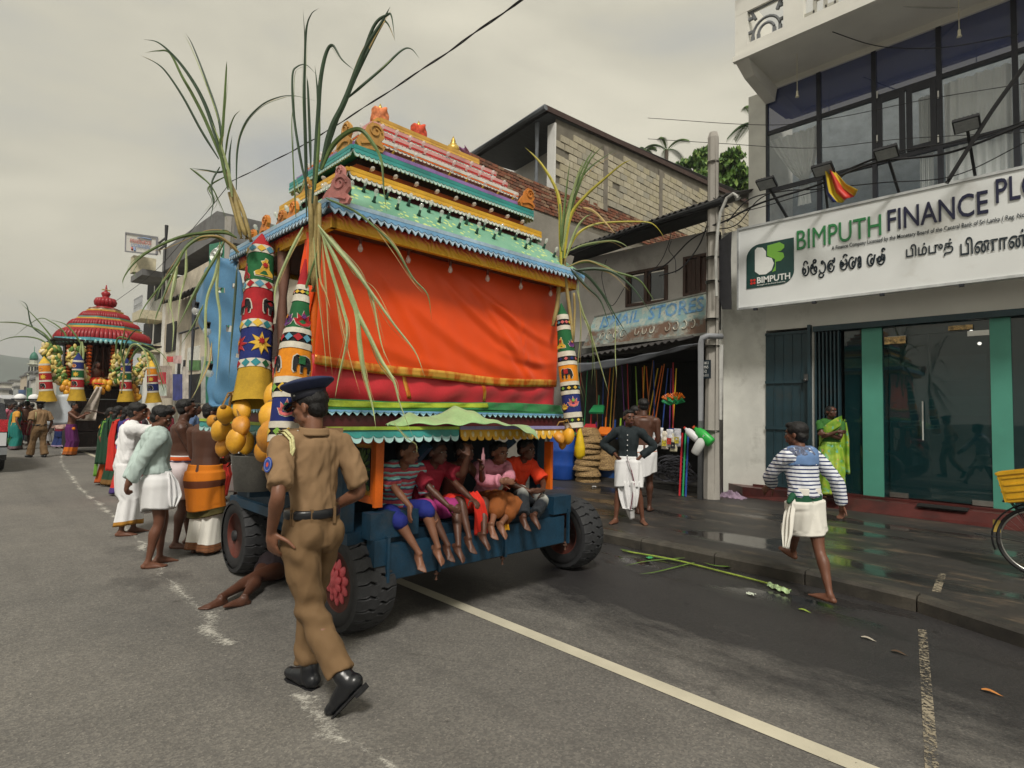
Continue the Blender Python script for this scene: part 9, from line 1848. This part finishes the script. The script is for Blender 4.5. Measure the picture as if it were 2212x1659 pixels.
for (vx0,vx1,vt,X,lb) in [(0,22,828,-210,'long low white flat-roofed building at the far left'),(20,40,822,-235,'cream block behind the low white building'),(34,52,836,-190,'low grey shed in the distance'),(50,66,812,-175,'tall narrow pale house left of the green-domed tower'),(62,84,805,-165,'pale three-storey house at the foot of the green-domed tower'),(80,100,818,-120,'cream shop house half hidden by the first cloth tube'),(96,118,800,-95,'grey shop house behind the red chariot left side'),(0,16,842,-150,'grey-blue low shop at the left frame edge')]:
 a=at(vx0,900,'x',X);b_=at(vx1,900,'x',X);top=at((vx0+vx1)/2,vt,'x',X).z;g=empty('distant_house',(X,(a.y+b_.y)/2,0),label=lb,cat='building',group='distant houses down the street')
 c=TW[k%6];mb=MB();mb.span((X-14,a.y,0),(X,b_.y,top));mb.obj('wall',M('town%d'%(k%6),c,.9,.15,.4),g);mb=MB();mb.span((X-14.4,a.y-.3,top+.002),(X+.4,b_.y+.3,top+.35));mb.obj('roof',GRC,g)
 nw=max(2,int((b_.y-a.y)/1.8));fl=max(1,int(top/3.2))
 for i in range(nw):
  for j in range(fl):
   if r.random()<.75:yy=a.y+(b_.y-a.y)*(i+.5)/nw;mb=MB();mb.span((X+.01,yy-.5,1+j*3.1),(X+.07,yy+.5,2.4+j*3.1));mb.obj('window',DKO,g)
 k+=1
X=-170;tb=lambda vx,vy:at(vx,vy,'x',X);c=tb(68,860);tw=empty('domed_tower',(X,c.y,0),label='pale octagonal tower with a green dome far down the street',cat='tower')
hw=(tb(78,800)-tb(58,800)).length/2
mb=MB();mb.lathe([(hw,0),(hw,tb(68,812).z),(hw*1.35,tb(68,810).z),(hw*1.35,tb(68,808).z),(hw*.95,tb(68,807).z),(hw*.95,tb(68,788).z)],(X,c.y,0),8);mb.obj('shaft',M('tower_cream',(.45,.46,.38),.8),tw)
mb=MB();mb.lathe([(hw*1.5,tb(68,787.5).z),(hw*1.5,tb(68,786).z),(hw*.9,tb(68,785).z),(hw*.9,tb(68,778).z)],(X,c.y,0),8);mb.obj('gallery',M('tower_cream',(.45,.46,.38),.8),tw)
mb=MB();mb.lathe([(hw*.92,tb(68,777.5).z),(hw*1.0,tb(68,773).z),(hw*.85,tb(68,767).z),(hw*.5,tb(68,762).z),(hw*.1,tb(68,760).z),(.05,tb(68,748).z)],(X,c.y,0),16);mb.obj('dome',M('dome_green',(.03,.16,.11),.5),tw,True)
for j in range(8):
 a=math.pi/8+j*math.pi/4
 for (v0,v1) in ((804,792),(840,822)):z0,z1=tb(68,v0).z,tb(68,v1).z;mb=MB();mb.box((X+math.cos(a)*hw*.9,c.y+math.sin(a)*hw*.9,(z0+z1)/2),(.3,hw*.35,z1-z0),Matrix.Rotation(a,3,'Z'));mb.obj('window',DKO,tw)
for i,(v0,t0_,v1,b0_,X,c,lb) in enumerate([(86,806,98,836,-70,(.60,.30,.15),'orange and yellow poster board in the middle distance'),(98,822,110,868,-60,(.45,.40,.38),'pale poster board beside the first cloth tube'),(58,838,70,866,-90,(.10,.25,.15),'green stall board near the tower foot'),(40,842,56,868,-110,(.08,.14,.30),'small blue stall front in the distance'),(110,842,116,866,-55,(.5,.06,.08),'small red banner in the middle distance')]):
 p0,p1,p2,p3=(at(v0,b0_,'x',X),at(v1,b0_,'x',X),at(v1,t0_,'x',X),at(v0,t0_,'x',X));mb=MB();mb.add([p0,p1,p2,p3]+[q_+Vector((-.3,0,0)) for q_ in (p0,p1,p2,p3)],[(0,1,2,3),(7,6,5,4),(0,4,5,1),(1,5,6,2),(2,6,7,3),(3,7,4,0)]);mb.obj('poster_board',M('poster%d'%i,c,.6,.7,1.2),label=lb,cat='poster board')
for i,(vx,vy,X) in enumerate([(14,868,-80),(32,866,-95)]):
 p=at(vx,vy,'x',X);g=empty('parked_van',(X,p.y,0),label='white minibus parked far down the street, %s'%('left one' if i==0 else 'right one'),cat='van',group='white vans parked far down the street');mb=MB();mb.box((X,p.y,1.35),(4.2,1.9,1.5));mb.box((X-.3,p.y,2.25),(3.4,1.7,.35));mb.obj('body',M('van_white',(.55,.56,.58),.3),g);mb=MB();mb.box((X+2.12,p.y,1.75),(.04,1.5,.5));mb.obj('windscreen',DKO,g)
 for s_ in (-.8,.8):mb=MB();mb.cyl((X+1.3,p.y+s_-.1,.35),(X+1.3,p.y+s_+.1,.35),.35,12);mb.obj('wheel',TYR2,g)
# ================================================================ trees behind
LV=[M('leaf_green_%d'%i,c,.6,.3,3) for i,c in enumerate([(.10,.20,.035),(.05,.12,.03),(.18,.28,.06)])]
def crown(mb,c,R,n,s,r,sz=.8):
 for _ in range(n):
  a,b_=r.uniform(0,6.28),math.acos(r.uniform(-1,1));q=R*r.random()**.4*(1+.25*math.sin(a*3+b_*4));p=Vector((math.sin(b_)*math.cos(a),math.sin(b_)*math.sin(a),math.cos(b_)*sz))*q+c
  d=Vector((r.gauss(0,1),r.gauss(0,1),r.gauss(0,.7))).normalized();x,y,z=frame(d);w=s*r.uniform(.6,1.4);mb.add([p-x*w*.5,p+y*w*.9,p+x*w*.5,p-y*w*.7+z*w*.2],[(0,1,2,3)],r.choice([0,0,1,2]))
def tree(vx,vyt,vyb,dist,wpx,label,seed,clumps=26,n=260,s=.16):
 r=random.Random(seed);t_=dep(vx,vyt,dist);b_=dep(vx,vyb,dist);R=wpx/F_*dist/2;rt=empty('broadleaf_tree',(t_.x,t_.y,0),label=label,cat='tree',group='trees behind the old shop');c=(t_+b_)/2;H_=(t_.z-b_.z)/2
 mb=MB();mb.tube([(t_.x,t_.y,0),(t_.x+.2,t_.y,c.z*.6),(c.x,c.y,c.z)],[.3,.22,.1],8)
 cl=[]
 for k in range(clumps):
  a=r.uniform(0,6.28);q=c+Vector((math.cos(a)*R*r.uniform(.1,.85),math.sin(a)*R*r.uniform(.1,.85),r.uniform(-.9,.85)*H_));cl.append(q)
  if k%3==0:mb.tube([Vector((c.x,c.y,c.z-H_*.6)),c.lerp(q,.5)+Vector((0,0,.1)),q],[.09,.05,.02],5)
 mb.obj('trunk',M('bark',(.10,.08,.06),.9,.3),rt);mb=MB()
 for q in cl:crown(mb,q,R*r.uniform(.22,.38),n,s,r)
 mb.obj('crown',LV,rt)
tree(1575,318,470,30,110,'bright green leafy tree between the pole and the finance building',1,30,260,.20)
tree(1515,330,420,34,90,'feathery green tree left of the concrete pole top',2,18,180,.20)
tree(1475,352,400,36,50,'thin-topped small tree above the block house roof',3,8,90,.16)
def palm(vx,vyt,dist,L_,label,seed,n=9,lean=None):
 r=random.Random(seed);t_=dep(vx,vyt,dist);rt=empty('palm_tree',(t_.x,t_.y,0),label=label,cat='palm',group='palms behind the old shop');mb=MB();mb.tube([(t_.x,t_.y,0),(t_.x,t_.y,t_.z)],[.2,.12],8);mb.obj('trunk',M('bark',(.10,.08,.06),.9,.3),rt)
 for k in range(n):
  a=2*math.pi*k/n+r.uniform(-.3,.3);up=r.uniform(.5,1.3);P=[t_+Vector((math.cos(a)*L_*u,math.sin(a)*L_*u,L_*(up*u-.9*u*u))) for u in (0,.2,.4,.6,.8,1)];P=curve3(P,4);mb=MB();mb.tube(P,[.03*(1-i/len(P))+.006 for i in range(len(P))],4)
  for i,p in enumerate(P[2:]):
   d=(P[min(i+3,len(P)-1)]-P[i+1]).normalized();sd=d.cross(Vector((0,0,1))).normalized()
   for sg in (-1,1):
    for w in (0,.5):l=L_*.30*math.sin(.5+2.3*i/len(P));e=p+sd*sg*l*.8+d*l*.5-Vector((0,0,l*.35+.2*w));q=p+d*w*.15;mb.add([q-d*.03,q+d*.03,e],[(0,1,2)])
  mb.obj('frond',LV[1 if k%2 else 0],rt)
palm(1392,330,44,.9,'palm crown peeking over the block house roof, left one',5);palm(1440,325,38,1.4,'upright palm frond over the block house roof, right one',6,5);palm(1640,268,26,1.3,'palm fronds reaching out beside the finance building wall',7,8)
# ================================================================ haze
hz=MB();hz.span((-1400,-700,-3),(60,900,90));m=bpy.data.materials.new('haze');m.use_nodes=True;t=m.node_tree;t.nodes.clear()
pv=nd(t,'ShaderNodeVolumePrincipled',{'Color':(.80,.83,.86,1),'Density':.0007,'Anisotropy':.2});o_=t.nodes.new('ShaderNodeOutputMaterial');t.links.new(pv.outputs[0],o_.inputs['Volume'])
hz.obj('haze',m,kind='stuff')
